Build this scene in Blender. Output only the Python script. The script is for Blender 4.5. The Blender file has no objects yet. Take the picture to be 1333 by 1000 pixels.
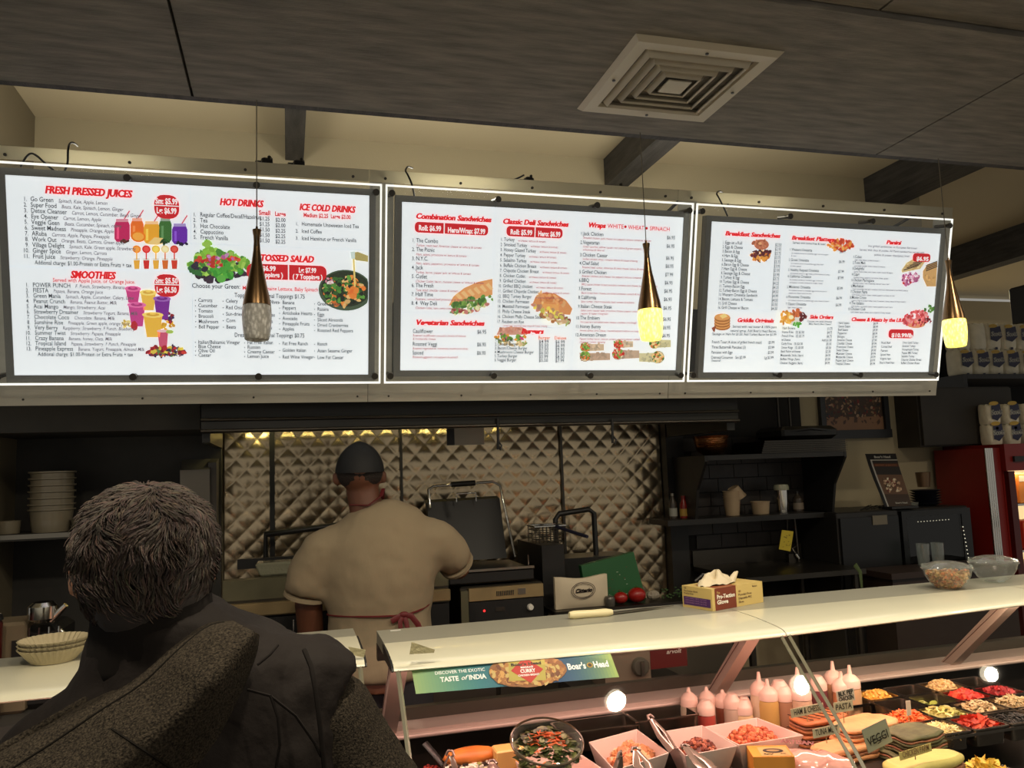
import bpy, bmesh, math, random
import numpy as np
from mathutils import Vector, Matrix, noise
random.seed(7)
PI = math.pi
SC = bpy.context.scene
COL = SC.collection
R_ = math.radians

# ------------------------------------------------------------------ camera
F_PX, YAW, PITCH, ROLL = 1046.0, R_(15.7), R_(6.15), R_(2.05)
CAM = Vector((0, 0, 1.65))
_f0 = Vector((math.sin(YAW), math.cos(YAW), 0)); _r0 = Vector((math.cos(YAW), -math.sin(YAW), 0))
FW = _f0*math.cos(PITCH) + Vector((0, 0, math.sin(PITCH)))
_u0 = _r0.cross(FW)
RT = math.cos(ROLL)*_r0 - math.sin(ROLL)*_u0
UP = math.sin(ROLL)*_r0 + math.cos(ROLL)*_u0
cd = bpy.data.cameras.new('camera'); cam = bpy.data.objects.new('camera', cd); COL.objects.link(cam)
cd.sensor_width = 36; cd.sensor_fit = 'HORIZONTAL'; cd.lens = 36*F_PX/1333; cd.clip_start = .02
cam.matrix_world = Matrix(((RT.x, UP.x, -FW.x, CAM.x), (RT.y, UP.y, -FW.y, CAM.y), (RT.z, UP.z, -FW.z, CAM.z), (0, 0, 0, 1)))
SC.camera = cam

# ------------------------------------------------------------------ world, exposure, lights
SC.view_settings.view_transform = 'Standard'; SC.view_settings.look = 'None'
SC.view_settings.gamma = 1; SC.view_settings.use_curve_mapping = False
SC.view_settings.exposure = 0.0
wd = bpy.data.worlds.new('room_ambient'); SC.world = wd; wd.use_nodes = True
wd.node_tree.nodes['Background'].inputs[0].default_value = (.94, .90, .81, 1)
wd.node_tree.nodes['Background'].inputs[1].default_value = .31

def light(name, kind, loc, energy, color, size=.2, sy=None, rot=(0, 0, 0), spread=None):
    l = bpy.data.lights.new(name, kind); l.energy = energy; l.color = color
    if kind == 'AREA':
        l.size = size
        if sy: l.shape = 'RECTANGLE'; l.size_y = sy
        else: l.shape = 'DISK'
        if spread: l.spread = spread
    elif kind in ('POINT', 'SPOT'): l.shadow_soft_size = size
    o = bpy.data.objects.new(name, l); COL.objects.link(o); o.location = loc; o.rotation_euler = rot
    return o
WARM = (1, .80, .52)
# downlights in the customer side ceiling (their fixtures are built further down; the last pair is added fill)
DOWNLIGHTS = [(1.30, 1.50), (2.51, 1.50), (3.9, 1.60), (.2, 1.1), (-.6, 1.0), (1.2, -.3), (2.6, -.4), (.2, -1.2)]
for x, y in DOWNLIGHTS:
    light('downlight', 'AREA', (x, y, 2.785), 15, (1, .86, .66), .09, spread=R_(150))
# pink tinted lamps inside the deli cases, under the lip
light('case_lamp', 'AREA', (1.00, 2.16, 1.145), 6.5, (1, .56, .46), 1.5, .03, (R_(6), 0, 0))
light('case_lamp', 'AREA', (2.45, 2.20, 1.145), 6.0, (1, .70, .50), 1.6, .03, (R_(6), 0, 0))
light('case_lamp', 'AREA', (-.5, 2.30, 1.145), 3, (1, .62, .52), 1.3, .03, (R_(6), 0, 0))
# led strips behind the menu boards, throwing light up the wall
for x, e in ((-.62, 3.4), (.66, 3.4), (1.1, .5), (1.92, 3.0), (2.5, .9)):
    light('sign_back_strip', 'AREA', (x, 3.16, 2.66), e*.6, (1, .94, .80), .45, .04, (R_(120), 0, 0))
    light('sign_back_strip', 'AREA', (x, 3.10, 2.66), e*.9, (1, .94, .82), .45, .04, (R_(165), 0, 0))
# strip lamps under the exhaust hood
light('hood_lamp', 'AREA', (.45, 3.86, 1.90), 2.4, (1, .86, .36), 1.3, .03, (R_(20), 0, 0))
for x, e in ((-.62, .55), (.62, .8), (1.90, .55)):
    light('sign_rail_strip', 'AREA', (x, 3.06, 2.77), e, (1, .95, .78), .34, .03, (R_(-90), 0, 0))
light('far_room_fill', 'AREA', (6.2, 5.9, 3.1), 60, (1, .84, .60), .4, .4)  # added fill that brightens the far wall and ceiling, no visible fixture
light('fridge_lamp', 'AREA', (4.05, 3.75, 1.55), 1.2, (1, .82, .55), .2, .2)

# ------------------------------------------------------------------ helpers
def at(px, py, X=None, Y=None, Z=None):
    d = FW + RT*((px-666.5)/F_PX) - UP*((py-500)/F_PX)
    t = (X-CAM.x)/d.x if X is not None else (Y-CAM.y)/d.y if Y is not None else (Z-CAM.z)/d.z
    return CAM + d*t
def lin(c):
    return tuple(((v/255)/12.92 if v/255 <= .04045 else ((v/255+.055)/1.055)**2.4) for v in c)
_M = {}
def mat(name, c, rough=.6, metal=0, var=0, vscale=8, bump=0, bscale=40, coat=0, spec=.5, stretch=(1, 1, 1), alpha=None, emit=0, trans=0, c2=None, sheen=0):
    if name in _M: return _M[name]
    m = bpy.data.materials.new(name); m.use_nodes = True; nt = m.node_tree; b = nt.nodes['Principled BSDF']
    col = lin(c)
    b.inputs['Base Color'].default_value = (*col, 1); b.inputs['Roughness'].default_value = rough
    b.inputs['Metallic'].default_value = metal; b.inputs['Coat Weight'].default_value = coat
    b.inputs['Specular IOR Level'].default_value = spec; b.inputs['Sheen Weight'].default_value = sheen
    if trans: b.inputs['Transmission Weight'].default_value = trans
    if emit: b.inputs['Emission Color'].default_value = (*col, 1); b.inputs['Emission Strength'].default_value = emit
    if alpha is not None: b.inputs['Alpha'].default_value = alpha
    if var or bump:
        tc = nt.nodes.new('ShaderNodeTexCoord'); mp = nt.nodes.new('ShaderNodeMapping'); mp.inputs['Scale'].default_value = stretch
        nt.links.new(tc.outputs['Object'], mp.inputs[0])
    if var:
        n = nt.nodes.new('ShaderNodeTexNoise'); n.inputs['Scale'].default_value = vscale; n.inputs['Detail'].default_value = 5
        nt.links.new(mp.outputs[0], n.inputs['Vector'])
        r = nt.nodes.new('ShaderNodeValToRGB')
        d = lin(c2) if c2 else tuple(v*(1-var) for v in col); u = tuple(min(1, v*(1+var)) for v in col)
        r.color_ramp.elements[0].position = .32; r.color_ramp.elements[0].color = (*d, 1)
        r.color_ramp.elements[1].position = .68; r.color_ramp.elements[1].color = (*(col if c2 else u), 1)
        nt.links.new(n.outputs['Fac'], r.inputs[0]); nt.links.new(r.outputs[0], b.inputs['Base Color'])
    if bump:
        n2 = nt.nodes.new('ShaderNodeTexNoise'); n2.inputs['Scale'].default_value = bscale; n2.inputs['Detail'].default_value = 4
        nt.links.new(mp.outputs[0], n2.inputs['Vector'])
        bp = nt.nodes.new('ShaderNodeBump'); bp.inputs['Strength'].default_value = bump; bp.inputs['Distance'].default_value = .01
        nt.links.new(n2.outputs['Fac'], bp.inputs['Height']); nt.links.new(bp.outputs[0], b.inputs['Normal'])
    _M[name] = m; return m
def glassmat(name, tint=(1, 1, 1), refl=1.0, rough=.02, extra=0.0, hazecol=(.8, .8, .75)):
    """thin clear sheet: transparent + fresnel gloss (+ a little diffuse haze)"""
    if name in _M: return _M[name]
    m = bpy.data.materials.new(name); m.use_nodes = True; nt = m.node_tree; nt.nodes.clear()
    o = nt.nodes.new('ShaderNodeOutputMaterial'); t = nt.nodes.new('ShaderNodeBsdfTransparent'); t.inputs[0].default_value = (*tint, 1)
    g = nt.nodes.new('ShaderNodeBsdfGlossy'); g.inputs['Roughness'].default_value = rough; g.inputs[0].default_value = (refl, refl, refl, 1)
    f = nt.nodes.new('ShaderNodeFresnel'); ge = nt.nodes.new('ShaderNodeNewGeometry'); mr = nt.nodes.new('ShaderNodeMapRange')
    mr.inputs['To Min'].default_value = 1.45; mr.inputs['To Max'].default_value = 1/1.45
    nt.links.new(ge.outputs['Backfacing'], mr.inputs['Value']); nt.links.new(mr.outputs[0], f.inputs[0])
    mx = nt.nodes.new('ShaderNodeMixShader'); nt.links.new(f.outputs[0], mx.inputs[0]); nt.links.new(t.outputs[0], mx.inputs[1]); nt.links.new(g.outputs[0], mx.inputs[2])
    last = mx
    if extra:
        d = nt.nodes.new('ShaderNodeBsdfDiffuse'); d.inputs[0].default_value = (*hazecol, 1)
        m2 = nt.nodes.new('ShaderNodeMixShader'); m2.inputs[0].default_value = extra
        nt.links.new(mx.outputs[0], m2.inputs[1]); nt.links.new(d.outputs[0], m2.inputs[2]); last = m2
    nt.links.new(last.outputs[0], o.inputs[0]); _M[name] = m; return m
def printmat(name, strength):
    """ink on a backlit or plain sheet, colours from the colour attribute 'ink'"""
    if name in _M: return _M[name]
    m = bpy.data.materials.new(name); m.use_nodes = True; nt = m.node_tree; b = nt.nodes['Principled BSDF']
    a = nt.nodes.new('ShaderNodeAttribute'); a.attribute_name = 'ink'
    nt.links.new(a.outputs['Color'], b.inputs['Base Color']); b.inputs['Roughness'].default_value = .5
    if strength:
        b.inputs['Specular IOR Level'].default_value = .1
        nt.links.new(a.outputs['Color'], b.inputs['Emission Color']); b.inputs['Emission Strength'].default_value = strength
    _M[name] = m; return m

class MB:
    def __init__(s): s.v = []; s.f = []; s.c = []; s.cur = None
    def add(s, vs, fs):
        o = len(s.v); s.v += [Vector(v) for v in vs]; s.f += [tuple(i+o for i in f) for f in fs]
        if s.cur is not None: s.c += [s.cur]*len(fs)
        return s
    def box(s, c, d, rz=0, rx=0, ry=0, taper=1, bev=0):
        M = Matrix.Translation(c) @ Matrix.Rotation(rz, 4, 'Z') @ Matrix.Rotation(ry, 4, 'Y') @ Matrix.Rotation(rx, 4, 'X')
        hx, hy, hz = d[0]/2, d[1]/2, d[2]/2
        if not bev:
            P = [(-hx*taper, -hy*taper, -hz), (hx*taper, -hy*taper, -hz), (hx*taper, hy*taper, -hz), (-hx*taper, hy*taper, -hz), (-hx, -hy, hz), (hx, -hy, hz), (hx, hy, hz), (-hx, hy, hz)]
            return s.add([M @ Vector(p) for p in P], [(0, 3, 2, 1), (4, 5, 6, 7), (0, 1, 5, 4), (1, 2, 6, 5), (2, 3, 7, 6), (3, 0, 4, 7)])
        b = min(bev, hx*.9, hy*.9, hz*.9); P = []; 
        for z, k in ((-hz, b), (-hz+b, 0), (hz-b, 0), (hz, b)):
            t = taper if z < 0 else 1
            X, Y = (hx*t-k, hy*t-k); e = b*.6
            P += [(-X+e, -Y, z), (X-e, -Y, z), (X, -Y+e, z), (X, Y-e, z), (X-e, Y, z), (-X+e, Y, z), (-X, Y-e, z), (-X, -Y+e, z)]
        F = [tuple(range(7, -1, -1)), tuple(range(24, 32))]
        for r in range(3):
            for i in range(8): F.append((r*8+i, r*8+(i+1) % 8, r*8+8+(i+1) % 8, r*8+8+i))
        return s.add([M @ Vector(p) for p in P], F)
    def b2(s, x0, x1, y0, y1, z0, z1, bev=0): return s.box(((x0+x1)/2, (y0+y1)/2, (z0+z1)/2), (abs(x1-x0), abs(y1-y0), abs(z1-z0)), bev=bev)
    def lathe(s, prof, c=(0, 0, 0), n=24, M=None, sx=1, sy=1):
        """prof: list of (radius, z)"""
        P = []; c = Vector(c)
        for r, z in prof:
            for i in range(n):
                a = 2*PI*i/n; p = Vector((r*sx*math.cos(a), r*sy*math.sin(a), z))
                P.append((M @ p if M else p)+c)
        F = []
        for k in range(len(prof)-1):
            for i in range(n): F.append((k*n+i, k*n+(i+1) % n, (k+1)*n+(i+1) % n, (k+1)*n+i))
        if prof[0][0] > 1e-6: F.append(tuple(range(n-1, -1, -1)))
        if prof[-1][0] > 1e-6: F.append(tuple(range((len(prof)-1)*n, len(prof)*n)))
        return s.add(P, F)
    def shell(s, prof, c=(0, 0, 0), n=24, M=None, sx=1, sy=1):
        """open lathe without caps"""
        k0 = len(s.f); s.lathe(prof, c, n, M, sx, sy)
        s.f = [f for i, f in enumerate(s.f) if i < k0 or len(f) <= 4]; return s
    def tube(s, path, r, n=8, sy=1, up=None):
        path = [Vector(p) for p in path]; m = len(path); rr = r if isinstance(r, (list, tuple)) else [r]*m; P = []; prev = None
        for i, p in enumerate(path):
            t = (path[min(i+1, m-1)]-path[max(i-1, 0)]).normalized()
            if prev is None:
                a = Vector(up) if up else (Vector((0, 0, 1)) if abs(t.z) < .9 else Vector((1, 0, 0)))
            else: a = prev
            u = (a-t*a.dot(t)).normalized(); w = t.cross(u); prev = u
            q = rr[i]; q = q if isinstance(q, tuple) else (q, q*sy)
            for k in range(n):
                g = 2*PI*k/n; P.append(p+u*(math.cos(g)*q[0])+w*(math.sin(g)*q[1]))
        F = [tuple(range(n-1, -1, -1)), tuple(range((m-1)*n, m*n))]
        for i in range(m-1):
            for k in range(n): F.append((i*n+k, i*n+(k+1) % n, (i+1)*n+(k+1) % n, (i+1)*n+k))
        return s.add(P, F)
    def ball(s, c, r, n=10, m=6, sz=(1, 1, 1), M=None):
        P = [(0, 0, -1)]; 
        for j in range(1, m):
            a = -PI/2+PI*j/m
            for i in range(n): P.append((math.cos(a)*math.cos(2*PI*i/n), math.cos(a)*math.sin(2*PI*i/n), math.sin(a)))
        P.append((0, 0, 1)); c = Vector(c); Q = []
        for p in P:
            p = Vector((p[0]*r*sz[0], p[1]*r*sz[1], p[2]*r*sz[2])); Q.append((M @ p if M else p)+c)
        F = [(0, 1+(i+1) % n, 1+i) for i in range(n)]
        for j in range(m-2):
            for i in range(n): F.append((1+j*n+i, 1+j*n+(i+1) % n, 1+(j+1)*n+(i+1) % n, 1+(j+1)*n+i))
        l = len(P)-1; F += [(l, 1+(m-2)*n+i, 1+(m-2)*n+(i+1) % n) for i in range(n)]
        return s.add(Q, F)
    def grid(s, fn, nu, nv):
        P = [fn(i/nu, j/nv) for j in range(nv+1) for i in range(nu+1)]; w = nu+1
        return s.add(P, [(j*w+i, j*w+i+1, (j+1)*w+i+1, (j+1)*w+i) for j in range(nv) for i in range(nu)])
    def extr(s, pts, a, b):
        """closed polygon pts (3d) swept from offset a to offset b"""
        n = len(pts); a = Vector(a); b = Vector(b)
        P = [Vector(p)+a for p in pts]+[Vector(p)+b for p in pts]
        return s.add(P, [tuple(range(n-1, -1, -1)), tuple(range(n, 2*n))]+[(i, (i+1) % n, n+(i+1) % n, n+i) for i in range(n)])
def build(name, mb, m, parent=None, smooth=None, label=None, origin=None, kind=None, fix=True):
    o0 = Vector(origin) if origin is not None else Vector((0, 0, 0))
    if parent is not None and parent.get('_w'): o0 = Vector(parent['_o'])
    me = bpy.data.meshes.new(name); me.from_pydata([tuple(v-o0) for v in mb.v], [], mb.f)
    if mb.c:
        ca = me.color_attributes.new('ink', 'FLOAT_COLOR', 'CORNER'); arr = []
        for f, c in zip(mb.f, mb.c): arr += [c[0], c[1], c[2], 1.0]*len(f)
        ca.data.foreach_set('color', arr)
    if fix and not mb.c:
        bm = bmesh.new(); bm.from_mesh(me); bmesh.ops.recalc_face_normals(bm, faces=bm.faces); bm.to_mesh(me); bm.free()
    if smooth:
        for p in me.polygons: p.use_smooth = True
        try: me.set_sharp_from_angle(angle=R_(smooth))
        except Exception: pass
    me.materials.append(m)
    o = bpy.data.objects.new(name, me); COL.objects.link(o)
    if parent is not None: o.parent = parent
    elif origin is not None: o.location = o0
    if label: o['label'] = label
    if kind: o['kind'] = kind
    return o
def thing(name, label, cat, loc=(0, 0, 0), group=None, world=True, rz=0):
    o = bpy.data.objects.new(name, None); COL.objects.link(o); o.location = loc; o.rotation_euler[2] = rz
    o.empty_display_size = .05
    o['label'] = label; o['category'] = cat
    if group: o['group'] = group
    if world: o['_w'] = 1; o['_o'] = tuple(loc)
    return o
def tag(o, label, cat, group=None, kind=None):
    o['label'] = label; o['category'] = cat
    if group: o['group'] = group
    if kind: o['kind'] = kind
    return o
def struct(name, mb, m, smooth=None):
    o = build(name, mb, m, smooth=smooth); o['kind'] = 'structure'; return o
def dup(root, loc, rz=None, label=None, group=None, mats=None):
    r = root.copy(); COL.objects.link(r); r.location = loc
    if rz is not None: r.rotation_euler[2] = rz
    if label: r['label'] = label
    if group: r['group'] = group
    for ch in list(root.children):
        c = ch.copy(); COL.objects.link(c); c.parent = r
        for g in ch.children:
            d = g.copy(); COL.objects.link(d); d.parent = c
        if mats and ch.name.split('.')[0] in mats:
            c.material_slots[0].link = 'OBJECT'; c.material_slots[0].material = mats[ch.name.split('.')[0]]
    return r
def bevel(o, w=.003, seg=2):
    md = o.modifiers.new('bevel', 'BEVEL'); md.width = w; md.segments = seg; md.limit_method = 'ANGLE'; md.angle_limit = R_(35)
    return o

# ------------------------------------------------------------------ lettering: outlines of the built-in font, laid out flat
_G = {}
def glyphs(bold):
    chars = "ABCDEFGHIJKLMNOPQRSTUVWXYZabcdefghijklmnopqrstuvwxyz0123456789.,:;$/&()-+%'*! "
    cu = bpy.data.curves.new('lettering', 'FONT'); ob = bpy.data.objects.new('lettering', cu); COL.objects.link(ob)
    cu.resolution_u = 2; cu.fill_mode = 'FRONT'; cu.offset = .034 if bold else .013
    def ev(t):
        cu.body = t; dg = bpy.context.evaluated_depsgraph_get(); dg.update()
        me = ob.evaluated_get(dg).to_mesh(); v = [(p.co.x, p.co.y) for p in me.vertices]; f = [tuple(p.vertices) for p in me.polygons]
        ob.evaluated_get(dg).to_mesh_clear(); return v, f
    base, _ = ev('HH'); bw = max(x for x, y in base)
    for ch in chars:
        v2, _ = ev('H'+ch+'H'); adv = max(x for x, y in v2)-bw
        v, f = ev(ch) if ch != ' ' else ([], [])
        _G[(ch, bold)] = (v, f, adv)
    hv, _ = ev('H'); _G['cap'] = max(y for x, y in hv)
    bpy.data.objects.remove(ob); bpy.data.curves.remove(cu)
glyphs(False); glyphs(True)
CAP = _G['cap']
def txt_w(t, bold=False): return sum(_G.get((c, bold), ((), (), .5))[2] for c in t)/CAP
def text(mb, t, x, y, h, frame, z, col, wf=1.0, bold=False, ital=0, fit=None, align='l'):
    """write t into mb; frame = (origin, ex, ey, en); x, y baseline start, h cap height; returns end x"""
    O, ex, ey, en = frame; w = txt_w(t, bold)*h
    if fit: wf = fit/max(w, 1e-6)
    if align == 'c': x -= w*wf/2
    if align == 'r': x -= w*wf
    s = h/CAP; mb.cur = col; V = []; F = []; x0_ = x
    for ch in t:
        g = _G.get((ch, bold))
        if not g: x += .4*s*wf; continue
        o = len(V)
        for a, b in g[0]: V.append(O+ex*(x+(a+b*ital)*s*wf)+ey*(y+b*s)+en*z)
        F += [tuple(i+o for i in f) for f in g[1]]
        x += g[2]*s*wf
    mb.add(V, F)
    if bold and h > .0055 and ital: mb.add([v+ex*(.10*h*max(.6, wf)) for v in V], F)
    return x
def poly(mb, pts, frame, z, col):
    O, ex, ey, en = frame; mb.cur = col
    mb.add([O+ex*a+ey*b+en*z for a, b in pts], [tuple(range(len(pts)))])
def rrect(x0, y0, x1, y1, r, n=4):
    P = []
    for cx, cy, a0 in ((x1-r, y1-r, 0), (x0+r, y1-r, PI/2), (x0+r, y0+r, PI), (x1-r, y0+r, 1.5*PI)):
        for i in range(n+1): P.append((cx+r*math.cos(a0+PI/2*i/n), cy+r*math.sin(a0+PI/2*i/n)))
    return P
def ell(cx, cy, rx, ry, n=16, rot=0, jit=0):
    P = []
    for i in range(n):
        a = 2*PI*i/n; k = 1+random.uniform(-jit, jit); u, v = rx*k*math.cos(a), ry*k*math.sin(a)
        P.append((cx+u*math.cos(rot)-v*math.sin(rot), cy+u*math.sin(rot)+v*math.cos(rot)))
    return P
# ------------------------------------------------------------------ materials
WOOD = mat('weathered_grey_plywood', (118, 112, 102), .75, var=.30, vscale=5, bump=.35, bscale=30, stretch=(1.2, 7, 7))
JOIST = mat('dark_grey_joist', (62, 59, 56), .7, var=.35, vscale=6, bump=.5, bscale=40, stretch=(8, 1, 8))
CREAM = mat('cream_wall_paint', (176, 164, 134), .8, bump=.12, bscale=160)
CREAMC = mat('cream_ceiling_paint', (196, 182, 150), .8, bump=.1, bscale=120)
BLACK = mat('black_painted_metal', (27, 26, 25), .45, bump=.05)
DARK = mat('dark_wall_paint', (66, 64, 60), .7, var=.3, vscale=3)
STEEL = mat('brushed_steel', (150, 144, 132), .34, 1, bump=.04, bscale=60, stretch=(1, 30, 30))
STEELD = mat('dark_steel', (84, 80, 74), .38, 1, bump=.04, bscale=60, stretch=(1, 30, 30))
CHROME = mat('chrome', (215, 212, 205), .12, 1)
ALU = mat('grey_aluminium_box_frame', (128, 126, 120), .5, .6, bump=.03)
RAILM = mat('satin_sheet_steel', (196, 190, 174), .42, .45, var=.08, vscale=3, bump=.05, bscale=30, stretch=(1, 8, 8))
RED = mat('red_enamel', (120, 22, 16), .4)
WHITEP = mat('white_plastic', (225, 222, 212), .45)
TILE = mat('floor_tile', (92, 84, 74), .5, var=.2, vscale=4)

# ------------------------------------------------------------------ the setting
struct('floor', MB().b2(-3.2, 7, -2.5, 7.2, -.05, 0), TILE)
YB = 4.05
struct('wall_back', MB().b2(-1.13, 3.86, YB, YB+.12, 0, 3.375), CREAM)
struct('wall_left', MB().b2(-1.25, -1.13, 3.45, YB+.12, 0, 3.375), mat('dim_olive_paint', (120, 110, 88), .8))
struct('wall_far', MB().b2(3.2, 9.4, 6.9, 7.0, 0, 3.3), CREAM)
struct('ceiling_kitchen', MB().b2(-3.2, 9.4, 2.50, 7.1, 3.375, 3.43), CREAMC)
# the low plywood soffit over the customers: single sheets with open joints
xs = [-3.2, -1.50, -.27, .95-1.22*0+.60, 2.40, 3.62, 5.6]
sof = MB().b2(-3.2, 6, -2.5, 2.47, 2.83, 2.87)
soffit = struct('ceiling_soffit', sof, WOOD)
sheet_edges = [-3.2, -1.5, -.27, 2.17, 4.6, 6.0]
for i in range(len(sheet_edges)-1):
    o = build('plywood_sheet', MB().b2(sheet_edges[i]+.004, sheet_edges[i+1]-.004, 1.655, 2.466, 2.80, 2.829), WOOD, soffit)
for i, e in enumerate([-3.2, -.9, 1.5, 3.9, 6.0]):
    if i < 4: build('plywood_sheet', MB().b2(e+.004, [-.9, 1.5, 3.9, 6.0][i]-.004, -2.5, 1.648, 2.815, 2.829), WOOD, soffit)
struct('trim_soffit_edge', MB().b2(-3.2, 6, 2.47, 2.50, 2.802, 3.375), JOIST)
def joist(x0, x1, z0):
    struct('trim_joist', MB().b2(x0, x1, 2.50, 6.9 if x0 > 3.8 else YB, z0, 3.374), JOIST)
joist(-.005, .085, 3.245); joist(1.72, 1.85, 3.215); joist(3.45, 3.64, 3.19); joist(5.36, 5.5, 3.13)

# air vent in the soffit
def vent():
    t = thing('ceiling_vent', 'square metal air vent with nested louvres set in the plywood ceiling', 'vent', (1.13, 2.09, 2.80))
    M = mat('vent_beige_metal', (196, 186, 164), .5, .1, bump=.03)
    def ring(m, h0, h1, z0, z1, th=.002):
        a = [(-h0, -h0), (h0, -h0), (h0, h0), (-h0, h0)]; b = [(-h1, -h1), (h1, -h1), (h1, h1), (-h1, h1)]
        V = [(1.13+x, 2.09+y, 2.80+z0) for x, y in a]+[(1.13+x, 2.09+y, 2.80+z1) for x, y in b]
        V += [(x, y, z+th) for x, y, z in V]
        F = []
        for i in range(4):
            j = (i+1) % 4; F += [(i, j, 4+j, 4+i), (8+i, 12+i, 12+j, 8+j), (i, 8+i, 8+j, j), (4+i, 4+j, 12+j, 12+i)]
        m.add(V, F)
    m = MB(); ring(m, .228, .215, -.001, -.014); ring(m, .215, .178, -.014, -.012); ring(m, .178, .172, -.012, .02)
    build('frame', m, M, t)
    for k in range(4):
        h = .155-.033*k; m = MB(); ring(m, h, h+.016, -.022+.001*k, .012); ring(m, h, h-.003, -.022+.001*k, -.016)
        build('louvre', m, M, t)
    m = MB().box((1.13, 2.09, 2.784), (.075, .075, .004)); build('centre_plate', m, M, t)
    build('duct', MB().b2(1.13-.17, 1.13+.17, 2.09-.17, 2.09+.17, 2.817, 2.822), mat('vent_duct', (66, 60, 52), .8), t)
    for dx, dy in ((.197, 0), (-.197, 0), (0, .197), (0, -.197)):
        build('screw', MB().lathe([(.005, -.003), (.005, 0)], (1.13+dx, 2.09+dy, 2.785), 8), STEELD, t)
vent()
# recessed downlights over the customer side, with the added rear fill pair
for i, (x, y) in enumerate(DOWNLIGHTS):
    z = 2.80 if y > 1.72 else 2.815
    t = thing('downlight', 'round recessed ceiling downlight ' + ['over the middle of the long case', 'over the topping pans', 'over the far right of the case', 'over the left end of the case', 'over the grey haired customer', 'behind the viewer in the middle', 'behind the viewer on the right, added as fill', 'farthest behind the viewer, added as fill'][i], 'ceiling light', (x, y, z), 'recessed downlights over the customer side')
    build('trim_ring', MB().shell([(.052, z), (.064, z-.004), (.064, z), (.052, z)], (x, y, 0), 24), WHITEP, t)
    build('lamp', MB().lathe([(.05, z-.003), (.05, z-.001)], (x, y, 0), 24), mat('downlight_glow', (255, 238, 205), emit=9), t)

# ------------------------------------------------------------------ menu boards
BO = Vector((0, 3.05, 2.0)); BX = Vector((1, 0, 0)); BYV = Vector((0, -.171, .712)).normalized(); BN = BX.cross(BYV)
def bl(px, py, off=0.0):
    """point of the board plane seen at a spot of the photograph, in board coordinates"""
    d = FW + RT*((px-666.5)/F_PX) - UP*((py-500)/F_PX); o = BO+BN*off
    t = (o-CAM).dot(BN)/d.dot(BN); p = CAM+d*t-o
    return p.dot(BX), p.dot(BYV)
def bw(a, b, off=0.0): return BO+BX*a+BYV*b+BN*off
def bbox(m, a0, a1, b0, b1, o0, o1):
    P = [bw(a, b, o) for o in (o0, o1) for a, b in ((a0, b0), (a1, b0), (a1, b1), (a0, b1))]
    m.add(P, [(0, 3, 2, 1), (4, 5, 6, 7), (0, 1, 5, 4), (1, 2, 6, 5), (2, 3, 7, 6), (3, 0, 4, 7)]); return m
PO = -.035                                  # the printed face sits behind the clear cover sheet
FR = (BO+BN*PO, BX, BYV, BN)
MPX = 2.95/F_PX
INK = printmat('backlit_print', .74)
EDGE = mat('lit_acrylic_edge', (250, 250, 240), emit=1.0)
CLEAR = glassmat('clear_acrylic', (.97, .98, .98), .8, .03, .02)
W_ = (.93, .97, 1.0)
TX, DS, RD, OR = lin((52, 54, 60)), lin((104, 96, 104)), lin((206, 26, 38)), lin((214, 96, 40))
RDS = lin((170, 96, 100)); GL = lin((185, 195, 205)); WT = (1, 1, 1)

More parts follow.
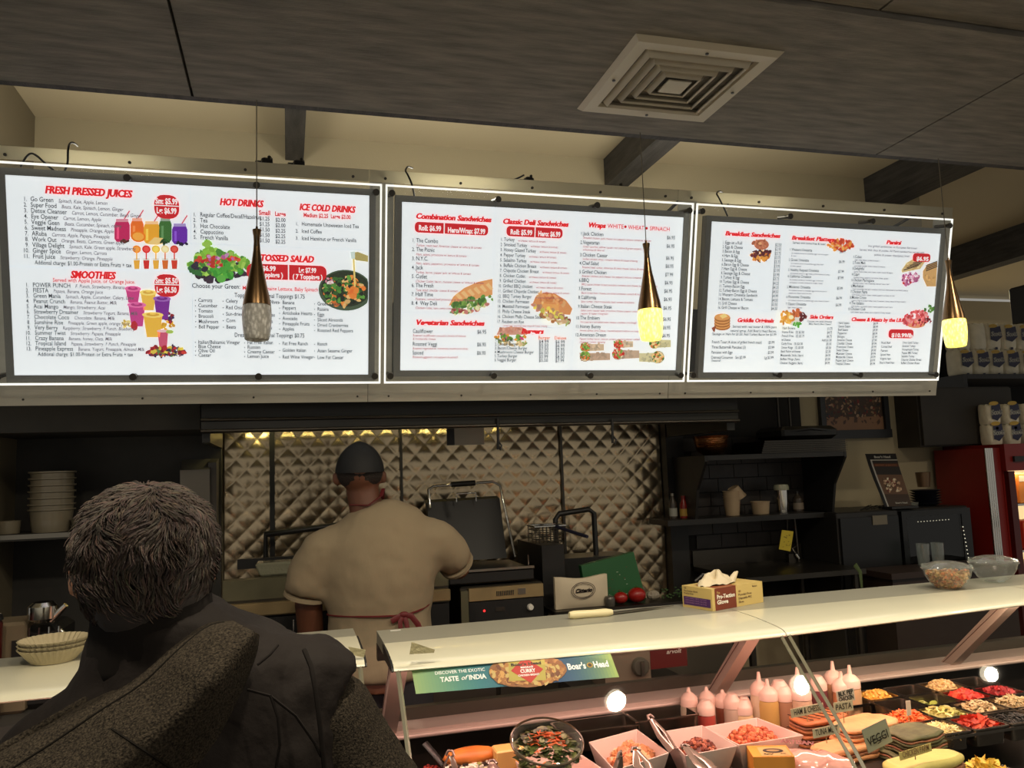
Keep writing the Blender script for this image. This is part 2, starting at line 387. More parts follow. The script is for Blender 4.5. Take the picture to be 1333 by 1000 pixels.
class Panel:
    def __init__(s): s.t = MB(); s.pics = []; s.n = 0
    def T(s, x, y, t, h, col=TX, wf=.84, bold=False, ital=0, x1=None, align='l'):
        a, b = bl(x, y, PO); fit = None
        if h < 6: h *= 1.12; wf *= .93
        if x1: a1, _ = bl(x1, y, PO); fit = a1-a
        return text(s.t, t, a, b, h*MPX, FR, .0040, col, wf, bold, ital, fit, align)
    def Tl(s, a, b, t, h, col=TX, wf=.84, bold=False, ital=0, align='l'):
        return text(s.t, t, a, b, h*MPX, FR, .0040, col, wf, bold, ital, None, align)
    def head(s, x, y, t, h, x1, col=RD): s.T(x, y, t, h, col, bold=True, ital=.22, x1=x1)
    def pill(s, x0, y0, x1, hpx, parts, div=None):
        a0, b0 = bl(x0, y0, PO); a1, _ = bl(x1, y0, PO); h = hpx*MPX
        poly(s.t, rrect(a0, b0-h, a1, b0, h*.38), FR, .0032, RD)
        if div:
            d, _ = bl(div, y0, PO); poly(s.t, [(d-.002, b0-h), (d+.002, b0-h), (d+.002, b0), (d-.002, b0)], FR, .0036, WT)
        for (x, y, x1, t, hh) in parts: s.T(x, y, t, hh, WT, bold=True, x1=x1)
    def line(s, xa, ya, xb, yb, w=.0015, col=GL, z=.0008):
        a0, b0 = bl(xa, ya, PO); a1, b1 = bl(xb, yb, PO)
        if abs(a1-a0) > abs(b1-b0): b1 = b0; P = [(a0, b0-w/2), (a1, b0-w/2), (a1, b0+w/2), (a0, b0+w/2)]
        else: a1 = a0; P = [(a0-w/2, b1), (a0+w/2, b1), (a0+w/2, b0), (a0-w/2, b0)]
        poly(s.t, P, FR, z, col)
    def rows(s, x, y0, y1, items, h=5.0, wf=.82, num=None, hd=4.0, wd=.8, same=True, dcol=DS, price=None, sub=5.2, leader=True, ys=None):
        """numbered list; item 'name|description|price'"""
        h *= 1.13; hd *= 1.12; wf *= .92; wd *= .93
        n = len(items); a, b0 = bl(x, y0, PO); a2, b1 = bl(x, y1, PO)
        for i, it in enumerate(items):
            q = it.split('|'); b = b0+(b1-b0)*i/max(1, n-1)
            if ys: b = bl(x, ys[i], PO)[1]
            if num is not None:
                an, _ = bl(num, y0, PO); s.Tl(an+.012, b, '%d.' % (i+1), h*.9, TX, wf, align='r')
            e = s.Tl(a, b, q[0], h, TX, wf)
            if len(q) > 1 and q[1]:
                for k, dd in enumerate(q[1].split('/n')):
                    if same: s.Tl(e+.014, b, dd, hd, dcol, wd, ital=.2)
                    else: s.Tl(a, b-sub*MPX*(1+k*.9), dd, hd, dcol, wd, ital=.2)
            if len(q) > 2:
                ap, _ = bl(price, y0, PO); s.Tl(ap, b, q[2], h, TX, wf, align='r')
                w = txt_w(q[2])*h*MPX*wf
                if leader and ap-w-e > .02: poly(s.t, [(e+.006, b), (ap-w-.006, b), (ap-w-.006, b+.0012), (e+.006, b+.0012)], FR, .0012, GL)
    def pic(s, fn):
        m = MB(); fn(m); s.pics.append(m)
def L(px, py): return bl(px, py, PO)
def bb(m, px, py, rx, ry, col, z=.0010, n=14, rot=0, jit=0):
    a, b = L(px, py); poly(m, ell(a, b, rx*MPX, ry*MPX, n, rot, jit), FR, z, col)
def pp(m, pts, col, z=.0010): poly(m, [L(*p) for p in pts], FR, z, col)
def mess(m, px, py, rx, ry, cols, n, s=3.0, z=.0011, ang=0):
    """many small irregular patches, printed food texture"""
    for i in range(n):
        r = math.sqrt(random.random()); a = random.random()*2*PI
        u, v = r*rx*math.cos(a), r*ry*math.sin(a)
        x, y = u*math.cos(ang)-v*math.sin(ang), u*math.sin(ang)+v*math.cos(ang)
        c = lin(random.choice(cols)); k = random.uniform(.8, 1.15)
        bb(m, px+x, py+y, s*random.uniform(.5, 1.2), s*random.uniform(.4, .9), tuple(v*k for v in c), z+.000006*i, 7, random.random()*3, .25)

# --- board one: juices, smoothies, drinks, salads
p1 = Panel()
p1.head(58.5, 251.5, 'FRESH PRESSED JUICES', 8.8, 171)
p1.rows(40, 262, 336.2, ['Go Green|Spinach, Kale, Apple, Lemon', 'Super Food|Beats, Kale, Spinach, Lemon, Ginger', 'Detox Cleanser|Carrot, Lemon, Cucumber, Beats Ginger', 'Eye Opener|Carrot, Lemon, Apple', 'Veggie Geen|Beats, Cucumber, Spinach, celery', 'Sweet Madness|Pineapple, Orange, Apple', 'ARuba|Carrots, Apple, Papaya, Pineapple', 'Work Out|Orange, Beats, Carrots, Green apple', 'Village Delight|Spinach, Kale, Green apple, Strawberry', 'Ginger Spice|Ginger, Lemon, Carrots', 'Fruit Juice|Strawberry, Orange, Pineapple'], num=30.5)
p1.T(45.8, 344.2, 'Addional charge: $1.00-Protein or Extra Fruits + tax', 4.6, x1=171.6)
p1.pill(200.5, 253.0, 233, 29, [(202.5, 265, 231.5, 'Sm: $5.99', 7), (204, 277.4, 230, 'Lg: $6.99', 7)])
p1.line(200.5, 267.2, 233, 268, .003, WT, .0036)
p1.head(92, 361.8, 'SMOOTHIES', 8.8, 149.6)
p1.T(69, 366.8, 'Served with Apple Juice, or Orange Juice.', 4.3, RD, x1=176.5)
p1.rows(43, 373.6, 456.3, ['POWER PUNCH|F. Punch, Strawberry, Banana', 'FIESTA|Papaya, Banana, Orange Juice', 'Green Mania|Spinach, Apple, Cucumber, Celery, Lime', 'Peanut Crunch|Banana, Peanut Butter, Milk', 'Acai Mango|Mango, Strawberry, Acai', 'Strawberry Dreamer|Strawberry Yogurt, Banana, Milk', 'Chocolate Coco|Chocolate, Banana, Milk', 'Sunshine Rise|Pineapple, Green apple, orange Juice', 'Very Berry|Raspberry, Strawberry, F Punch, Blueberry', 'Summer Twist|Strawberry, Papaya, Pineapple', 'Crazy Banana|Banana, honey, Oats, Milk', 'Tropical Island|Papaya, Strawberry, F Punch, Pineapple', 'Pineapple Express|Banana, Yogurt, Pineapple, Almond Milk'], num=33, h=4.8)
p1.T(49.7, 463.4, 'Addional charge: $1.00-Protein or Extra Fruits + tax', 4.4, x1=173.6)
p1.pill(201, 356.7, 233, 28, [(202.6, 368.5, 231.5, 'Sm: $5.50', 6.8), (204, 380.4, 230, 'Lg: $6.50', 6.8)])
p1.line(201, 370.2, 233, 371, .003, WT, .0036)
p1.line(247.5, 244, 248, 477); p1.line(13, 346.5, 247, 355); p1.line(248, 317, 478, 328); p1.line(13, 346.5, 247, 354)
p1.head(285.8, 266.9, 'HOT DRINKS', 8.4, 341.8)
p1.T(337, 279.6, 'Small', 5, RD, bold=True, x1=352); p1.T(357.8, 281, 'Large', 5, RD, bold=True, x1=372)
p1.rows(260.5, 282, 311.5, ['Regular Coffee/Decaf/Hazelnut', 'Tea', 'Hot Chocolate', 'Cappuccino', 'French Vanilla'], num=251, h=4.8, wf=.83)
for i, (a, b) in enumerate((('$1.25', '$2.00'), ('$1.25', '$2.00'), ('$1.50', '$2.25'), ('$1.50', '$2.25'), ('$1.50', '$2.25'))):
    p1.T(337.7, 287+7.1*i, a, 4.6, x1=351.2); p1.T(358.4, 288.6+7.1*i, b, 4.6, x1=371.8)
p1.head(389.4, 273.4, 'ICE COLD DRINKS', 8.2, 461.4)
p1.T(395, 282.5, 'Medium $2.25  Large $3.00', 4.8, RD, bold=True, x1=456.5)
p1.rows(392.5, 294, 312.5, ['Homemade Unsweeten Iced Tea', 'Iced Coffee', 'Iced Hazelnut or French Vanilla'], num=384, h=4.5, wf=.84)
p1.head(338, 339.5, 'TOSSED SALAD', 8.4, 407.7)
p1.pill(321, 343.0, 425, 19.5, [(328, 352, 359, 'Sm: $6.99', 5.6), (326, 360.0, 368.5, '( 5 Toppings )', 5.4), (388.8, 354.6, 411.6, 'Lg: $7.99', 5.6), (380.8, 362.8, 420, '( 7 Toppings )', 5.4)], 375.5)
p1.T(250, 374.6, 'Choose your Green:', 6, x1=313); p1.T(315.7, 377.2, 'Mesclun, Romaine Lettuce, Baby Spinach', 4.6, RD, x1=414.2)
p1.T(305.3, 386.8, 'Toppings: Additional Toppings $1.75', 5, x1=397)
def bul(x, y0, y1, items, h=4.3):
    p1.rows(x, y0, y1, ['*'.replace('*', '')+i for i in items], h=h, wf=.86)
    a, b0 = bl(x-3.6, y0, PO); _, b1 = bl(x-3.6, y1, PO)
    for i in range(len(items)): poly(p1.t, ell(a, b0+(b1-b0)*i/(len(items)-1)+.005, .002, .002, 6), FR, .0012, TX)
bul(258, 393, 427.5, ['Carrots', 'Cucumber', 'Tomato', 'Broccoli', 'Mushroom', 'Bell Pepper'])
bul(294, 394, 427.8, ['Celery', 'Red Onions', 'Sun-dried Tomato', 'Corn', 'Beets'])
bul(333, 395, 428.5, ['Green Olives', 'Radish', 'Chick Peas', 'Croutons', 'Jalapenos'])
bul(367.5, 396, 430.3, ['Banana', 'Peppers', 'Artichoke Hearts', 'Avocado', 'Pineapple Fruits', 'Apples'])
bul(413, 397.6, 432.2, ['Green Onions', 'Raisins', 'Eggs', 'Sliced Almonds', 'Dried Cranberries', 'Roasted Red Peppers'])
p1.T(305.3, 438.6, 'Dressings: Additional Toppings $0.75', 5, x1=396.6)
bul(258, 447.5, 464.4, ['Italian/Balsamic Vinegar', 'Blue Cheese', 'Olive Oil', 'Caesar']); bul(322, 448, 466, ['Fat Free Italian', 'Russian', 'Creamy Caesar', 'Lemon Juice'])
bul(367.5, 449.3, 466.8, ['Fat Free Ranch', 'Golden Italian', 'Red Wine Vinegar']); bul(413, 450, 467.3, ['Ranch', 'Asian Sesame Ginger', 'Low Fat Caesar'])
def jars(m):
    for x0, x1, yt, yb, c in ((187, 208, 288, 317, (238, 168, 44)), (149, 169, 285, 315, (196, 30, 92)), (170, 187, 284, 312, (236, 112, 34)), (207, 223.5, 284, 316, (58, 110, 48)), (224, 244, 291, 318, (104, 36, 168))):
        k = lin(c); pp(m, [(x0+2, yt+3), (x1-2, yt+3), (x1, yt+8), (x1, yb-4), (x1-3, yb), (x0+3, yb), (x0, yb-4), (x0, yt+8)], k, .0010)
        pp(m, [(x0+3, yt+10), (x0+6, yt+10), (x0+6, yb-4), (x0+3, yb-4)], tuple(min(1, v*1.6+.06) for v in k), .0012)
        pp(m, [(x0+2, yt), (x1-2, yt), (x1-2, yt+4), (x0+2, yt+4)], tuple(min(1, v*.8+.28) for v in k), .0011)
        pp(m, [(x1-8, yt), (x1-1, yt-11), (x1+.5, yt-10), (x1-6, yt)], lin((214, 96, 110)), .0009)
    bb(m, 180, 308, 8.5, 6.8, lin((236, 124, 20)), .0014); bb(m, 180, 308, 6.5, 5, lin((250, 172, 70)), .0015)
    pp(m, [(191, 318), (201, 309), (212, 310), (213, 317), (205, 319)], lin((242, 206, 130)), .0014)
    mess(m, 162, 314, 5, 2, [(90, 30, 30), (60, 60, 30)], 10, 2, .0014); mess(m, 214, 315, 6, 2.5, [(40, 96, 40), (30, 60, 30)], 12, 2.4, .0014); mess(m, 236, 317, 7, 1.8, [(40, 20, 60), (30, 30, 40)], 10, 2.2, .0014)
p1.pic(jars)
def glasses(m):
    for x, c, t in ((178, (240, 176, 60), (240, 140, 30)), (190.5, (214, 40, 36), (214, 40, 36)), (203, (240, 178, 60), (238, 196, 70)), (215, (222, 110, 40), (238, 214, 160)), (227, (216, 60, 40), (206, 54, 36))):
        k = lin(c); bb(m, x, 324.5, 4.8, 4.8, lin(t)); bb(m, x, 324.5, 3.2, 3.2, tuple(min(1, v*1.3+.05) for v in lin(t)), .0011)
        pp(m, [(x-.8, 328), (x+.8, 328), (x+.8, 338), (x-.8, 338)], k); pp(m, [(x-4.6, 336), (x+4.6, 336), (x+3.8, 351), (x-3.2, 351)], lin((226, 222, 214)), .0009)
        pp(m, [(x-4, 339), (x+4, 339), (x+3.2, 350), (x-2.8, 350)], k, .0010)
p1.pic(glasses)
def smooth(m):
    mess(m, 222, 411, 6, 9, [(160, 40, 50), (60, 40, 90), (190, 40, 50)], 22, 2.6, .0008); mess(m, 165, 421, 5, 5, [(238, 214, 140), (228, 190, 90)], 10, 3, .0008); mess(m, 218, 424, 8, 7, [(236, 180, 50), (206, 150, 40)], 14, 3, .0008)
    for x, yt, yb, w, c in ((173, 373, 394, 9.5, (204, 62, 132)), (193, 378, 404, 10, (240, 192, 76)), (211, 386, 416, 10.5, (124, 40, 150)), (178, 394, 425, 11, (200, 66, 140)), (199, 407, 439, 12.5, (238, 186, 66))):
        k = lin(c); pp(m, [(x-w, yt+3), (x+w, yt+3), (x+w*.72, yb), (x-w*.62, yb)], k); bb(m, x, yt+3, w, 3.6, tuple(min(1, v*1.25+.10) for v in k), .0011); bb(m, x, yt+2.6, w*.62, 2.1, tuple(v*.8 for v in k), .0012); bb(m, x, yt+1.6, w*.3, 1.1, tuple(min(1, v*1.2+.05) for v in k), .0013)
    bb(m, 175, 424, 4, 6, lin((186, 36, 50)), .0014, jit=.1)
p1.pic(smooth)
def berries(m):
    pp(m, [(205, 431), (219, 431), (217, 456), (208, 456)], lin((206, 84, 116))); bb(m, 212, 431, 7, 1.8, lin((236, 190, 196)), .0011); bb(m, 221, 432, 4.5, 2.4, lin((170, 196, 90)), .0012)
    mess(m, 216, 457.5, 27, 5.5, [(196, 36, 44), (170, 26, 40), (60, 40, 70), (214, 60, 50), (224, 196, 70), (90, 120, 60), (140, 20, 40)], 85, 3.6, .0012)
    mess(m, 218, 462, 26, 1.5, [(60, 50, 90), (120, 30, 50)], 12, 1.8, .0020)
p1.pic(berries)
def salad(m):
    mess(m, 286, 352, 36, 14, [(46, 34, 48), (60, 44, 60), (40, 30, 40)], 50, 6); mess(m, 286, 343, 38, 15, [(110, 168, 56), (140, 190, 70), (90, 150, 50), (166, 204, 90), (70, 130, 50)], 110, 5.5, .0016)
    mess(m, 272, 325, 9, 9, [(158, 204, 84), (136, 190, 60)], 26, 5, .0022); mess(m, 283, 339, 28, 8, [(206, 60, 44), (226, 84, 50), (196, 40, 40)], 24, 4, .0024)
    mess(m, 285, 340, 20, 10, [(190, 96, 160), (214, 150, 200)], 10, 3.2, .0026); mess(m, 293, 353, 20, 9, [(60, 150, 50), (80, 170, 60)], 22, 5, .0027); mess(m, 257, 350, 12, 6, [(50, 110, 56), (50, 40, 60)], 16, 4.5, .0028)
    bb(m, 288, 363, 5.5, 5, lin((96, 176, 70)), .0030)
p1.pic(salad)
def bowl(m):
    def clip(pts): return [(min(x, L(479, 400)[0]), y) for x, y in pts]
    a, b = L(450, 378); poly(m, clip(ell(a, b, 35*MPX, 27*MPX, 30)), FR, .0010, lin((70, 88, 66))); poly(m, clip(ell(a, b+.005, 32*MPX, 23.5*MPX, 30)), FR, .0011, lin((40, 50, 34)))
    mess(m, 447, 379, 27, 19, [(236, 140, 60), (226, 120, 50), (70, 130, 50), (90, 150, 60), (50, 90, 40), (30, 40, 30), (236, 190, 120), (60, 110, 50)], 170, 3.9, .0012)
    mess(m, 460, 380, 4, 6, [(238, 120, 50), (244, 140, 60)], 12, 4, .0024); mess(m, 428, 367, 5, 5, [(206, 130, 150), (240, 210, 210)], 8, 2.6, .0024)
    pp(m, [(459, 337), (461.5, 337), (463, 372), (461, 374)], lin((232, 206, 120)), .0026); pp(m, [(457, 329), (466, 328), (479, 333), (479, 341), (464, 339), (458, 336)], lin((176, 160, 96)), .0025); pp(m, [(456, 328), (462, 327), (462, 338), (457, 337)], lin((208, 224, 216)), .0026)
p1.pic(bowl)

# --- board two: sandwiches, burgers, wraps
p2 = Panel()
p2.head(540.5, 284.5, 'Combination Sandwiches', 7.2, 638.6)
p2.pill(539.8, 288.6, 635.5, 14.2, [(544.7, 299.8, 574, 'Roll: $6.99', 7), (582.5, 302.6, 631.4, 'Hero/Wrap: $7.99', 7)], 578.2)
p2.rows(541.5, 315.5, 397, ['The Combo|Turkey, roast beef, American cheese w/ lettuce & tomato', 'The Picnic|Ham, salami, provolone w/ lettuce & tomato', 'N.Y.C.|Ham, salami, pepperoni, provolone w/ lettuce & tomato', 'Jack|Turkey, bacon, pepper jack, w/ lettuce & tomato', 'Cutlet|Chicken Cutlet, bacon, munster cheese w/ lettuce & tomato', 'The Fresh|Tuna salad, cheddar cheese & tomato', 'Half Time|Pastrami, corned beef provolone w/ lettuce & tomato', '4  Way Deli|Chicken cutlet, ham, swiss cheese & mayo'], num=536, same=False, hd=3.1, h=5.0, wf=.84, wd=.86, dcol=RDS, sub=5.4)
p2.line(522, 406.5, 640, 411); p2.line(644.5, 268, 639, 480)
p2.head(540.6, 422.8, 'Vegetarian Sandwiches', 7.2, 629.5)
p2.rows(537, 433.4, 461.5, ['Cauliflower|Roasted cauliflower, avocado, shreds of lettuce/n& mozzarella cheese|$6.95', 'Roasted Veggi|Roasted vegetable w/ tomatoes, mushroom slices|$6.95', 'Spiced|Roasted eggplant, red peppers & spinach|$6.95'], same=False, hd=3.1, h=5, wd=.86, dcol=RDS, sub=5.0, price=633, ys=[433.4, 450.2, 461.5])
p2.head(653.6, 291.2, 'Classic Deli Sandwiches', 7.2, 739)
p2.pill(659.2, 294, 732.4, 14, [(664, 305, 692.5, 'Roll: $5.99', 7), (700, 307.2, 729, 'Hero: $6.99', 7)], 696.4)
wc = 'w/cheese, lettuce & tomato'
p2.rows(655.8, 313.8, 420.8, [n+'|'+wc for n in ('Turkey', 'Smoked Turkey', 'Honey Glazed Turkey', 'Pepper Turkey', 'Salsalito Turkey', 'Buffalo Chicken Breast', 'Chipotle Chicken Breast', 'Chicken Cutlet', 'Grilled Chicken', 'Grilled BBQ chicken', 'Grilled Chipotle Chicken', 'BBQ Turkey Burger')]+['Chicken Parmesan', 'Meatball Parmesan', 'Philly Cheese Steak', 'Chicken Philly Cheese Steak', 'Reuben on Rye'], num=650.5, h=4.5, hd=2.9, wf=.80, wd=.86, dcol=RDS)
p2.T(654, 425, 'corned beef, sauerkraut swiss cheese & Russian dressing', 2.8, RDS, ital=.2, x1=712)
p2.line(640, 425.5, 744, 430); p2.line(751.7, 276, 746, 481)
p2.head(678, 434.2, 'Burgers', 7.2, 706.5)
p2.T(700, 441.6, 'Burger', 4.4, OR, x1=716); p2.T(721, 441.9, 'Deluxe', 4.4, OR, x1=737)
p2.rows(647.3, 444.6, 470.4, ['Beef Burger', 'Cheese Burger', 'Bacon/Cheese Burger', 'Mushroom Cheese Burger', 'Turkey Burger', 'Veggie Burger'], num=643, h=4.2, wf=.82)
for i, (a, b) in enumerate((('$4.99', '$6.99'), ('$5.50', '$6.99'), ('$7.50', '$9.95'), ('$6.50', '$7.50'), ('$5.99', '$8.50'), ('$5.50', '$7.99'))):
    p2.T(700.8, 446.5+4.9*i, a, 4.2, x1=714-.2*i); p2.T(722.3, 447+4.9*i, b, 4.2, x1=735-.2*i)
p2.head(764.8, 295.8, 'Wraps', 7.0, 787.3)
p2.T(790.3, 297, 'WHITE', 6.2, RD, x1=811.5); p2.T(817, 298.6, 'WHEAT', 6.2, RD, x1=838); p2.T(845, 300, 'SPINACH', 6.2, RD, x1=871.5)
for x, y in ((814, 295.3), (841.7, 297.2)): bb(p2.t, x, y, 2, 2, RD)
p2.rows(758.8, 306.4, 437.2, ['Jack Chicken|Breaded chicken, jack cheese, hot peppers, lettuce, tomatoes & mayo|$6.95', 'Vegetarian|Green zucchini, yellow squash, red, yellow & green peppers, roasted/nw/hummus & olive oil|$6.95', 'Chicken Caesar|Grilled chicken strips, romaine lettuce & caesar dressing|$6.95', 'Chef Salad|Roasted beef, turkey, American & Swiss cheese, lettuce & tomatoes|$6.95', 'Grilled Chicken|Breaded chicken, jack cheese, hot peppers, lettuce, tomatoes & mayo|$7.99', 'BBQ|BBQ sauce chicken breast, avocado, romaine, jack cheese, sun dried tomatoes|$6.95', 'Forest|Black forest ham, cheese, sun-dried tomatoes, spinach & mustard|$6.95', 'California|Spicy turkey, fresh mozzarella, basil, tomato & balsamic|$6.95', 'Italian Cheese Steak|Italian style roasted beef, provolone cheese, pepper, onions,/npeppers & Italian Vinaigrette|$6.95', 'The Emblem|Hot pastrami w/melted swiss cheese, coleslaw, sourdough|$6.95', 'Honey Bunny|Honey turkey, brie cheese, roasted peppers, lettuce w/ mustard|$6.95', 'American Dream|Pepper turkey bacon, lettuce, tomato, roasted pepper, melted/ncheese w/ russian dressing|$6.95'], num=755, same=False, hd=3.0, h=4.9, wf=.84, wd=.86, dcol=RDS, sub=4.9, price=878.5, ys=[306.4, 317.8, 334, 344.8, 356.2, 367, 378.2, 389.4, 401, 416, 427.2, 438])
def sub_(m):
    pp(m, [(584, 398), (590, 386), (604, 375), (622, 367), (641, 363), (641, 384), (618, 390), (600, 396), (588, 397)], lin((226, 160, 100)))
    for i in range(6): pp(m, [(592+8*i, 384-2.6*i), (596+8*i, 381-2.6*i), (602+8*i, 388-2.4*i), (599+8*i, 391-2.6*i)], lin((240, 190, 130)), .0012)
    mess(m, 615, 393, 28, 5, [(90, 140, 60), (120, 160, 70), (70, 110, 50)], 46, 4, .0014, -.18); mess(m, 612, 401, 24, 6, [(170, 190, 120), (206, 130, 120), (230, 220, 170), (150, 60, 60), (110, 150, 80)], 56, 4, .0012, -.2)
p2.pic(sub_)
def roll_(m):
    pp(m, [(693, 396), (697, 386), (708, 381), (722, 382), (737, 391), (745, 402), (742, 410), (720, 408), (702, 404)], lin((216, 144, 90)))
    mess(m, 716, 390, 20, 6, [(226, 160, 104), (206, 130, 80), (232, 176, 120)], 30, 4, .0011, .3); mess(m, 714, 406, 22, 5, [(236, 208, 90), (190, 130, 110), (170, 120, 100), (200, 190, 90)], 44, 4, .0014, .38); mess(m, 722, 413, 22, 6, [(180, 190, 120), (226, 200, 170), (160, 90, 70), (206, 170, 130)], 40, 4, .0013, .3)
p2.pic(roll_)
def burg(m):
    pp(m, [(646, 436), (650, 428), (662, 425.5), (680, 426), (688, 431), (686, 436)], lin((206, 150, 130))); mess(m, 666, 430, 16, 3, [(216, 160, 136), (196, 130, 110)], 20, 3, .0011)
    mess(m, 664, 439, 20, 3.5, [(120, 160, 60), (196, 70, 120), (226, 150, 60), (90, 130, 50)], 36, 3.2, .0012); mess(m, 668, 446, 18, 4, [(226, 200, 150), (196, 170, 120), (150, 170, 90)], 30, 3.4, .0011)
p2.pic(burg)
def wrapp(cx, cy, w, h, c, core, flip=1):
    def f(m):
        pp(m, [(cx-w*flip, cy-h*.55), (cx+w*flip, cy-h*.5), (cx+w*1.02*flip, cy+h*.55), (cx-w*.9*flip, cy+h*.7)], lin(c)); mess(m, cx, cy, w*.8, h*.5, [c, tuple(int(v*.9) for v in c)], 22, 3.4, .0011)
        x = cx-w*.62*flip; bb(m, x, cy, h*1.02, h*.92, tuple(v*.75 for v in lin(c)), .0013); bb(m, x, cy, h*.88, h*.78, lin((228, 206, 170)), .0014)
        mess(m, x, cy, h*.72, h*.62, core, 46, 2.5, .0015)
    return f
g1 = [(110, 160, 60), (226, 130, 60), (140, 180, 80), (206, 80, 50), (90, 130, 50)]; r1 = [(206, 60, 40), (226, 90, 60), (236, 150, 120), (190, 40, 30), (110, 150, 60)]; s1 = [(90, 140, 60), (226, 170, 100), (196, 110, 60), (236, 200, 130), (60, 110, 40)]
p2.pic(wrapp(771, 452, 15, 8, (206, 180, 150), g1)); p2.pic(wrapp(774, 464, 20, 8.5, (190, 160, 136), g1)); p2.pic(wrapp(812, 448, 12, 7.5, (214, 190, 160), r1)); p2.pic(wrapp(815, 461, 17, 9.5, (190, 162, 138), r1))
p2.pic(wrapp(860, 447, 13, 9, (206, 196, 150), s1)); p2.pic(wrapp(847, 465, 15, 10.5, (206, 196, 154), s1, -1))

# --- board three: breakfast, panini, sides, meats
p3 = Panel()
p3.head(943, 306.4, 'Breakfast Sandwiches', 6.6, 1014.5)
p3.rows(943.3, 317.6, 402.3, [a+'||'+b for a, b in zip(['Eggs on a Roll', 'Eggs & Cheese', 'Bacon & Egg', 'Ham & Egg', 'Sausage & Egg', 'Bacon Egg & Cheese', 'Ham Egg & Cheese', 'Sausage Egg & Cheese', 'Turkey & Egg', 'Turkey Egg & Cheese', 'Turkey-Bacon Egg', 'Turkey-Bacon Egg & Cheese', 'Western Omelette Sandwich', 'Bacon, Lettuce & Tomato', 'Grill Cheese', 'Grill Cheese w/ Bacon'], ['$2.50', '$2.95', '$3.75', '$3.75', '$3.75', '$3.95', '$3.95', '$3.95', '$3.75', '$4.25', '$4.25', '$4.50', '$4.99', '$4.50', '$3.50', '$4.50'])], num=939.5, h=4.3, wf=.82, price=1017)
p3.line(1022, 292, 1014, 482); p3.line(920, 403.6, 1217, 408.5)
p3.head(958.7, 419.2, 'Griddle Originals', 6.2, 1006)
for x, y, t, x1 in ((953, 426.6, 'Served with real butter & 100% pure', 1010.5), (950, 431.9, "natural syrup. Add Boar's Head Bacon,", 1010), (926.6, 436.2, 'Sausage or Ham for $1.50. Add Turkey Bacon for $1.99', 1010)): p3.T(x, y, t, 3.6, x1=x1)
p3.rows(926, 446.9, 467, ['French Toast (4 slices of grilled french toast)||$3.99', 'Three Buttermilk Pancakes (3)||$3.99', 'Pancakes with Eggs||$5.99', 'Oatmeal/Cinnamon   Sm $2.99||Lg $3.99'], h=4.1, wf=.80, price=1007.5)
p3.T(925, 470.6, '(Seasonal)', 3, x1=938)
p3.head(1029.4, 312, 'Breakfast Platters', 6.4, 1085.3)
p3.T(1031, 317.4, 'Served with home fries & toast', 3.4, x1=1074)
om = 'An omelette served w/ scrambled eggs, '
p3.rows(1029.6, 326.4, 398, ['Western Omelette|'+om+'ham and pepper/n& onion|$6.99', 'Greek Omelette|'+om+'feta, black/n& olives, spinach|$6.99', 'Healthy Request Omelette|An omelette served w/ egg whites, grilled tomatoes & turkey|$7.99', 'California Omelette|'+om+'mushrooms/nred peppers, avocado, tomatoes & cheddar cheese|$7.99', 'Mindereo Omelette|'+om+'bacon, avocado &/npepper jack cheese served w/ salsa|$5.99', 'Florentine Omelette|'+om+'swiss cheese & spinach|$6.99', 'Classic Omelette|Eggs, cheese & cheese|$6.99'], num=1026, same=False, hd=2.5, h=4.0, wf=.82, wd=.80, sub=4.6, price=1100, ys=[326.6, 340, 353, 361.4, 375.2, 388.2, 397.4])
p3.line(1107.5, 300, 1103, 408); p3.line(1090, 410, 1083, 482)
p3.head(1152.5, 317.8, 'Panini', 6.4, 1171.4)
for x, y, t, x1 in ((1129, 321.6, 'Hot grilled sandwiches on European flat bread', 1193), (1118, 326.4, 'Served with chips & pickles. All Panini sandwiches served with', 1203), (1137, 333, 'pickles & potato chips(plus) fried', 1183)): p3.T(x, y, t, 3.2, DS, x1=x1)
p3.rows(1112, 336, 404, ['Cuban|Ham, swiss cheese, pickles & mustard', 'Tuna Melt|Tuna salad, cheddar cheese, lettuce & tomatoes', 'Delightful|Honey maple turkey, swiss cheese, honey mustard & pepper', 'Capri|Smoked turkey, pepperoni, provolone cheese, spinach', 'Chicken Parmigiana|Breaded chicken, fresh mozzarella, marinara sauce, basil', 'Manhattan|Fresh mozzarella, fresh plum tomatoes, fresh basil, fresh spinach & sun-dried tomatoes', 'Chicken Fajita|Grill chicken, cheddar cheese, roasted peppers, red onion, & salsa', 'Monte Cristo|Layers of ham & smoked turkey, swiss & muenster cheese, lettuce & honey mustard', 'The Italiano|Grill chicken, mozzarella cheese, roasted peppers & pesto sauce', 'Chicken Club|Grill chicken, bacon, cheese, plum tomatoes & honey mustard'], num=1109, same=False, hd=2.6, h=4.2, wf=.82, wd=.80, sub=4.1)
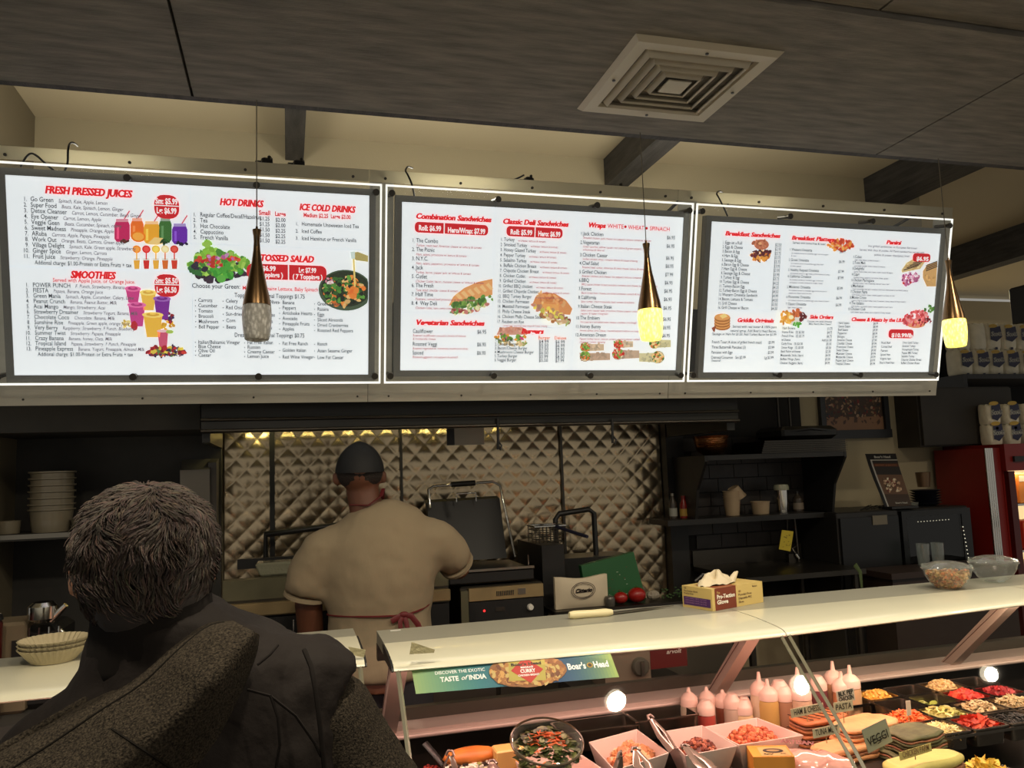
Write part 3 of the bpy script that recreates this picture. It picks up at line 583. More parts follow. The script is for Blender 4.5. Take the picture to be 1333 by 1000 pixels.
def panin(m):
    pp(m, [(1173, 352), (1180, 342), (1194, 334), (1204, 341), (1198, 350), (1174, 355)], lin((214, 186, 130))); mess(m, 1186, 346, 10, 5, [(206, 170, 110), (226, 200, 146)], 16, 3, .0011)
    for i in range(5): pp(m, [(1176+4*i, 351-3*i), (1196+2*i, 345-2*i), (1196+2*i, 346.2-2*i), (1176+4*i, 352.4-3*i)], lin((70, 44, 34)), .0013)
    mess(m, 1185, 363, 12, 8, [(196, 110, 150), (226, 160, 190), (206, 60, 60), (170, 80, 130), (230, 200, 210)], 60, 3.4, .0012, -.2)
    pp(m, [(1201, 353), (1207, 344), (1220, 341), (1218, 373), (1206, 373), (1201, 362)], lin((206, 160, 100)), .0014)
    for i in range(4): pp(m, [(1205, 352-2.2*i), (1220, 346-2.2*i), (1220, 347.4-2.2*i), (1205, 353.4-2.2*i)], lin((60, 40, 32)), .0016)
    mess(m, 1210, 363, 7, 7, [(216, 170, 104), (190, 140, 84)], 14, 3, .0015)
p3.pic(panin)
p3.pill(1188, 329.5, 1211, 13.5, [(1192, 339.2, 1208, '$6.95', 5.8)])
p3.head(1053, 414.8, 'Side Orders', 6.0, 1083.4)
p3.T(1050, 419.3, 'Choose one salad dressing', 2.8, x1=1082); p3.T(1052, 422.8, 'BBQ, Ranch, Blue Cheese', 2.8, x1=1081)
p3.rows(1017.6, 428.6, 474, ['Hash Browns||$1.75', 'Home Fries   (S) $2.50||$4.75', 'French Fries   (S) $2.70||$6.75', 'w/cheese||Add $1.00', 'Curly Fries   (S) $3.00||$5.50', 'Onion Rings   (S) $3.00||$5.50', 'Beef Pattie w/cheese||$2.50', 'Mozzarella Sticks (6pcs)||$4.95', 'Buffalo Wings (5pcs)||$5.00', 'Chicken Nuggets (6pcs)||$4.95'], h=3.7, wf=.80, price=1083)
p3.head(1107, 418, 'Cheese & Meats by the LB.', 6.2, 1173)
p3.rows(1090.6, 421.8, 475, [n+'||'+q for n, q in zip(['Hard Salami', 'Genoa Salami', 'Beef Salami', 'Pepperoni', 'Bologna', 'America Cheese', 'Cheddar Cheese', 'Provolone Cheese', 'Swiss Cheese', 'Muenster Cheese', 'Mozzarella Cheese', 'Pepper Jack Cheese', 'Tropical Cheese'], ['$8.99', '$8.99', '$9.99', '$8.99', '$7.99', '$7.99', '$9.99', '$9.99', '$9.99', '$9.99', '$9.99', '$9.99', '$9.99'])], h=3.6, wf=.80, price=1142.4)
p3.pill(1156.5, 428.6, 1189, 14.5, [(1159.5, 438.8, 1187, '$10.99/lb', 6.4)])
p3.rows(1146.4, 447.4, 473.4, ['Roast Beef', 'Corned Beef', 'Pastrami', 'Spiced Ham', 'Virginia Ham', "Boar's Head Ham"], h=3.5, wf=.80); p3.rows(1174, 447.4, 474, ['Oven Gold Turkey', 'Smoked Turkey', 'Honeymaple Turkey', 'Pepper Mill Turkey', 'Salsalito Turkey', 'Chipotle Chicken Breast', 'Buffalo Chicken Breast'], h=3.5, wf=.80)
def bbun(m):
    mess(m, 990, 333, 13, 7, [(226, 150, 60), (236, 170, 80), (90, 50, 40), (110, 40, 50), (206, 120, 50)], 60, 3.6, .0012)
    bb(m, 991, 318.5, 13, 8, lin((190, 110, 80)), .0016); mess(m, 990, 317, 10, 5, [(206, 130, 96), (180, 100, 70)], 24, 3, .0017); bb(m, 989, 317, 3, 2, lin((226, 170, 120)), .0022); mess(m, 992, 328, 12, 2.5, [(70, 40, 40), (90, 30, 40)], 20, 2.6, .0015)
p3.pic(bbun)
def pank(m):
    for i in range(4): bb(m, 940, 425-3.6*i, 14, 6.2, lin((176, 110, 56)), .0010+.0003*i); bb(m, 940, 423.6-3.6*i, 13.2, 5.3, lin((222, 158, 92)), .00115+.0003*i)
    pp(m, [(936, 411), (943, 408), (947, 412), (940, 415)], lin((240, 206, 130)), .0026); pp(m, [(926, 427), (932, 424), (930, 433), (928, 431)], lin((150, 76, 50)), .0012)
p3.pic(pank)
def plat1(m):
    bb(m, 1094, 321, 19, 8.6, lin((232, 226, 220)), .0009); mess(m, 1094, 319, 17.5, 7.5, [(226, 90, 44), (206, 70, 36), (236, 150, 60), (240, 170, 80), (190, 60, 40)], 90, 3.4)
p3.pic(plat1)
def plat2(m):
    bb(m, 1032, 415, 17, 10.5, lin((226, 220, 212)), .0009); mess(m, 1024, 413, 9, 9, [(236, 170, 76), (226, 150, 60), (206, 120, 50)], 40, 3.6); mess(m, 1036, 407, 7, 5, [(196, 90, 56), (206, 110, 60)], 20, 3.4, .0016)
    mess(m, 1044, 412, 5, 6, [(120, 30, 34), (96, 24, 30)], 20, 3, .0017); mess(m, 1037, 422, 5, 4, [(90, 170, 60), (70, 150, 50)], 14, 2.6, .0018); bb(m, 1029.5, 413, 4.6, 3.2, lin((240, 232, 190)), .0022)
p3.pic(plat2)
def ham(m):
    bb(m, 1192, 422, 19, 6.5, lin((226, 150, 110)), .0009); mess(m, 1192, 415, 17, 9.5, [(226, 90, 96), (236, 120, 120), (214, 70, 80), (240, 150, 150), (200, 60, 66)], 90, 4, .0011, -.15); mess(m, 1203, 418, 9, 4, [(110, 20, 30), (150, 40, 50)], 16, 2.4, .0018)
    mess(m, 1209, 402, 7, 4, [(70, 120, 50), (96, 140, 60)], 18, 3, .0016)
p3.pic(ham)

boards = [(p1, (8, 224), (482, 258), (18, 497), (478, 480), -.96, .339, 'left backlit menu board listing fresh pressed juices, smoothies and salads'),
          (p2, (524, 262), (891, 284), (520, 481), (878, 483), .353, 1.612, 'middle backlit menu board listing sandwiches, burgers and wraps'),
          (p3, (927, 288), (1225, 305), (914, 484), (1208, 485), 1.626, 2.918, 'right backlit menu board listing breakfast, panini and meats by the pound')]
BT = bl(497, 241, 0)[1]
SB = MB()
PANELS = []
for p, tl, tr, blc, br, ax0, ax1, lab in boards:
    c = [bl(*q, PO) for q in (tl, tr, blc, br)]; x0 = (c[0][0]+c[2][0])/2; x1 = (c[1][0]+c[3][0])/2; y1 = (c[0][1]+c[1][1])/2; y0 = (c[2][1]+c[3][1])/2
    y0 = min(y0, .052) if p is p1 else y0
    t = thing('menu_board', lab, 'menu board', bw((x0+x1)/2, 0, PO), 'backlit menu boards over the counter')
    m = MB(); w = .024
    for q in ((x0-w, x1+w, y1, y1+w), (x0-w, x1+w, y0-w, y0), (x0-w, x0, y0, y1), (x1, x1+w, y0, y1)): bbox(m, *q, PO-.028, PO+.004)
    build('box_frame', m, ALU, t)
    m = MB(); bbox(m, x0-w, x1+w, y0-w, y1+w, PO-.034, PO-.0285); build('back_plate', m, BLACK, t)
    m = MB(); m.cur = W_; bbox(m, x0, x1, y0, y1, PO-.02, PO); lp = build('light_panel', m, INK, t, fix=False)
    build('printed_text', p.t, INK, lp, fix=False).parent = lp
    for q in p.pics: build('printed_picture', q, INK, lp, fix=False)
    PANELS.append((lp, t))
    m = MB(); bbox(m, ax0+.004, ax1-.004, .004, BT-.004, -.002, .002); build('cover_sheet', m, CLEAR, t)
    for q in ((ax0, ax1, BT-.0035, BT+.0035), (ax0, ax1, -.0035, .0035), (ax0, ax0+.006, .0035, BT-.0035), (ax1-.006, ax1, .0035, BT-.0035)):
        m = MB(); bbox(m, *q, -.003, .003); build('lit_edge', m, EDGE, t)
    n = 4; 
    for k in range(n):
        for b in (.025, BT-.028):
            a = ax0+.022+(ax1-ax0-.044)*k/(n-1) if k in (0, n-1) else ax0+.022+(ax1-ax0-.044)*k/(n-1)
            m = MB(); m.tube([bw(a, b, -.075), bw(a, b, .010)], .008, 10); m.tube([bw(a, b, .004), bw(a, b, .013)], .0125, 12)
            build('standoff', m, STEELD, t, smooth=40)
# sub-parts keep the menu_board origin: place them relative to their own parent
for lp, t in PANELS:
    for ch in lp.children:
        me = ch.data
        me.transform(Matrix.Translation(-Vector(t['_o'])))
# the carrier behind the boards; its frosted upper rail lets the strip lamps behind it glow through
FROST = bpy.data.materials.new('frosted_rail'); FROST.use_nodes = True; _n = FROST.node_tree; _b = _n.nodes['Principled BSDF']; _b.inputs['Base Color'].default_value = (*lin((196, 190, 172)), 1); _b.inputs['Roughness'].default_value = .45
_t = _n.nodes.new('ShaderNodeBsdfTranslucent'); _t.inputs[0].default_value = (.80, .76, .62, 1); _x = _n.nodes.new('ShaderNodeMixShader'); _x.inputs[0].default_value = .45
_n.links.new(_b.outputs[0], _x.inputs[1]); _n.links.new(_t.outputs[0], _x.inputs[2]); _n.links.new(_x.outputs[0], _n.nodes['Material Output'].inputs[0])
RO = -.078
rt = thing('sign_rail_frame', 'long satin steel carrier frame screwed together behind the three menu boards', 'sign frame', bw(1, 0, RO))
btm = bl(500, 523, RO)[1]; tp = bl(600, 228.5, RO)[1]; th = .044
right = bl(1215, 505, RO)[0]+.0
xsr = [-1.35, .30, 1.58, right+.02]
for i in range(3):
    m = MB(); bbox(m, xsr[i]+.001, xsr[i+1]-.001, btm, btm+.115, RO-.004, RO); build('lower_rail', m, RAILM, rt)
    m = MB(); bbox(m, xsr[i]+.001, xsr[i+1]-.001, tp-th, tp, RO-.004, RO); build('upper_rail', m, FROST, rt)
for a0, a1 in ((-1.01, -.93), (.302, .392), (1.582, 1.672), (right-.085, right+.018)):
    m = MB(); bbox(m, a0, a1, btm+.116, tp-th-.001, RO-.004, RO); build('stile', m, RAILM, rt)
for i in range(3):
    for k in range(5):
        a = xsr[i]+.06+(xsr[i+1]-xsr[i]-.12)*k/4
        m = MB(); m.tube([bw(a, tp-.03, RO-.001), bw(a, tp-.03, RO+.006)], .0055, 8); build('screw', m, STEELD, rt, smooth=40)
        m = MB(); m.tube([bw(a+.02, btm+.022, RO-.001), bw(a+.02, btm+.022, RO+.003)], .004, 8); build('screw', m, STEELD, rt, smooth=40)
for a in (-1.2, .35, 1.63, 2.85):
    build('hanger_bracket', MB().tube([bw(a, tp-.02, RO-.004), bw(a, tp-.02, RO-.05), (a, 4.05, 2.66)], .008, 6), BLACK, rt)
# black power leads looping over the rail
def cord(pts, lab, r=.0035):
    P = [bw(*bl(x, y, o), o) for x, y, o in pts]
    q = [];
    for i in range(len(P)-1):
        a = P[max(i-1, 0)]; b = P[i]; c = P[i+1]; d = P[min(i+2, len(P)-1)]
        for k in range(5):
            t = k/5; q.append(.5*((2*b)+(c-a)*t+(2*a-5*b+4*c-d)*t*t+(3*b-a-3*c+d)*t**3))
    q.append(P[-1]); build('power_cord', MB().tube(q, r, 6), BLACK, PANELS[lab][1], smooth=60)
cord([(27, 217, -.07), (33, 206, -.06), (40, 200, -.05), (48, 203, -.06), (58, 212, -.065), (70, 222, -.07)], 0)
cord([(84, 223, -.07), (88, 212, -.06), (88.5, 196, -.065), (91, 187, -.08), (96, 186, -.09), (101, 190, -.12)], 0)
cord([(540, 258, -.07), (536, 240, -.05), (531, 228, -.06), (528, 222, -.07), (531, 217, -.09), (537, 219, -.12)], 1)
cord([(663, 236, -.085), (674, 232, -.10), (682, 228, -.12)], 1)
cord([(947, 281, -.07), (942, 270, -.05), (936, 258, -.06), (933, 252, -.07), (937, 249, -.09), (943, 253, -.12)], 2)
for x, y, w in ((347, 204, .05), (389, 207, .05), (690, 229, .045), (806, 240, .06), (967, 255, .06)):
    p = bw(*bl(x, y, -.12), -.12)
    w *= .8; p = p+Vector((0, .02, -.012)); m = MB(); m.box(p, (w, .03, .026), rz=.2, bev=.006); m.box(p+Vector((w*.3, 0, .012)), (w*.3, .03, .02), rz=-.3, bev=.004)
    m.tube([p+Vector((-w*.4, 0, 0)), p+Vector((-w*.9, .01, .005)), p+Vector((-w*1.3, .01, -.03))], .004, 6)
    tag(build('power_supply', m, BLACK, origin=p), 'small black power supply behind the %s' % {347: 'left board, beside the pendant cord', 389: 'left board, under the ceiling joist', 690: 'middle board, near its left end', 806: 'middle board, near the lit pendant', 967: 'right board'}[x], 'power supply', 'power supplies behind the rail')
ORD = ['first', 'second', 'third', 'fourth', 'fifth', 'sixth', 'seventh', 'eighth']
# ------------------------------------------------------------------ pendants
BRONZE = mat('bronze_metal', (128, 102, 72), .28, 1, bump=.02)
def pendant_glass(name, e):
    if name in _M: return _M[name]
    m = mat(name, (214, 208, 190) if not e else (255, 240, 130), .25, coat=.4, var=.0, bump=.5, bscale=90)
    nt = m.node_tree; b = nt.nodes['Principled BSDF']; tc = nt.nodes.new('ShaderNodeTexCoord'); n = nt.nodes.new('ShaderNodeTexVoronoi'); n.inputs['Scale'].default_value = 120
    mp = nt.nodes.new('ShaderNodeMapping'); mp.inputs['Scale'].default_value = (1, 1, .45); mp.inputs['Rotation'].default_value = (.4, .3, 0)
    nt.links.new(tc.outputs['Object'], mp.inputs[0]); nt.links.new(mp.outputs[0], n.inputs['Vector'])
    r = nt.nodes.new('ShaderNodeValToRGB'); r.color_ramp.elements[0].position = .15; r.color_ramp.elements[1].position = .6
    nt.links.new(n.outputs['Distance'], r.inputs[0])
    if e:
        r.color_ramp.elements[0].color = (1, .93, .30, 1); r.color_ramp.elements[1].color = (.86, .70, .10, 1)
        nt.links.new(r.outputs[0], b.inputs['Emission Color']); b.inputs['Emission Strength'].default_value = e
    else:
        r.color_ramp.elements[0].color = (.80, .79, .74, 1); r.color_ramp.elements[1].color = (.42, .41, .37, 1)
        nt.links.new(r.outputs[0], b.inputs['Base Color'])
    return m
def make_pendant(lab, e):
    t = thing('pendant_lamp', lab, 'pendant lamp', (0, 0, 0), 'bronze and crackle glass pendants over the counter', world=False)
    build('body', MB().lathe([(.0, .345), (.003, .345), (.004, .338), (.0125, .335), (.0125, .330), (.0098, .315), (.0088, .298), (.0105, .27), (.015, .235), (.022, .20), (.030, .160), (.037, .128), (.0405, .104), (.0385, .104), (.030, .13), (.0, .14)], n=32), BRONZE, t, smooth=50)
    build('seam_band', MB().box((0, -.0092, .30), (.003, .003, .035)), CHROME, t)
    build('glass_shade', MB().lathe([(.036, .108), (.0412, .100), (.0425, .075), (.0415, .050), (.0385, .020), (.0345, .002), (.031, .0), (.0, .004)], n=32), pendant_glass('crackle_glass_lit' if e else 'crackle_glass_unlit', e), t, smooth=50)
    build('cord', MB().tube([(0, 0, .344), (0, 0, .80)], .0017, 6), mat('pendant_cord', (120, 112, 96), .5), t)
    return t
PY = 2.455
for px, pyb, lab, e in ((334.5, 443, 'unlit pendant lamp with grey crackled glass in front of the left menu board', 0), (848, 443, 'lit yellow pendant lamp in front of the middle menu board', 2.0), (1245, 451.5, 'lit yellow pendant lamp at the right end of the right menu board', 2.0)):
    p = at(px, pyb, Y=PY); t = make_pendant(lab, e); t.location = (p.x, PY, p.z)
    zc = 2.80-p.z
    c = [o for o in t.children if o.name.startswith('cord')][0]
    c.data.transform(Matrix.Translation((0, 0, 0)))
    for v in c.data.vertices:
        if v.co.z > .6: v.co.z = zc+.001

# ------------------------------------------------------------------ exhaust hood and quilted splashback
t = thing('exhaust_hood', 'dark steel exhaust hood over the cook line under the menu boards', 'exhaust hood', (.67, 3.6, 1.84))
HD = mat('hood_dark_steel', (58, 57, 55), .35, .8, bump=.03)
build('canopy', MB().b2(-.30, 1.98, 3.32, 3.94, 1.905, 2.35), HD, t)
build('front_lip', MB().b2(-.32, 2.0, 3.285, 3.318, 1.835, 2.36), HD, t)
build('lip_channel', MB().tube([(-.32, 3.278, 1.842), (2.0, 3.278, 1.842)], .007, 8), STEELD, t, smooth=60)
build('lip_channel', MB().tube([(-.32, 3.278, 1.885), (2.0, 3.278, 1.885)], .006, 8), STEELD, t, smooth=60)
for x0, x1 in ((-.32, -.29), (1.96, 2.0)): build('end_panel', MB().b2(x0, x1, 3.32, 3.94, 1.80, 1.904), HD, t)
for k in range(4): build('grease_filter', MB().box((.10+.42*k, 3.62, 1.895), (.40, .5, .014)), STEELD, t)
build('sign_plate', MB().b2(.735, .875, 3.62, 3.63, 1.775, 1.885), mat('hood_plate', (172, 166, 150), .5), t)
build('plate_rim', MB().b2(.70, .735, 3.62, 3.63, 1.775, 1.885), BLACK, t)
for px, y1 in ((648, 585), (797, 577)):
    a = at(px, 545, Y=3.27); b = at(px+.5, y1, Y=3.27)
    m = MB().tube([a, b], .006, 8); m.tube([b+Vector((0, 0, .035)), b+Vector((.012, -.012, .015)), b+Vector((.006, -.012, -.005))], .004, 6)
    tag(build('hanging_hook', m, BLACK, origin=a, smooth=50), 'black hook rod hanging from the hood %s' % ('beside the pale plate' if px == 648 else 'near its right end'), 'hook')
QS = mat('quilted_steel', (200, 180, 148), .23, 1, bump=.05, bscale=14)
t = thing('quilted_splashback', 'quilted diamond pattern steel splashback behind the cook line', 'splashback', (.8, 4.0, .9))
D = .0945
def quilt(x, z):
    u = (x+z)/D; w = (x-z)/D; u -= math.floor(u); w -= math.floor(w)
    h = (math.sin(PI*u)*math.sin(PI*w))**.55
    return 4.02-.0040*h-.006*noise.noise(Vector((x*2.6, z*2.6, 1.3)))-.0012*noise.noise(Vector((x*14, z*14, 3)))
for x0, x1 in ((-.287, -.078), (-.066, .536), (.546, 1.376), (1.386, 1.952)):
    n = int((x1-x0)/.0059); build('quilted_panel', MB().grid(lambda a, b: Vector((x0+(x1-x0)*a, quilt(x0+(x1-x0)*a, .93+.95*b), .93+.95*b)), n, 160), QS, t, smooth=50, fix=False)
for x in (-.072, .541, 1.381): build('joint_strip', MB().b2(x-.006 if x > 0 else x-.012, x+.006 if x > 0 else x+.010, 4.000, 4.012, .93, 1.88), STEELD if x > 0 else BLACK, t)
build('edge_post', MB().b2(1.957, 2.06, 3.95, 4.04, .93, 1.9), BLACK, t)

# dark cupboard wall left of the cook line
struct('trim_dark_partition', MB().b2(-3.2, -.295, 3.93, 3.99, 0, 1.95), DARK)
struct('trim_dark_soffit', MB().b2(-3.2, -.34, 3.45, 3.92, 1.86, 2.3), DARK)
a = at(235, 598, Y=3.86); b = at(283, 690, Y=3.86)
t = thing('towel_dispenser', 'pale grey paper towel dispenser on the dark wall left of the splashback', 'dispenser', ((a.x+b.x)/2, 3.86, b.z))
m = MB(); x0, x1, z0, z1 = a.x, b.x, b.z, a.z
m.extr([(x0, 3.93, z0), (x0+.01, 3.80, z0+.02), (x0+.01, 3.76, z1-.05), (x0, 3.93, z1)], (0, 0, 0), (x1-x0-.035, 0, 0)); build('housing', m, mat('dispenser_grey', (150, 144, 132), .45, bump=.02), t)
m = MB(); m.extr([(x1-.034, 3.93, z0), (x1-.034, 3.82, z0+.02), (x1-.034, 3.79, z1-.02), (x1-.034, 3.93, z1)], (0, 0, 0), (.034, 0, 0)); build('side_cheek', m, mat('dispenser_cheek', (96, 91, 84), .45), t)

# shelf with stacked tubs, far left
t = thing('wall_shelf', 'dark wall shelf with a pale edge at far left behind the customer', 'shelf', (-1.1, 3.75, 1.455))
build('board', MB().b2(-1.7, -.62, 3.58, 3.92, 1.445, 1.468), DARK, t); build('edge_strip', MB().b2(-1.7, -.62, 3.574, 3.58, 1.452, 1.470), STEEL, t)
for x in (-1.5, -.72): build('bracket', MB().extr([(x, 3.6, 1.444), (x, 3.92, 1.444), (x, 3.92, 1.28)], (0, 0, 0), (.012, 0, 0)), BLACK, t)
TUB = mat('translucent_tub', (148, 138, 116), .3, coat=.3)
for i in range(7):
    z = 1.469+.026*i if i else 1.469
    m = MB().shell([(.074, z), (.080, z+.08), (.088, z+.083), (.088, z+.089), (.079, z+.086), (.072, z+.004), (0, z+.003)], (-.935, 3.72, 0), 24)
    if i == 0: m = MB().shell([(.070, z), (.080, z+.085), (.088, z+.088), (.088, z+.094), (.079, z+.09), (.068, z+.004), (0, z+.003)], (-.935, 3.72, 0), 24)
    o = build('plastic_tub', m, TUB, origin=(-.935, 3.72, z), smooth=50)
    tag(o, 'clear tub on the far left shelf, '+ORD[i]+' from the bottom of the nest', 'tub', 'nested tubs on the far left shelf')
for k, (x, y) in enumerate(((-.80, 3.70), (-.80, 3.70))):
    z = 1.469+.022*k; m = MB().shell([(.052, z), (.060, z+.022), (.064, z+.024), (.05, z+.02), (0, z+.003)], (x, y, 0), 20)
    tag(build('shallow_container', m, TUB, origin=(x, y, z), smooth=50), ('upper' if k else 'lower')+' of two nested shallow containers beside the tub stack', 'container', 'shallow containers beside the tub stack')
m = MB().shell([(.04, 1.469), (.045, 1.52), (.04, 1.518), (0, 1.473)], (-1.09, 3.72, 0), 16); tag(build('cup', m, TUB, origin=(-1.09, 3.72, 1.469), smooth=50), 'low dim cup at the left end of the far left shelf', 'cup')

# ------------------------------------------------------------------ cook line
t = thing('back_counter', 'steel work counter along the quilted splashback', 'counter', (.7, 3.65, 0))
build('worktop', MB().b2(-.28, 1.95, 3.30, 3.97, .915, .95), STEEL, t); build('cabinet_front', MB().b2(-.28, 1.95, 3.34, 3.95, .1, .914), STEELD, t)
for k in range(4): build('cabinet_door', MB().b2(-.26+.55*k, .27+.55*k, 3.325, 3.339, .15, .88), STEEL, t)
BEI = mat('worn_beige_steel', (166, 144, 104), .4, .5, var=.12, vscale=10)
OLV = mat('olive_grey_steel', (112, 108, 84), .45, .5, var=.12, vscale=8)
t = thing('flat_griddle', 'wide griddle with beige front and black switch panel left of the cook', 'griddle', (.18, 3.6, .95))
build('body', MB().b2(-.25, .655, 3.44, 3.92, .951, 1.175), STEELD, t)
build('front_band', MB().b2(-.25, .655, 3.40, 3.439, 1.115, 1.165, .004), BEI, t)
build('control_panel', MB().b2(-.24, .65, 3.415, 3.439, .96, 1.105), BLACK, t)
build('top_rail', MB().b2(-.25, .655, 3.43, 3.50, 1.176, 1.255), OLV, t)
for k in range(6): build('switch', MB().b2(-.09+.105*k, -.085+.105*k, 3.408, 3.415, .98, 1.09), CHROME, t)
for k in range(6): build('knob', MB().lathe([(.014, 0), (.012, .02)], M=Matrix.Rotation(PI/2, 4, 'X'), c=(-.035+.105*k, 3.414, 1.03), n=14), BLACK, t)
build('handle_frame', MB().tube([(-.10, 3.9, 1.17), (-.10, 3.9, 1.40), (.30, 3.9, 1.43), (.30, 3.9, 1.2)], .016, 8), BLACK, t, smooth=50)
build('back_guard', MB().b2(-.22, .5, 3.84, 3.87, 1.256, 1.30), BLACK, t)
m = MB().box((-.03, 3.55, 1.283), (.20, .12, .055), taper=.85, bev=.008); tag(build('clear_clamshell', m, mat('clouded_plastic', (150, 150, 128), .2, coat=.5, bump=.4, bscale=60), origin=(-.03, 3.55, 1.256)), 'clear plastic clamshell box lying on the griddle rail beside the cook', 'plastic box')

t = thing('panini_grill', 'contact grill with its black lid open to the right of the cook', 'grill', (.87, 3.6, .95))
build('base', MB().b2(.70, 1.07, 3.43, 3.85, .951, 1.165, .006), STEELD, t)
build('front_band', MB().b2(.735, 1.065, 3.405, 3.429, 1.105, 1.158), BEI, t)
build('side_strip', MB().b2(.70, .732, 3.405, 3.429, 1.015, 1.15), OLV, t)
build('control_panel', MB().b2(.735, 1.065, 3.410, 3.429, 1.02, 1.10), BLACK, t)
build('lower_band', MB().b2(.735, 1.06, 3.408, 3.43, .995, 1.012), BEI, t)
build('vent_slots', MB().add([], []) if False else (lambda m: [m.b2(.855+.008*k, .859+.008*k, 3.402, 3.405, 1.12, 1.14) for k in range(10)] and m)(MB()), BLACK, t)
build('brand_plate', MB().b2(.95, .985, 3.402, 3.405, 1.12, 1.145), STEEL, t)
build('knob', MB().lathe([(.014, 0), (.014, .012), (.010, .02)], M=Matrix.Rotation(PI/2, 4, 'X'), c=(1.003, 3.41, 1.062), n=16), WHITEP, t)
build('indicator', MB().ball((.80, 3.408, 1.062), .005), mat('red_indicator', (255, 40, 40), emit=2.5), t)
build('display', MB().b2(.85, .89, 3.407, 3.41, 1.055, 1.072), mat('display_dark', (50, 46, 40), .2), t)
build('lower_plate', MB().b2(.655, 1.03, 3.42, 3.82, 1.175, 1.225, .006), BLACK, t); build('plate_edge', MB().b2(.655, 1.03, 3.412, 3.42, 1.226, 1.236), STEEL, t)
m = MB(); m.extr([(.63, 3.70, 1.245), (.985, 3.70, 1.245), (.985, 3.80, 1.52), (.63, 3.80, 1.515)], (0, 0, 0), (0, .05, .01)); build('lid', m, mat('lid_black', (17, 17, 17), .5), t)
fr = [(.640, 3.76, 1.49), (.635, 3.78, 1.575), (.66, 3.78, 1.59), (.95, 3.78, 1.60), (.985, 3.78, 1.58), (1.0, 3.76, 1.47), (1.015, 3.66, 1.25)]
build('lid_frame', MB().tube(fr, .006, 8), CHROME, t, smooth=60)
build('grip', MB().tube([(.745, 3.775, 1.595), (.86, 3.775, 1.598)], .013, 10), BLACK, t, smooth=60)
build('latch_bar', MB().tube([(.765, 3.76, 1.512), (.765, 3.76, 1.55), (.86, 3.76, 1.552), (.86, 3.76, 1.512)], .004, 8), CHROME, t, smooth=60)
build('spring_rod', MB().tube([(1.03, 3.5, 1.23), (1.03, 3.5, 1.275)], .004, 6), CHROME, t)

t = thing('fryer', 'black countertop fryer with a thick black loop handle beside the grill', 'fryer', (1.3, 3.75, .95))
build('body', MB().b2(1.095, 1.20, 3.5, 3.9, .951, 1.31), BLACK, t); build('tank', MB().b2(1.202, 1.62, 3.72, 3.93, .951, 1.22), BLACK, t)
build('loop_handle', MB().tube([(1.265, 3.80, 1.2), (1.265, 3.80, 1.405), (1.285, 3.80, 1.43), (1.44, 3.80, 1.445), (1.468, 3.80, 1.425), (1.470, 3.80, 1.2)], .0135, 10), BLACK, t, smooth=60)
t = thing('fry_basket', 'dark wire fry basket propped on the fryer left of the loop handle', 'basket', (1.17, 3.7, 1.31))
m = MB()
for k in range(9):
    x = 1.10+.018*k; m.tube([(x, 3.60, 1.312), (x, 3.60, 1.385), ], .0018, 5); m.tube([(x, 3.72, 1.312), (x, 3.72, 1.385)], .0018, 5); m.tube([(x, 3.60, 1.313), (x, 3.72, 1.313)], .0018, 5)
for z in (1.33, 1.35, 1.37): m.tube([(1.10, 3.60, z), (1.245, 3.60, z), (1.245, 3.72, z), (1.10, 3.72, z), (1.10, 3.60, z)], .0018, 5)
build('wire_mesh', m, STEELD, t)
build('rim', MB().tube([(1.098, 3.598, 1.388), (1.247, 3.598, 1.388), (1.247, 3.722, 1.388), (1.098, 3.722, 1.388), (1.098, 3.598, 1.388)], .004, 6), CHROME, t)
build('handle', MB().tube([(1.20, 3.6, 1.385), (1.25, 3.50, 1.36), (1.285, 3.42, 1.345)], .008, 8), mat('dark_blue_grip', (30, 32, 52), .5), t, smooth=60)

t = thing('prep_stand', 'low steel prep stand at the right end of the cook line', 'stand', (1.45, 3.5, .95))
build('top', MB().b2(1.09, 1.93, 3.33, 3.49, 1.03, 1.045), STEELD, t)
for x in (1.11, 1.91):
    for y in (3.35, 3.47): build('leg', MB().b2(x-.01, x+.01, y-.01, y+.01, .951, 1.029), STEELD, t)
# white box with oval emblem
bx = [at(722, 754, Y=3.38), at(790, 747, Y=3.38)]; x0, x1 = bx[0].x, bx[1].x; zt = bx[0].z
t = thing('paper_sack', 'off white paper sack with an oval script emblem behind the counter', 'sack', ((x0+x1)/2, 3.4, 1.046))
m = MB().grid(lambda u, v: Vector((x0+(x1-x0)*u, 3.38-.018*math.sin(PI*u)**.5*math.sin(PI*v)**.6, 1.046+(zt-1.046)*v+.006*math.cos(2*PI*u)*v)), 16, 12)
m.grid(lambda u, v: Vector((x1+(x0-x1)*u, 3.40+.02*math.sin(PI*u)**.5*math.sin(PI*v)**.6, 1.046+(zt-1.046)*v+.006*math.cos(2*PI*u)*v)), 16, 12)
for u0, xx in ((0, x0), (1, x1)): m.grid(lambda u, v: Vector((xx, 3.38+.02*u, 1.046+(zt-1.046)*v+.006*v)), 1, 12)
m.grid(lambda u, v: Vector((x0+(x1-x0)*u, 3.38+.02*v, zt+.006*math.cos(2*PI*u))), 16, 1)
build('paper', m, mat('off_white_paper', (206, 192, 166), .7, var=.06, vscale=6), t, smooth=40)
m = MB(); fr_ = (Vector(((x0+x1)/2, 3.3585, 1.122)), Vector((1, 0, .02)).normalized(), Vector((0, 0, 1)), Vector((0, -1, 0)))
K = lin((70, 58, 56))
for r in (1.0, .86):
    P = ell(0, 0, .056*r, .036*r, 28); Q = ell(0, 0, .056*r-.0025, .036*r-.0025, 28)
    for i in range(28): poly(m, [P[i], P[(i+1) % 28], Q[(i+1) % 28], Q[i]], fr_, .0005, K)
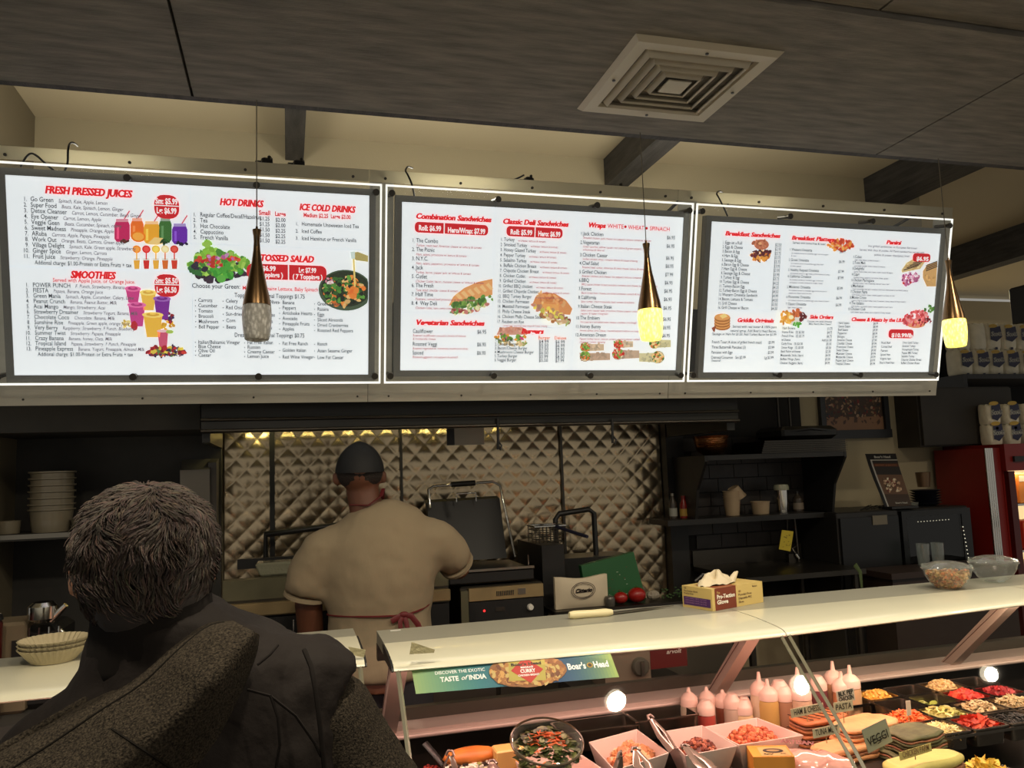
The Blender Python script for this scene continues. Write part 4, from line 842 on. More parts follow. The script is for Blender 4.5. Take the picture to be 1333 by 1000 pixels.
text(m, 'Citterio', 0, -.008, .017, fr_, .0006, K, fit=None, ital=.3, align='c', wf=1.0, bold=True)
build('emblem', m, printmat('plain_print', 0), t, fix=False)
# green box and tomatoes
PR = printmat('plain_print', 0)
t = thing('green_box', 'green box leaning against the splashback behind the tomatoes', 'box', (1.5, 3.68, 1.046))
c4 = [at(764, 800, Y=3.46), at(840, 797, Y=3.46), at(826, 719, Y=3.46), at(757, 737, Y=3.46)]
for q in c4: q.y = 3.445+.12*max(0, (q.z-1.05)); q.z = max(q.z, 1.047); 
m = MB(); m.extr(c4, (0, 0, 0), (0, .035, 0)); build('panel', m, mat('bottle_green_card', (22, 84, 40), .45), t)
m = MB()
for k in range(26):
    u, v = random.uniform(.2, .8), random.uniform(.15, .75); p = c4[0]*(1-u)*(1-v)+c4[1]*u*(1-v)+c4[2]*u*v+c4[3]*(1-u)*v
    m.cur = lin(random.choice([(190, 200, 180), (120, 40, 36), (60, 110, 60)])); e = Vector((random.uniform(.003, .01), 0, 0)); z = Vector((0, 0, .002)); p = p-Vector((0, .002, 0)); m.add([p, p+e, p+e+z, p+z], [(0, 1, 2, 3)])
build('faint_print', m, PR, t, fix=False)
TOM = mat('tomato_red', (150, 26, 20), .3, coat=.4)
for px, py, r, lab in ((808, 779, .030, 'smaller red tomato beside the paper sack'), (829, 776, .038, 'larger red tomato in front of the green box')):
    p = at(px, py, Y=3.395); z = 1.046+r*.86
    t = thing('tomato', lab, 'tomato', (p.x, 3.395, 1.046)); build('flesh', MB().ball((p.x, 3.395, z), r, 18, 12, (1.08, 1, .86)), TOM, t, smooth=80)
    build('calyx', MB().lathe([(.004, 0), (.012, .003), (.002, .008)], (p.x, 3.395, z+r*.80), 5), mat('stem_green', (50, 80, 30), .6), t)
p = at(794, 787, Y=3.36); tag(build('small_jar', MB().lathe([(.022, 1.046), (.024, 1.075), (.022, 1.083), (.018, 1.088)], (p.x, 3.36, 0), 18), mat('jar_grey', (92, 88, 80), .3, .5), origin=(p.x, 3.36, 1.046), smooth=40), 'small grey lidded jar next to the tomatoes', 'jar')
p = at(851, 787, Y=3.42); tag(build('crumpled_wrap', MB().ball((p.x, 3.42, 1.068), .030, 9, 6, (1.1, .8, .75)), mat('clear_wrap', (140, 132, 116), .2, coat=.5, bump=.8, bscale=50), origin=(p.x, 3.42, 1.046)), 'crumpled clear wrap right of the tomatoes', 'wrap')
m = MB()
for k in range(60):
    p = at(random.uniform(862, 900), 790, Y=random.uniform(3.40, 3.50)); q = Vector((p.x, p.y, random.uniform(1.050, 1.085))); m.ball(q, .007, 5, 3, (1, 1, .4))
tag(build('parsley', m, mat('parsley_green', (56, 84, 40), .6), origin=(1.75, 3.45, 1.046)), 'chopped parsley heap right of the tomatoes', 'herbs', kind='stuff')

# ------------------------------------------------------------------ sink bench and black shelf unit, right
t = thing('steel_bench', 'low dull steel bench under the black shelf unit', 'bench', (2.4, 3.75, 0))
build('worktop', MB().b2(2.07, 2.735, 3.42, 3.93, 1.085, 1.11), STEELD, t); build('backsplash', MB().b2(2.07, 2.735, 3.935, 3.945, 1.085, 1.19), STEELD, t)
for x in (2.10, 2.70):
    for y in (3.46, 3.90): build('leg', MB().tube([(x, y, 0), (x, y, 1.084)], .018, 8), STEELD, t)
dark_t = struct('wall_dark_tile', MB().b2(2.065, 2.83, 3.985, 4.045, .9, 2.35), mat('dark_grout', (24, 22, 20), .8))
TL = mat('dark_brown_tile', (46, 40, 36), .45, var=.3, vscale=12)
for r in range(9):
    for c in range(5):
        x0 = 2.07+.152*c+(.05 if r % 2 else 0); x1 = min(2.826, x0+.148)
        if x1-x0 > .03: build('tile', MB().b2(x0, x1, 3.976, 3.984, 1.12+.075*r, 1.19+.075*r), TL, dark_t)
t = thing('shelf_unit', 'black wall shelf unit with two shelves and slanted end brackets', 'shelf', (2.4, 3.85, 1.37))
build('lower_shelf', MB().b2(1.83, 2.80, 3.72, 3.94, 1.345, 1.372), BLACK, t); build('upper_shelf', MB().b2(2.0, 2.80, 3.60, 3.97, 1.665, 1.69), BLACK, t)
for x in (2.802, 1.99): build('end_bracket', MB().extr([(x, 3.60, 1.69), (x, 3.97, 1.69), (x, 3.97, 1.33), (x, 3.74, 1.345), (x, 3.70, 1.52), (x, 3.60, 1.66)], (0, 0, 0), (.014, 0, 0)), BLACK, t)
SZ = 1.373
def on(px, Y, z): return at(px, 660, Y=Y).x
PAPERC = mat('paper_cup_tan', (168, 146, 116), .6)
def cup_at(x, y, z, h, r0, r1, m_, lab, group=None, name='paper_cup', M=None, cat='cup'):
    m = MB().shell([(r0, 0), (r1, h), (r1+.003, h), (r1+.003, h+.004), (r1-.002, h+.002), (r0-.002, .004), (0, .003)], (0, 0, 0), 20, M)
    m.v = [v+Vector((x, y, z)) for v in m.v]
    return tag(build(name, m, m_, origin=(x, y, z), smooth=50), lab, cat, group)
x = on(953, 3.84, SZ)
for k in range(4): cup_at(x, 3.84, SZ+.013*k if k else SZ, .085, .036, .044, PAPERC, 'tan paper cup on the black shelf, '+ORD[k]+' from the bottom of its stack', 'nested paper cups on the lower shelf')
cup_at(x+.012, 3.84, SZ+.146, .06, .03, .042, PAPERC, 'tan paper cup tipped upside down on top of the nested cups', None, 'paper_cup', Matrix.Rotation(R_(152), 4, 'Y'))
x = on(990, 3.84, SZ); cup_at(x, 3.84, SZ, .062, .042, .048, PAPERC, 'squat tan tub beside the cup stack on the black shelf', None, 'paper_tub', cat='tub')
x = on(1018.5, 3.84, SZ)
t = thing('cocktail_shaker', 'polished steel canister with clear top on the black shelf', 'canister', (x, 3.84, SZ))
build('body', MB().lathe([(.030, SZ), (.036, SZ+.12)], (x, 3.84, 0), 24), CHROME, t, smooth=40); build('lid', MB().lathe([(.040, SZ+.121), (.042, SZ+.135), (.036, SZ+.15), (.03, SZ+.152)], (x, 3.84, 0), 24), mat('clouded_plastic', (150, 150, 128)), t, smooth=40)
def bottle(x, y, z, h, r, mb_, mc, lab, neck=.35, labm=None):
    t = thing('bottle', lab, 'bottle', (x, y, z))
    build('body', MB().lathe([(r, z), (r, z+h*.58), (r*.9, z+h*.66), (r*neck, z+h*.82), (r*neck, z+h*.9)], (x, y, 0), 18), mb_, t, smooth=50)
    build('cap', MB().lathe([(r*neck*1.15, z+h*.90), (r*neck*1.15, z+h)], (x, y, 0), 14), mc, t)
    if labm: build('bottle_label', MB().shell([(r+.001, z+h*.10), (r+.001, z+h*.42)], (x, y, 0), 18), labm, t, fix=False)
x = on(1039, 3.88, SZ); bottle(x, 3.88, SZ, .11, .028, mat('dark_bottle', (60, 52, 44), .2), BLACK, 'dark bottle with grey label at the right end of the lower shelf', .3, mat('grey_label', (120, 108, 94), .6))
x = on(876, 3.84, SZ); bottle(x, 3.84, SZ, .13, .020, mat('dark_bottle', (60, 52, 44)), STEEL, 'small dark bottle at the left end of the black shelf', .4, mat('pale_label', (150, 150, 140), .6))
x = on(890, 3.84, SZ); bottle(x, 3.84, SZ, .115, .021, mat('red_sauce', (130, 24, 18), .3), RED, 'small red sauce bottle at the left end of the black shelf', .5, mat('yellow_label', (176, 140, 60), .6))
# top shelf: bowl, tray stack, black case
p = at(926, 587, Y=3.78); t = thing('steel_bowl', 'perforated copper toned steel bowl on the top of the black shelf unit', 'bowl', (p.x, 3.78, 1.691))
build('shell', MB().shell([(.04, 1.692), (.075, 1.715), (.088, 1.775), (.092, 1.790), (.096, 1.792), (.090, 1.788), (.07, 1.718), (0, 1.70)], (p.x, 3.78, 0), 28), mat('copper_steel', (190, 140, 96), .25, 1, bump=.6, bscale=50), t, smooth=60)
m = MB()
for k in range(7): m.tube([(p.x+math.cos(a)*.0925, 3.78+math.sin(a)*.0925, 1.735+.009*k) for a in [R_(d) for d in range(200, 350, 10)]], .0012, 4)
build('ridges', m, mat('copper_steel', (190, 140, 96)), t)
p0 = at(972, 586, Y=3.76); p1_ = at(1068, 589, Y=3.76)
for k in range(6):
    z = 1.691+.011*k; m = MB().b2(p0.x+.004*k, 2.80+.03, 3.62, 3.92, z, z+.007); m.b2(p0.x+.004*k-.006, 2.80+.036, 3.612, 3.928, z+.007, z+.0095)
    tag(build('steel_tray', m, STEELD, origin=(2.6, 3.77, z)), 'shallow steel tray above the black shelves, '+ORD[k]+' from the bottom of its stack', 'tray', 'stacked steel trays on the shelf unit')
m = MB().box((2.66, 3.80, 1.795), (.34, .26, .07), bev=.02); m.tube([(2.5, 3.68, 1.80), (2.66, 3.665, 1.815), (2.82, 3.68, 1.80)], .008, 6); tag(build('black_case', m, BLACK, origin=(2.66, 3.8, 1.76)), 'black soft edged case on top of the steel tray stack', 'case')
for px in (1015, 1030):
    a = at(px, 520, Y=3.93); tag(build('pipe', MB().tube([(a.x, 3.955, 1.83), (a.x, 3.955, 2.36)], .007, 8), STEELD, origin=(a.x, 3.955, 1.83), smooth=60), 'thin %s vertical steel pipe rising behind the black case' % ('left' if px == 1015 else 'right'), 'pipe', 'pipes behind the shelf unit')
# taps, pipes, yellow tag
t = thing('pull_down_tap', 'steel spray tap with a long pipe under the black shelf', 'tap', (2.62, 3.80, 1.11))
pa = at(1028, 668, Y=3.80); pb = at(1030, 690, Y=3.80); pc = at(1036, 722, Y=3.80); pd = at(1040, 775, Y=3.80)
build('riser', MB().tube([(pc.x+.03, 3.82, 1.11), (pc.x+.02, 3.82, 1.36)], .009, 8), STEELD, t, smooth=60); build('spray_wand', MB().tube([(pc.x, 3.80, pc.z), (pc.x+.012, 3.79, 1.13)], [.012, .007], 10), CHROME, t, smooth=60)
build('hose', MB().tube([(pc.x, 3.80, pc.z), (pc.x-.02, 3.80, pc.z+.03), (pc.x+.02, 3.82, pc.z+.04)], .007, 8), STEELD, t, smooth=60); build('bracket', MB().box((pc.x-.02, 3.82, pc.z-.02), (.04, .03, .05)), STEELD, t)
t = thing('yellow_tag', 'yellow paper tag with black marks hanging below the black shelf', 'tag', tuple(pb))
q = [at(1018, 690, Y=3.76), at(1033, 692, Y=3.76), at(1029, 718, Y=3.76), at(1014, 715, Y=3.76)]
build('card', MB().extr(q, (0, 0, 0), (0, .002, 0)), mat('yellow_card', (190, 170, 50), .6), t); build('string', MB().tube([at(1025, 690, Y=3.761), at(1025, 674, Y=3.761)], .0015, 5), STEELD, t)
m = MB(); m.cur = lin((60, 50, 20))
for k in range(14):
    u, v = random.uniform(.15, .85), random.uniform(.12, .88); p = q[3]*(1-u)*(1-v)+q[2]*u*(1-v)+q[1]*u*v+q[0]*(1-u)*v-Vector((0, .0008, 0)); m.add([p, p+Vector((.009, 0, .001)), p+Vector((.009, 0, .003)), p+Vector((0, 0, .002))], [(0, 1, 2, 3)])
build('marks', m, PR, t, fix=False)

# ------------------------------------------------------------------ cream wall: picture, switch, black cabinet group
def quad_y(px0, py0, px1, py1, Y):
    a = at(px0, py0, Y=Y); b = at(px1, py1, Y=Y); return a.x, b.x, b.z, a.z
x0, x1, z0, _ = quad_y(1067, 520, 1160, 569.5, 4.02); z1 = z0+.36
t = thing('framed_picture', 'black framed food photograph on the cream wall under the right menu board', 'picture', ((x0+x1)/2, 4.03, z0))
w = .032
for n, q in (('frame_rail', (x0-.008, x1+.008, z0, z0+.05)), ('frame_rail', (x0, x1, z1-w, z1)), ('frame_stile', (x0, x0+w, z0+.05, z1-w)), ('frame_stile', (x1-w, x1, z0+.05, z1-w))): build(n, MB().b2(q[0], q[1], 4.015, 4.045, q[2], q[3]), mat('picture_frame', (30, 31, 34), .4), t)
m = MB(); m.cur = lin((70, 52, 38)); m.b2(x0+w-.004, x1-w+.004, 4.036, 4.044, z0+.046, z1-.03); FP = (Vector((x0+w, 4.0355, z0+.05)), Vector((1, 0, 0)), Vector((0, 0, 1)), Vector((0, -1, 0))); pw, ph = x1-x0-2*w, z1-z0-w-.05
poly(m, [(0, 0), (pw, 0), (pw, ph*.28), (0, ph*.28)], FP, .0004, lin((140, 104, 76)))
for k in range(240):
    a = random.random(); b = random.uniform(.16, .95); c = random.choice([(120, 90, 60), (90, 64, 44), (150, 120, 84), (120, 40, 34), (60, 50, 40), (44, 46, 50), (170, 140, 110), (84, 30, 28)]) if b > .3 else random.choice([(80, 56, 44), (140, 104, 76)])
    poly(m, ell(.01+a*(pw-.02), b*ph*.95, .018*random.uniform(.4, 1), .01*random.uniform(.4, 1), 7, random.random()*3, .3), FP, .0006+k*.000004, lin(c))
build('photo_print', m, PR, t, fix=False)
p = at(1075.5, 623, Y=4.04); t = thing('wall_switch', 'cream switch plate on the wall below the framed picture', 'switch', (p.x, 4.045, p.z-.055))
build('plate', MB().b2(p.x-.037, p.x+.037, 4.040, 4.049, p.z-.058, p.z+.058, .002), mat('switch_cream', (196, 184, 152), .4), t); build('toggle', MB().box((p.x, 4.034, p.z-.008), (.009, .014, .022)), BLACK, t); build('slot', MB().b2(p.x-.006, p.x+.006, 4.0385, 4.040, p.z-.016, p.z+.018), BLACK, t)
CABT = 1.372
t = thing('black_cabinet', 'tall black cabinet against the cream wall right of the shelves', 'cabinet', (2.93, 3.8, 0))
build('body', MB().b2(2.74, 3.12, 3.62, 4.03, .02, CABT, .006), BLACK, t); build('door', MB().b2(2.75, 3.11, 3.605, 3.619, .1, CABT-.03), mat('black_gloss', (15, 15, 15), .3), t); build('paper_note', MB().b2(2.945, 3.035, 3.600, 3.604, 1.30, 1.348), mat('note_grey', (104, 98, 84), .6), t)
t = thing('glass_door_cooler', 'black drinks cooler with a dark glass door and a reflected string of tiny lights', 'cooler', (3.38, 3.8, 0))
build('body', MB().b2(3.13, 3.60, 3.64, 4.03, .02, CABT-.002, .006), BLACK, t); build('door_glass', MB().b2(3.17, 3.53, 3.618, 3.626, .6, 1.33), glassmat('dark_glass', (.5, .5, .5), 1), t)
build('door_frame', (lambda m: (m.b2(3.14, 3.17, 3.615, 3.639, .3, 1.36), m.b2(3.53, 3.59, 3.615, 3.639, .3, 1.36), m.b2(3.17, 3.53, 3.615, 3.639, 1.33, 1.36), m.b2(3.17, 3.53, 3.615, 3.639, .3, .6)) and m)(MB()), mat('black_gloss', (15, 15, 15)), t)
GLOW = mat('reflected_lights', (220, 215, 190), emit=.9)  # glowing dots stand in for an LED chain reflected in the door glass
for k in range(11): a = at(1195+4*k, 679.5-.3*k, Y=3.61); build('reflected_dot', MB().ball(a, .0022, 6, 4), GLOW, t)
for k in range(9): a = at(1253.5+.9*k, 686+5*k, Y=3.61); build('reflected_dot', MB().ball(a, .0030, 6, 4), GLOW, t)
CLG = glassmat('clear_glassware', (.93, .96, .95), 1, .04, .06)
for px, lab in ((1203, 'left clear tumbler'), (1222, 'right clear tumbler')):
    a = at(px, 735, Y=3.50)
    tag(build('tumbler', MB().shell([(.028, 1.085), (.032, 1.20), (.030, 1.20), (.026, 1.092), (0, 1.09)], (a.x, 3.50, 0), 20), CLG, origin=(a.x, 3.5, 1.085), smooth=60), lab+' in front of the black drinks cooler', 'glass')
t = thing('side_counter', 'dark brown low counter in front of the black cabinets at right', 'counter', (3.3, 3.45, 0))
build('worktop', MB().b2(2.83, 3.62, 3.36, 3.60, 1.055, 1.084), mat('dark_brown_laminate', (44, 32, 26), .45), t); build('front_panel', MB().b2(2.85, 3.60, 3.38, 3.60, .05, 1.054), mat('dark_brown_laminate', (44, 32, 26)), t)
a = at(1118, 745, Y=3.33); build('green_strap', MB().tube([at(1113, 735, Y=3.345), at(1120, 745, Y=3.345), at(1122, 765, Y=3.345)], [(.012, .002), (.010, .002), (.006, .002)], 6), mat('dull_green', (70, 84, 44), .6), t)
# poster stand, plates, cup on the cabinet
t = thing('tabletop_poster', 'curved black deli poster standing on the black cabinet', 'poster', (3.1, 3.62, CABT))
pts = [((1126.5, 591), (1166, 590.5)), ((1131, 606), (1170, 606)), ((1137.5, 624), (1176, 624)), ((1145, 642), (1182, 642)), ((1152, 660), (1187, 658.5))]
def post(u, v):
    k = min(3, int(v*4)); f = v*4-k; yy = 3.66-.10*(1-v)**1.6
    l = [at(*q, Y=yy) for q in (pts[k][0], pts[k+1][0], pts[k][1], pts[k+1][1])]
    a = l[0].lerp(l[1], f); b = l[2].lerp(l[3], f); return a.lerp(b, u)
m = MB(); NV = 24; V = [[post(u/10, v/NV) for u in range(11)] for v in range(NV+1)]
def pcol(u, v):
    if v < .12: return lin((26, 26, 28))
    if .13 < v < .15 and u > .16: return lin((170, 168, 160))
    if u < .10: return lin((24, 24, 26))
    if u < .15 and v > .13: return lin((170, 168, 160))
    if v < .42: return lin((46, 42, 40)) if v > .27 or v < .2 else lin((88, 54, 40))
    if v < .78: return lin((104, 78, 60))
    return lin((66, 52, 42))
m2 = MB()
for j in range(NV*2):
    for i in range(20):
        u0, u1, v0, v1 = i/20, (i+1)/20, j/NV/2, (j+1)/NV/2; m2.cur = pcol((u0+u1)/2, (v0+v1)/2); m2.add([post(u0, v0), post(u0, v1), post(u1, v1), post(u1, v0)], [(0, 1, 2, 3)])
build('sheet', m2, PR, t, fix=False)
m = MB(); m.grid(lambda u, v: post(u, v)+Vector((0, .003, 0)), 6, 12); build('backing', m, BLACK, t)
m = MB()
for v, u0, u1, s, h, c in ((.09, .24, .78, "Boar's Head", .016, (186, 184, 176)), (.255, .2, .92, 'SAVORY & EXOTIC', .009, (150, 100, 70)), (.95, .42, .86, "Boar's Head", .010, (176, 172, 160))):
    a = post(u0, v); b = post(u1, v); fr_ = (a-Vector((0, .002, 0)), (b-a).normalized(), (post(u0, v-.03)-a).normalized(), Vector((0, -1, 0))); text(m, s, 0, 0, h, fr_, .001, lin(c), fit=(b-a).length, bold=True)
for k in range(60):
    u, v = random.uniform(.3, .8), random.uniform(.48, .72); a = post(u, v)-Vector((0, .0015, 0)); m.cur = lin(random.choice([(160, 130, 100), (190, 160, 130), (110, 50, 40), (90, 70, 50), (206, 196, 170)])); m.add([a+Vector((x, 0, z)) for x, z in ell(0, 0, .010, .006, 6, random.random()*3)], [tuple(range(6))])
build('lettering', m, PR, t, fix=False); build('foot', MB().box(post(.5, 1)+Vector((.0, 0, -.004)), (.17, .10, .012)), BLACK, t)
x = at(1206, 660, Y=3.80).x; PL = mat('dark_glaze', (36, 36, 48), .12, coat=.5)
for k in range(6):
    z = CABT+.014*k; m = MB().shell([(.05, z), (.082, z+.016), (.084, z+.018), (.05, z+.006), (0, z+.005)], (x, 3.80, 0), 24)
    tag(build('plate', m, PL, origin=(x, 3.8, z), smooth=50), 'dark glazed plate beside the curved poster, '+ORD[k]+' from the bottom of the stack', 'plate', 'stacked dark plates beside the poster')
m = MB().shell([(.032, CABT+.103), (.040, CABT+.185), (.042, CABT+.186), (.037, CABT+.184), (.03, CABT+.11), (0, CABT+.108)], (x-.005, 3.80, 0), 20); tag(build('metal_cup', m, mat('brown_metal_cup', (110, 88, 66), .35, .6), origin=(x, 3.8, CABT+.1), smooth=50), 'brown metal cup standing on the stack of dark plates', 'cup')
m = MB().shell([(.014, CABT), (.02, CABT+.03), (.018, CABT+.03), (.0, CABT+.003)], (at(1191, 660, Y=3.66).x, 3.66, 0), 14); tag(build('shot_glass', m, CLG, origin=(3.15, 3.66, CABT), smooth=50), 'small clear glass between poster and plates', 'glass')
m = MB()
for k in range(14): a = at(random.uniform(1118, 1150), 660, Y=random.uniform(3.66, 3.8)); m.tube([(a.x, a.y, CABT+.004), (a.x+.05, a.y+.01, CABT+.012+random.random()*.01)], .0025, 4)
tag(build('black_utensils', m, BLACK, origin=(2.98, 3.7, CABT)), 'heap of dark utensils on the black cabinet left of the poster', 'utensils', kind='stuff')

# ------------------------------------------------------------------ far right: dark cupboard, red wall, fridge, paper towels
struct('wall_red', MB().b2(3.535, 4.60, 4.06, 4.14, 0, 1.70), RED)
t = thing('dark_cupboard', 'dark brown wall cupboard above the red wall', 'cupboard', (3.87, 4.0, 1.70)); CUP = mat('dark_brown_cupboard', (46, 41, 34), .6, var=.2, vscale=5)
build('body', MB().b2(3.535, 4.22, 3.87, 4.05, 1.702, 2.05), CUP, t); build('door', MB().b2(3.545, 4.21, 3.85, 3.868, 1.71, 2.04), CUP, t)
struct('trim_black_bay', MB().b2(3.9, 7.2, 4.6, 4.7, 1.6, 2.52), mat('black_bay', (14, 14, 13), .9))
t = thing('towel_shelf', 'black open shelf carrying the upper row of paper towel packs', 'shelf', (4.7, 4.2, 2.15)); build('board', MB().b2(4.1, 6.4, 4.05, 4.58, 2.12, 2.15), BLACK, t); build('left_cheek', MB().b2(4.07, 4.098, 4.05, 4.58, 2.0, 2.15), BLACK, t)
TW = mat('towel_wrap', (228, 220, 196), .5, var=.08, vscale=18, bump=.5, bscale=30)
NAVY = lin((34, 34, 66)); YL = lin((196, 160, 60))
def pack(x, y, z, h, w, lab, grp, mark=True):
    t = thing('towel_pack', lab, 'paper towels', (x, y, z), grp)
    def prof(u, v):
        a = u*2*PI; k = .86+.14*abs(math.sin(a*1.0))*0+.0; r = w/2*(1-.10*(abs(2*v-1)**6))
        return Vector((x+r*math.copysign(abs(math.cos(a))**.7, math.cos(a)), y+r*math.copysign(abs(math.sin(a))**.7, math.sin(a)), z+h*v+.004*math.sin(9*a)*v))
    m = MB().grid(prof, 28, 10); m.add([prof(i/28, 1) for i in range(28)], [tuple(range(28))]); build('wrap', m, TW, t, smooth=50)
    if mark:
        m = MB(); f = (Vector((x, y-w/2-.001, z+h*.55)), Vector((1, 0, .06)).normalized(), Vector((-.06, 0, 1)).normalized(), Vector((0, -1, 0)))
        poly(m, [(-w*.36, -.03), (-w*.30, .045), (w*.34, .055), (w*.38, -.015), (0, -.045)], f, .001, NAVY); text(m, 'Scott', 0, -.008, .030, f, .002, (.86, .84, .75), wf=.9, bold=True, ital=.2, align='c'); poly(m, ell(-w*.1, .058, .035, .012, 12), f, .0012, YL)
        poly(m, [(-.02, -.095), (.0, -.095), (.0, -.08), (-.02, -.08)], f, .001, NAVY); build('printed_mark', m, PR, t, fix=False)
for k, px in enumerate((1250, 1271, 1290, 1310, 1330, 1352)):
    for r, (z0, gap) in enumerate(((2.151, .0), (2.151+.168, 0))):
        x = at(px, 470, Y=4.15).x; pack(x, 4.16, z0, .166, .13, ('upper' if r else 'lower')+' row paper towel pack on the black towel shelf, %s from the left' % ORD[k], 'paper towel packs on the upper shelf', mark=(px > 1280 or not r))
t = thing('red_fridge', 'red drinks fridge with lit interior and chrome strip at the right edge', 'fridge', (4.1, 3.8, 0))
FX = at(1311, 640, Y=3.62).x; xl = at(1290, 640, Y=3.62).x
build('cabinet_shell', (lambda m: (m.b2(FX, FX+.9, 3.64, 4.04, 1.60, 1.70), m.b2(FX, FX+.9, 4.0, 4.04, .05, 1.60), m.b2(FX, FX+.04, 3.64, 4.0, .05, 1.60), m.b2(FX+.86, FX+.9, 3.64, 4.0, .05, 1.60), m.b2(FX, FX+.9, 3.64, 4.0, .02, .1)) and m)(MB()), RED, t)
build('header', MB().b2(FX, FX+.9, 3.61, 3.639, 1.55, 1.70), RED, t); build('door_stile', MB().b2(FX+.012, FX+.055, 3.61, 3.639, .1, 1.548), mat('dark_red', (74, 14, 12), .35), t)
build('chrome_strip', (lambda m: [m.tube([(xl+.014*k, 3.63, .1), (xl+.014*k, 3.63, 1.68)], .007, 8) for k in range(4)] and m)(MB()), CHROME, t, smooth=50)
build('side_panel', MB().b2(xl-.004, FX-.003, 3.64, 4.0, .05, 1.68), RED, t)
build('handle', MB().b2(FX+.05, FX+.12, 3.595, 3.609, 1.60, 1.63), BLACK, t)
for z in (1.10, 1.36): build('wire_shelf', MB().b2(FX+.06, FX+.85, 3.68, 3.98, z-.012, z), CHROME, t)
build('back_liner', MB().b2(FX+.045, FX+.85, 3.985, 3.998, .12, 1.59), mat('lit_liner', (255, 226, 168), emit=.8), t)
PK = [((226, 206, 150), (206, 40, 36)), ((226, 140, 60), (240, 220, 190)), ((210, 60, 40), (240, 200, 90)), ((240, 226, 190), (220, 120, 50))]
n = 0
for z, hh in ((1.361, .17), (1.101, .16), (.87, .16)):
    for k in range(4):
        c, d = PK[(n+k) % 4]; x = FX+.105+.12*k; t2 = thing('food_package', '%s package, %s from the left on the %s fridge shelf' % (['cream', 'orange', 'red', 'pale yellow'][(n+k) % 4], ['first', 'second', 'third', 'fourth'][k], ['top', 'middle', 'bottom'][n]), 'package', (x, 3.74, z), 'packages in the red fridge')
        build('carton', MB().box((x, 3.76, z+hh/2), (.10, .12, hh), bev=.006), mat('carton_%d' % ((n+k) % 4), c, .5), t2); build('band', MB().b2(x-.046, x+.046, 3.6985, 3.6995, z+hh*.72, z+hh*.92), mat('band_%d' % ((n+k) % 4), d, .5), t2)
    n += 1
build('wire_shelf', MB().b2(FX+.06, FX+.85, 3.68, 3.98, .858, .869), CHROME, t)
for k, px in enumerate((1289, 1313, 1337, 1361)):
    for r in range(2):
        x = at(px, 555, Y=3.80).x
        pack(x, 3.80, 1.701+.118*r, .116, .10, ('top' if r else 'bottom')+' row towel pack on the red fridge, %s from the left' % ORD[k], 'paper towel packs on the fridge')
p = at(1330, 388, Y=4.65); tag(build('wall_speaker', MB().box((p.x+.05, 4.65, 2.74), (.18, .14, .28), bev=.01), BLACK, origin=(p.x, 4.65, 2.60)), 'small black loudspeaker high on the right above the towels', 'speaker')
build('speaker_arm', MB().tube([(p.x+.05, 4.65, 2.52), (p.x+.05, 4.65, 2.60)], .02, 6), BLACK, bpy.data.objects['wall_speaker']).location = (0, 0, 0)
_a = bpy.data.objects['speaker_arm']; _a.data.transform(Matrix.Translation(-bpy.data.objects['wall_speaker'].location))

# ------------------------------------------------------------------ things at far left behind the counter
p = at(73, 858, Z=1.2)
for k in range(3):
    z = 1.201+.010*k
    def filt(u, v, z=z, k=k):
        a = u*2*PI; r = (.052+.030*v)*(1+.035*math.sin(a*34)*v); return Vector((p.x+r*math.cos(a), 2.40+r*math.sin(a), z+.038*v))
    m = MB().grid(filt, 136, 3); m.add([filt(i/34, 0) for i in range(34)], [tuple(range(34))])
    tag(build('coffee_filter', m, mat('filter_paper', (176, 164, 132), .8), origin=(p.x, 2.40, z), fix=False), ['bottom', 'middle', 'top'][k]+' fluted coffee filter of the pile on the left deli case', 'coffee filter', 'nested coffee filters on the left case')
p = at(62, 800, Y=3.0); t = thing('coffee_grinder', 'dark coffee machine with a silver spout behind the coffee filters', 'coffee machine', (p.x, 3.0, .95))
build('body', MB().box((p.x-.03, 3.05, 1.08), (.16, .2, .26), bev=.02), BLACK, t); build('spout_head', MB().lathe([(.030, 0), (.044, .012), (.044, .05), (.030, .062)], (p.x+.005, 2.93, 1.225), 20), CHROME, t, smooth=40); build('spout_lip', MB().tube([(p.x+.03, 2.92, 1.23), (p.x+.075, 2.91, 1.275)], [.014, .008], 8), CHROME, t, smooth=50)
build('drip_pins', (lambda m: [m.tube([(p.x-.03+.028*k, 2.92, 1.15), (p.x-.03+.028*k, 2.92, 1.21)], .003, 5) for k in range(4)] and m)(MB()), CHROME, t)
build('carafe', MB().shell([(.05, .95), (.085, 1.0), (.088, 1.10), (.06, 1.16), (.058, 1.16), (.08, 1.1), (.08, 1.0), (0, .96)], (p.x+.13, 2.95, 0), 24), mat('dark_carafe', (66, 58, 50), .12, coat=.5), t, smooth=60)
build('carafe_handle', MB().tube([(p.x+.05, 2.93, 1.20), (p.x+.11, 2.92, 1.14), (p.x+.17, 2.92, 1.06), (p.x+.23, 2.92, 1.02)], .006, 8), CHROME, t, smooth=60)
t = thing('coffee_counter', 'low dark counter behind the left deli case', 'counter', (-1.0, 3.05, 0)); build('worktop', MB().b2(-1.9, -.42, 2.80, 3.30, .91, .949), DARK, t); build('base', MB().b2(-1.88, -.44, 2.84, 3.28, .05, .909), DARK, t)
p = at(14, 770, Y=2.95); t = thing('beige_dispenser', 'beige box dispenser with a white sign at the left edge', 'dispenser', (p.x-.02, 2.98, .95)); build('box', MB().box((p.x-.03, 3.0, 1.09), (.17, .15, .28), bev=.01), mat('beige_box', (120, 106, 84), .5), t); build('sign', MB().box((p.x-.055, 2.915, 1.20), (.05, .006, .14), ry=.22), WHITEP, t); build('panel', MB().box((p.x+.03, 2.922, 1.14), (.03, .004, .07)), BLACK, t)
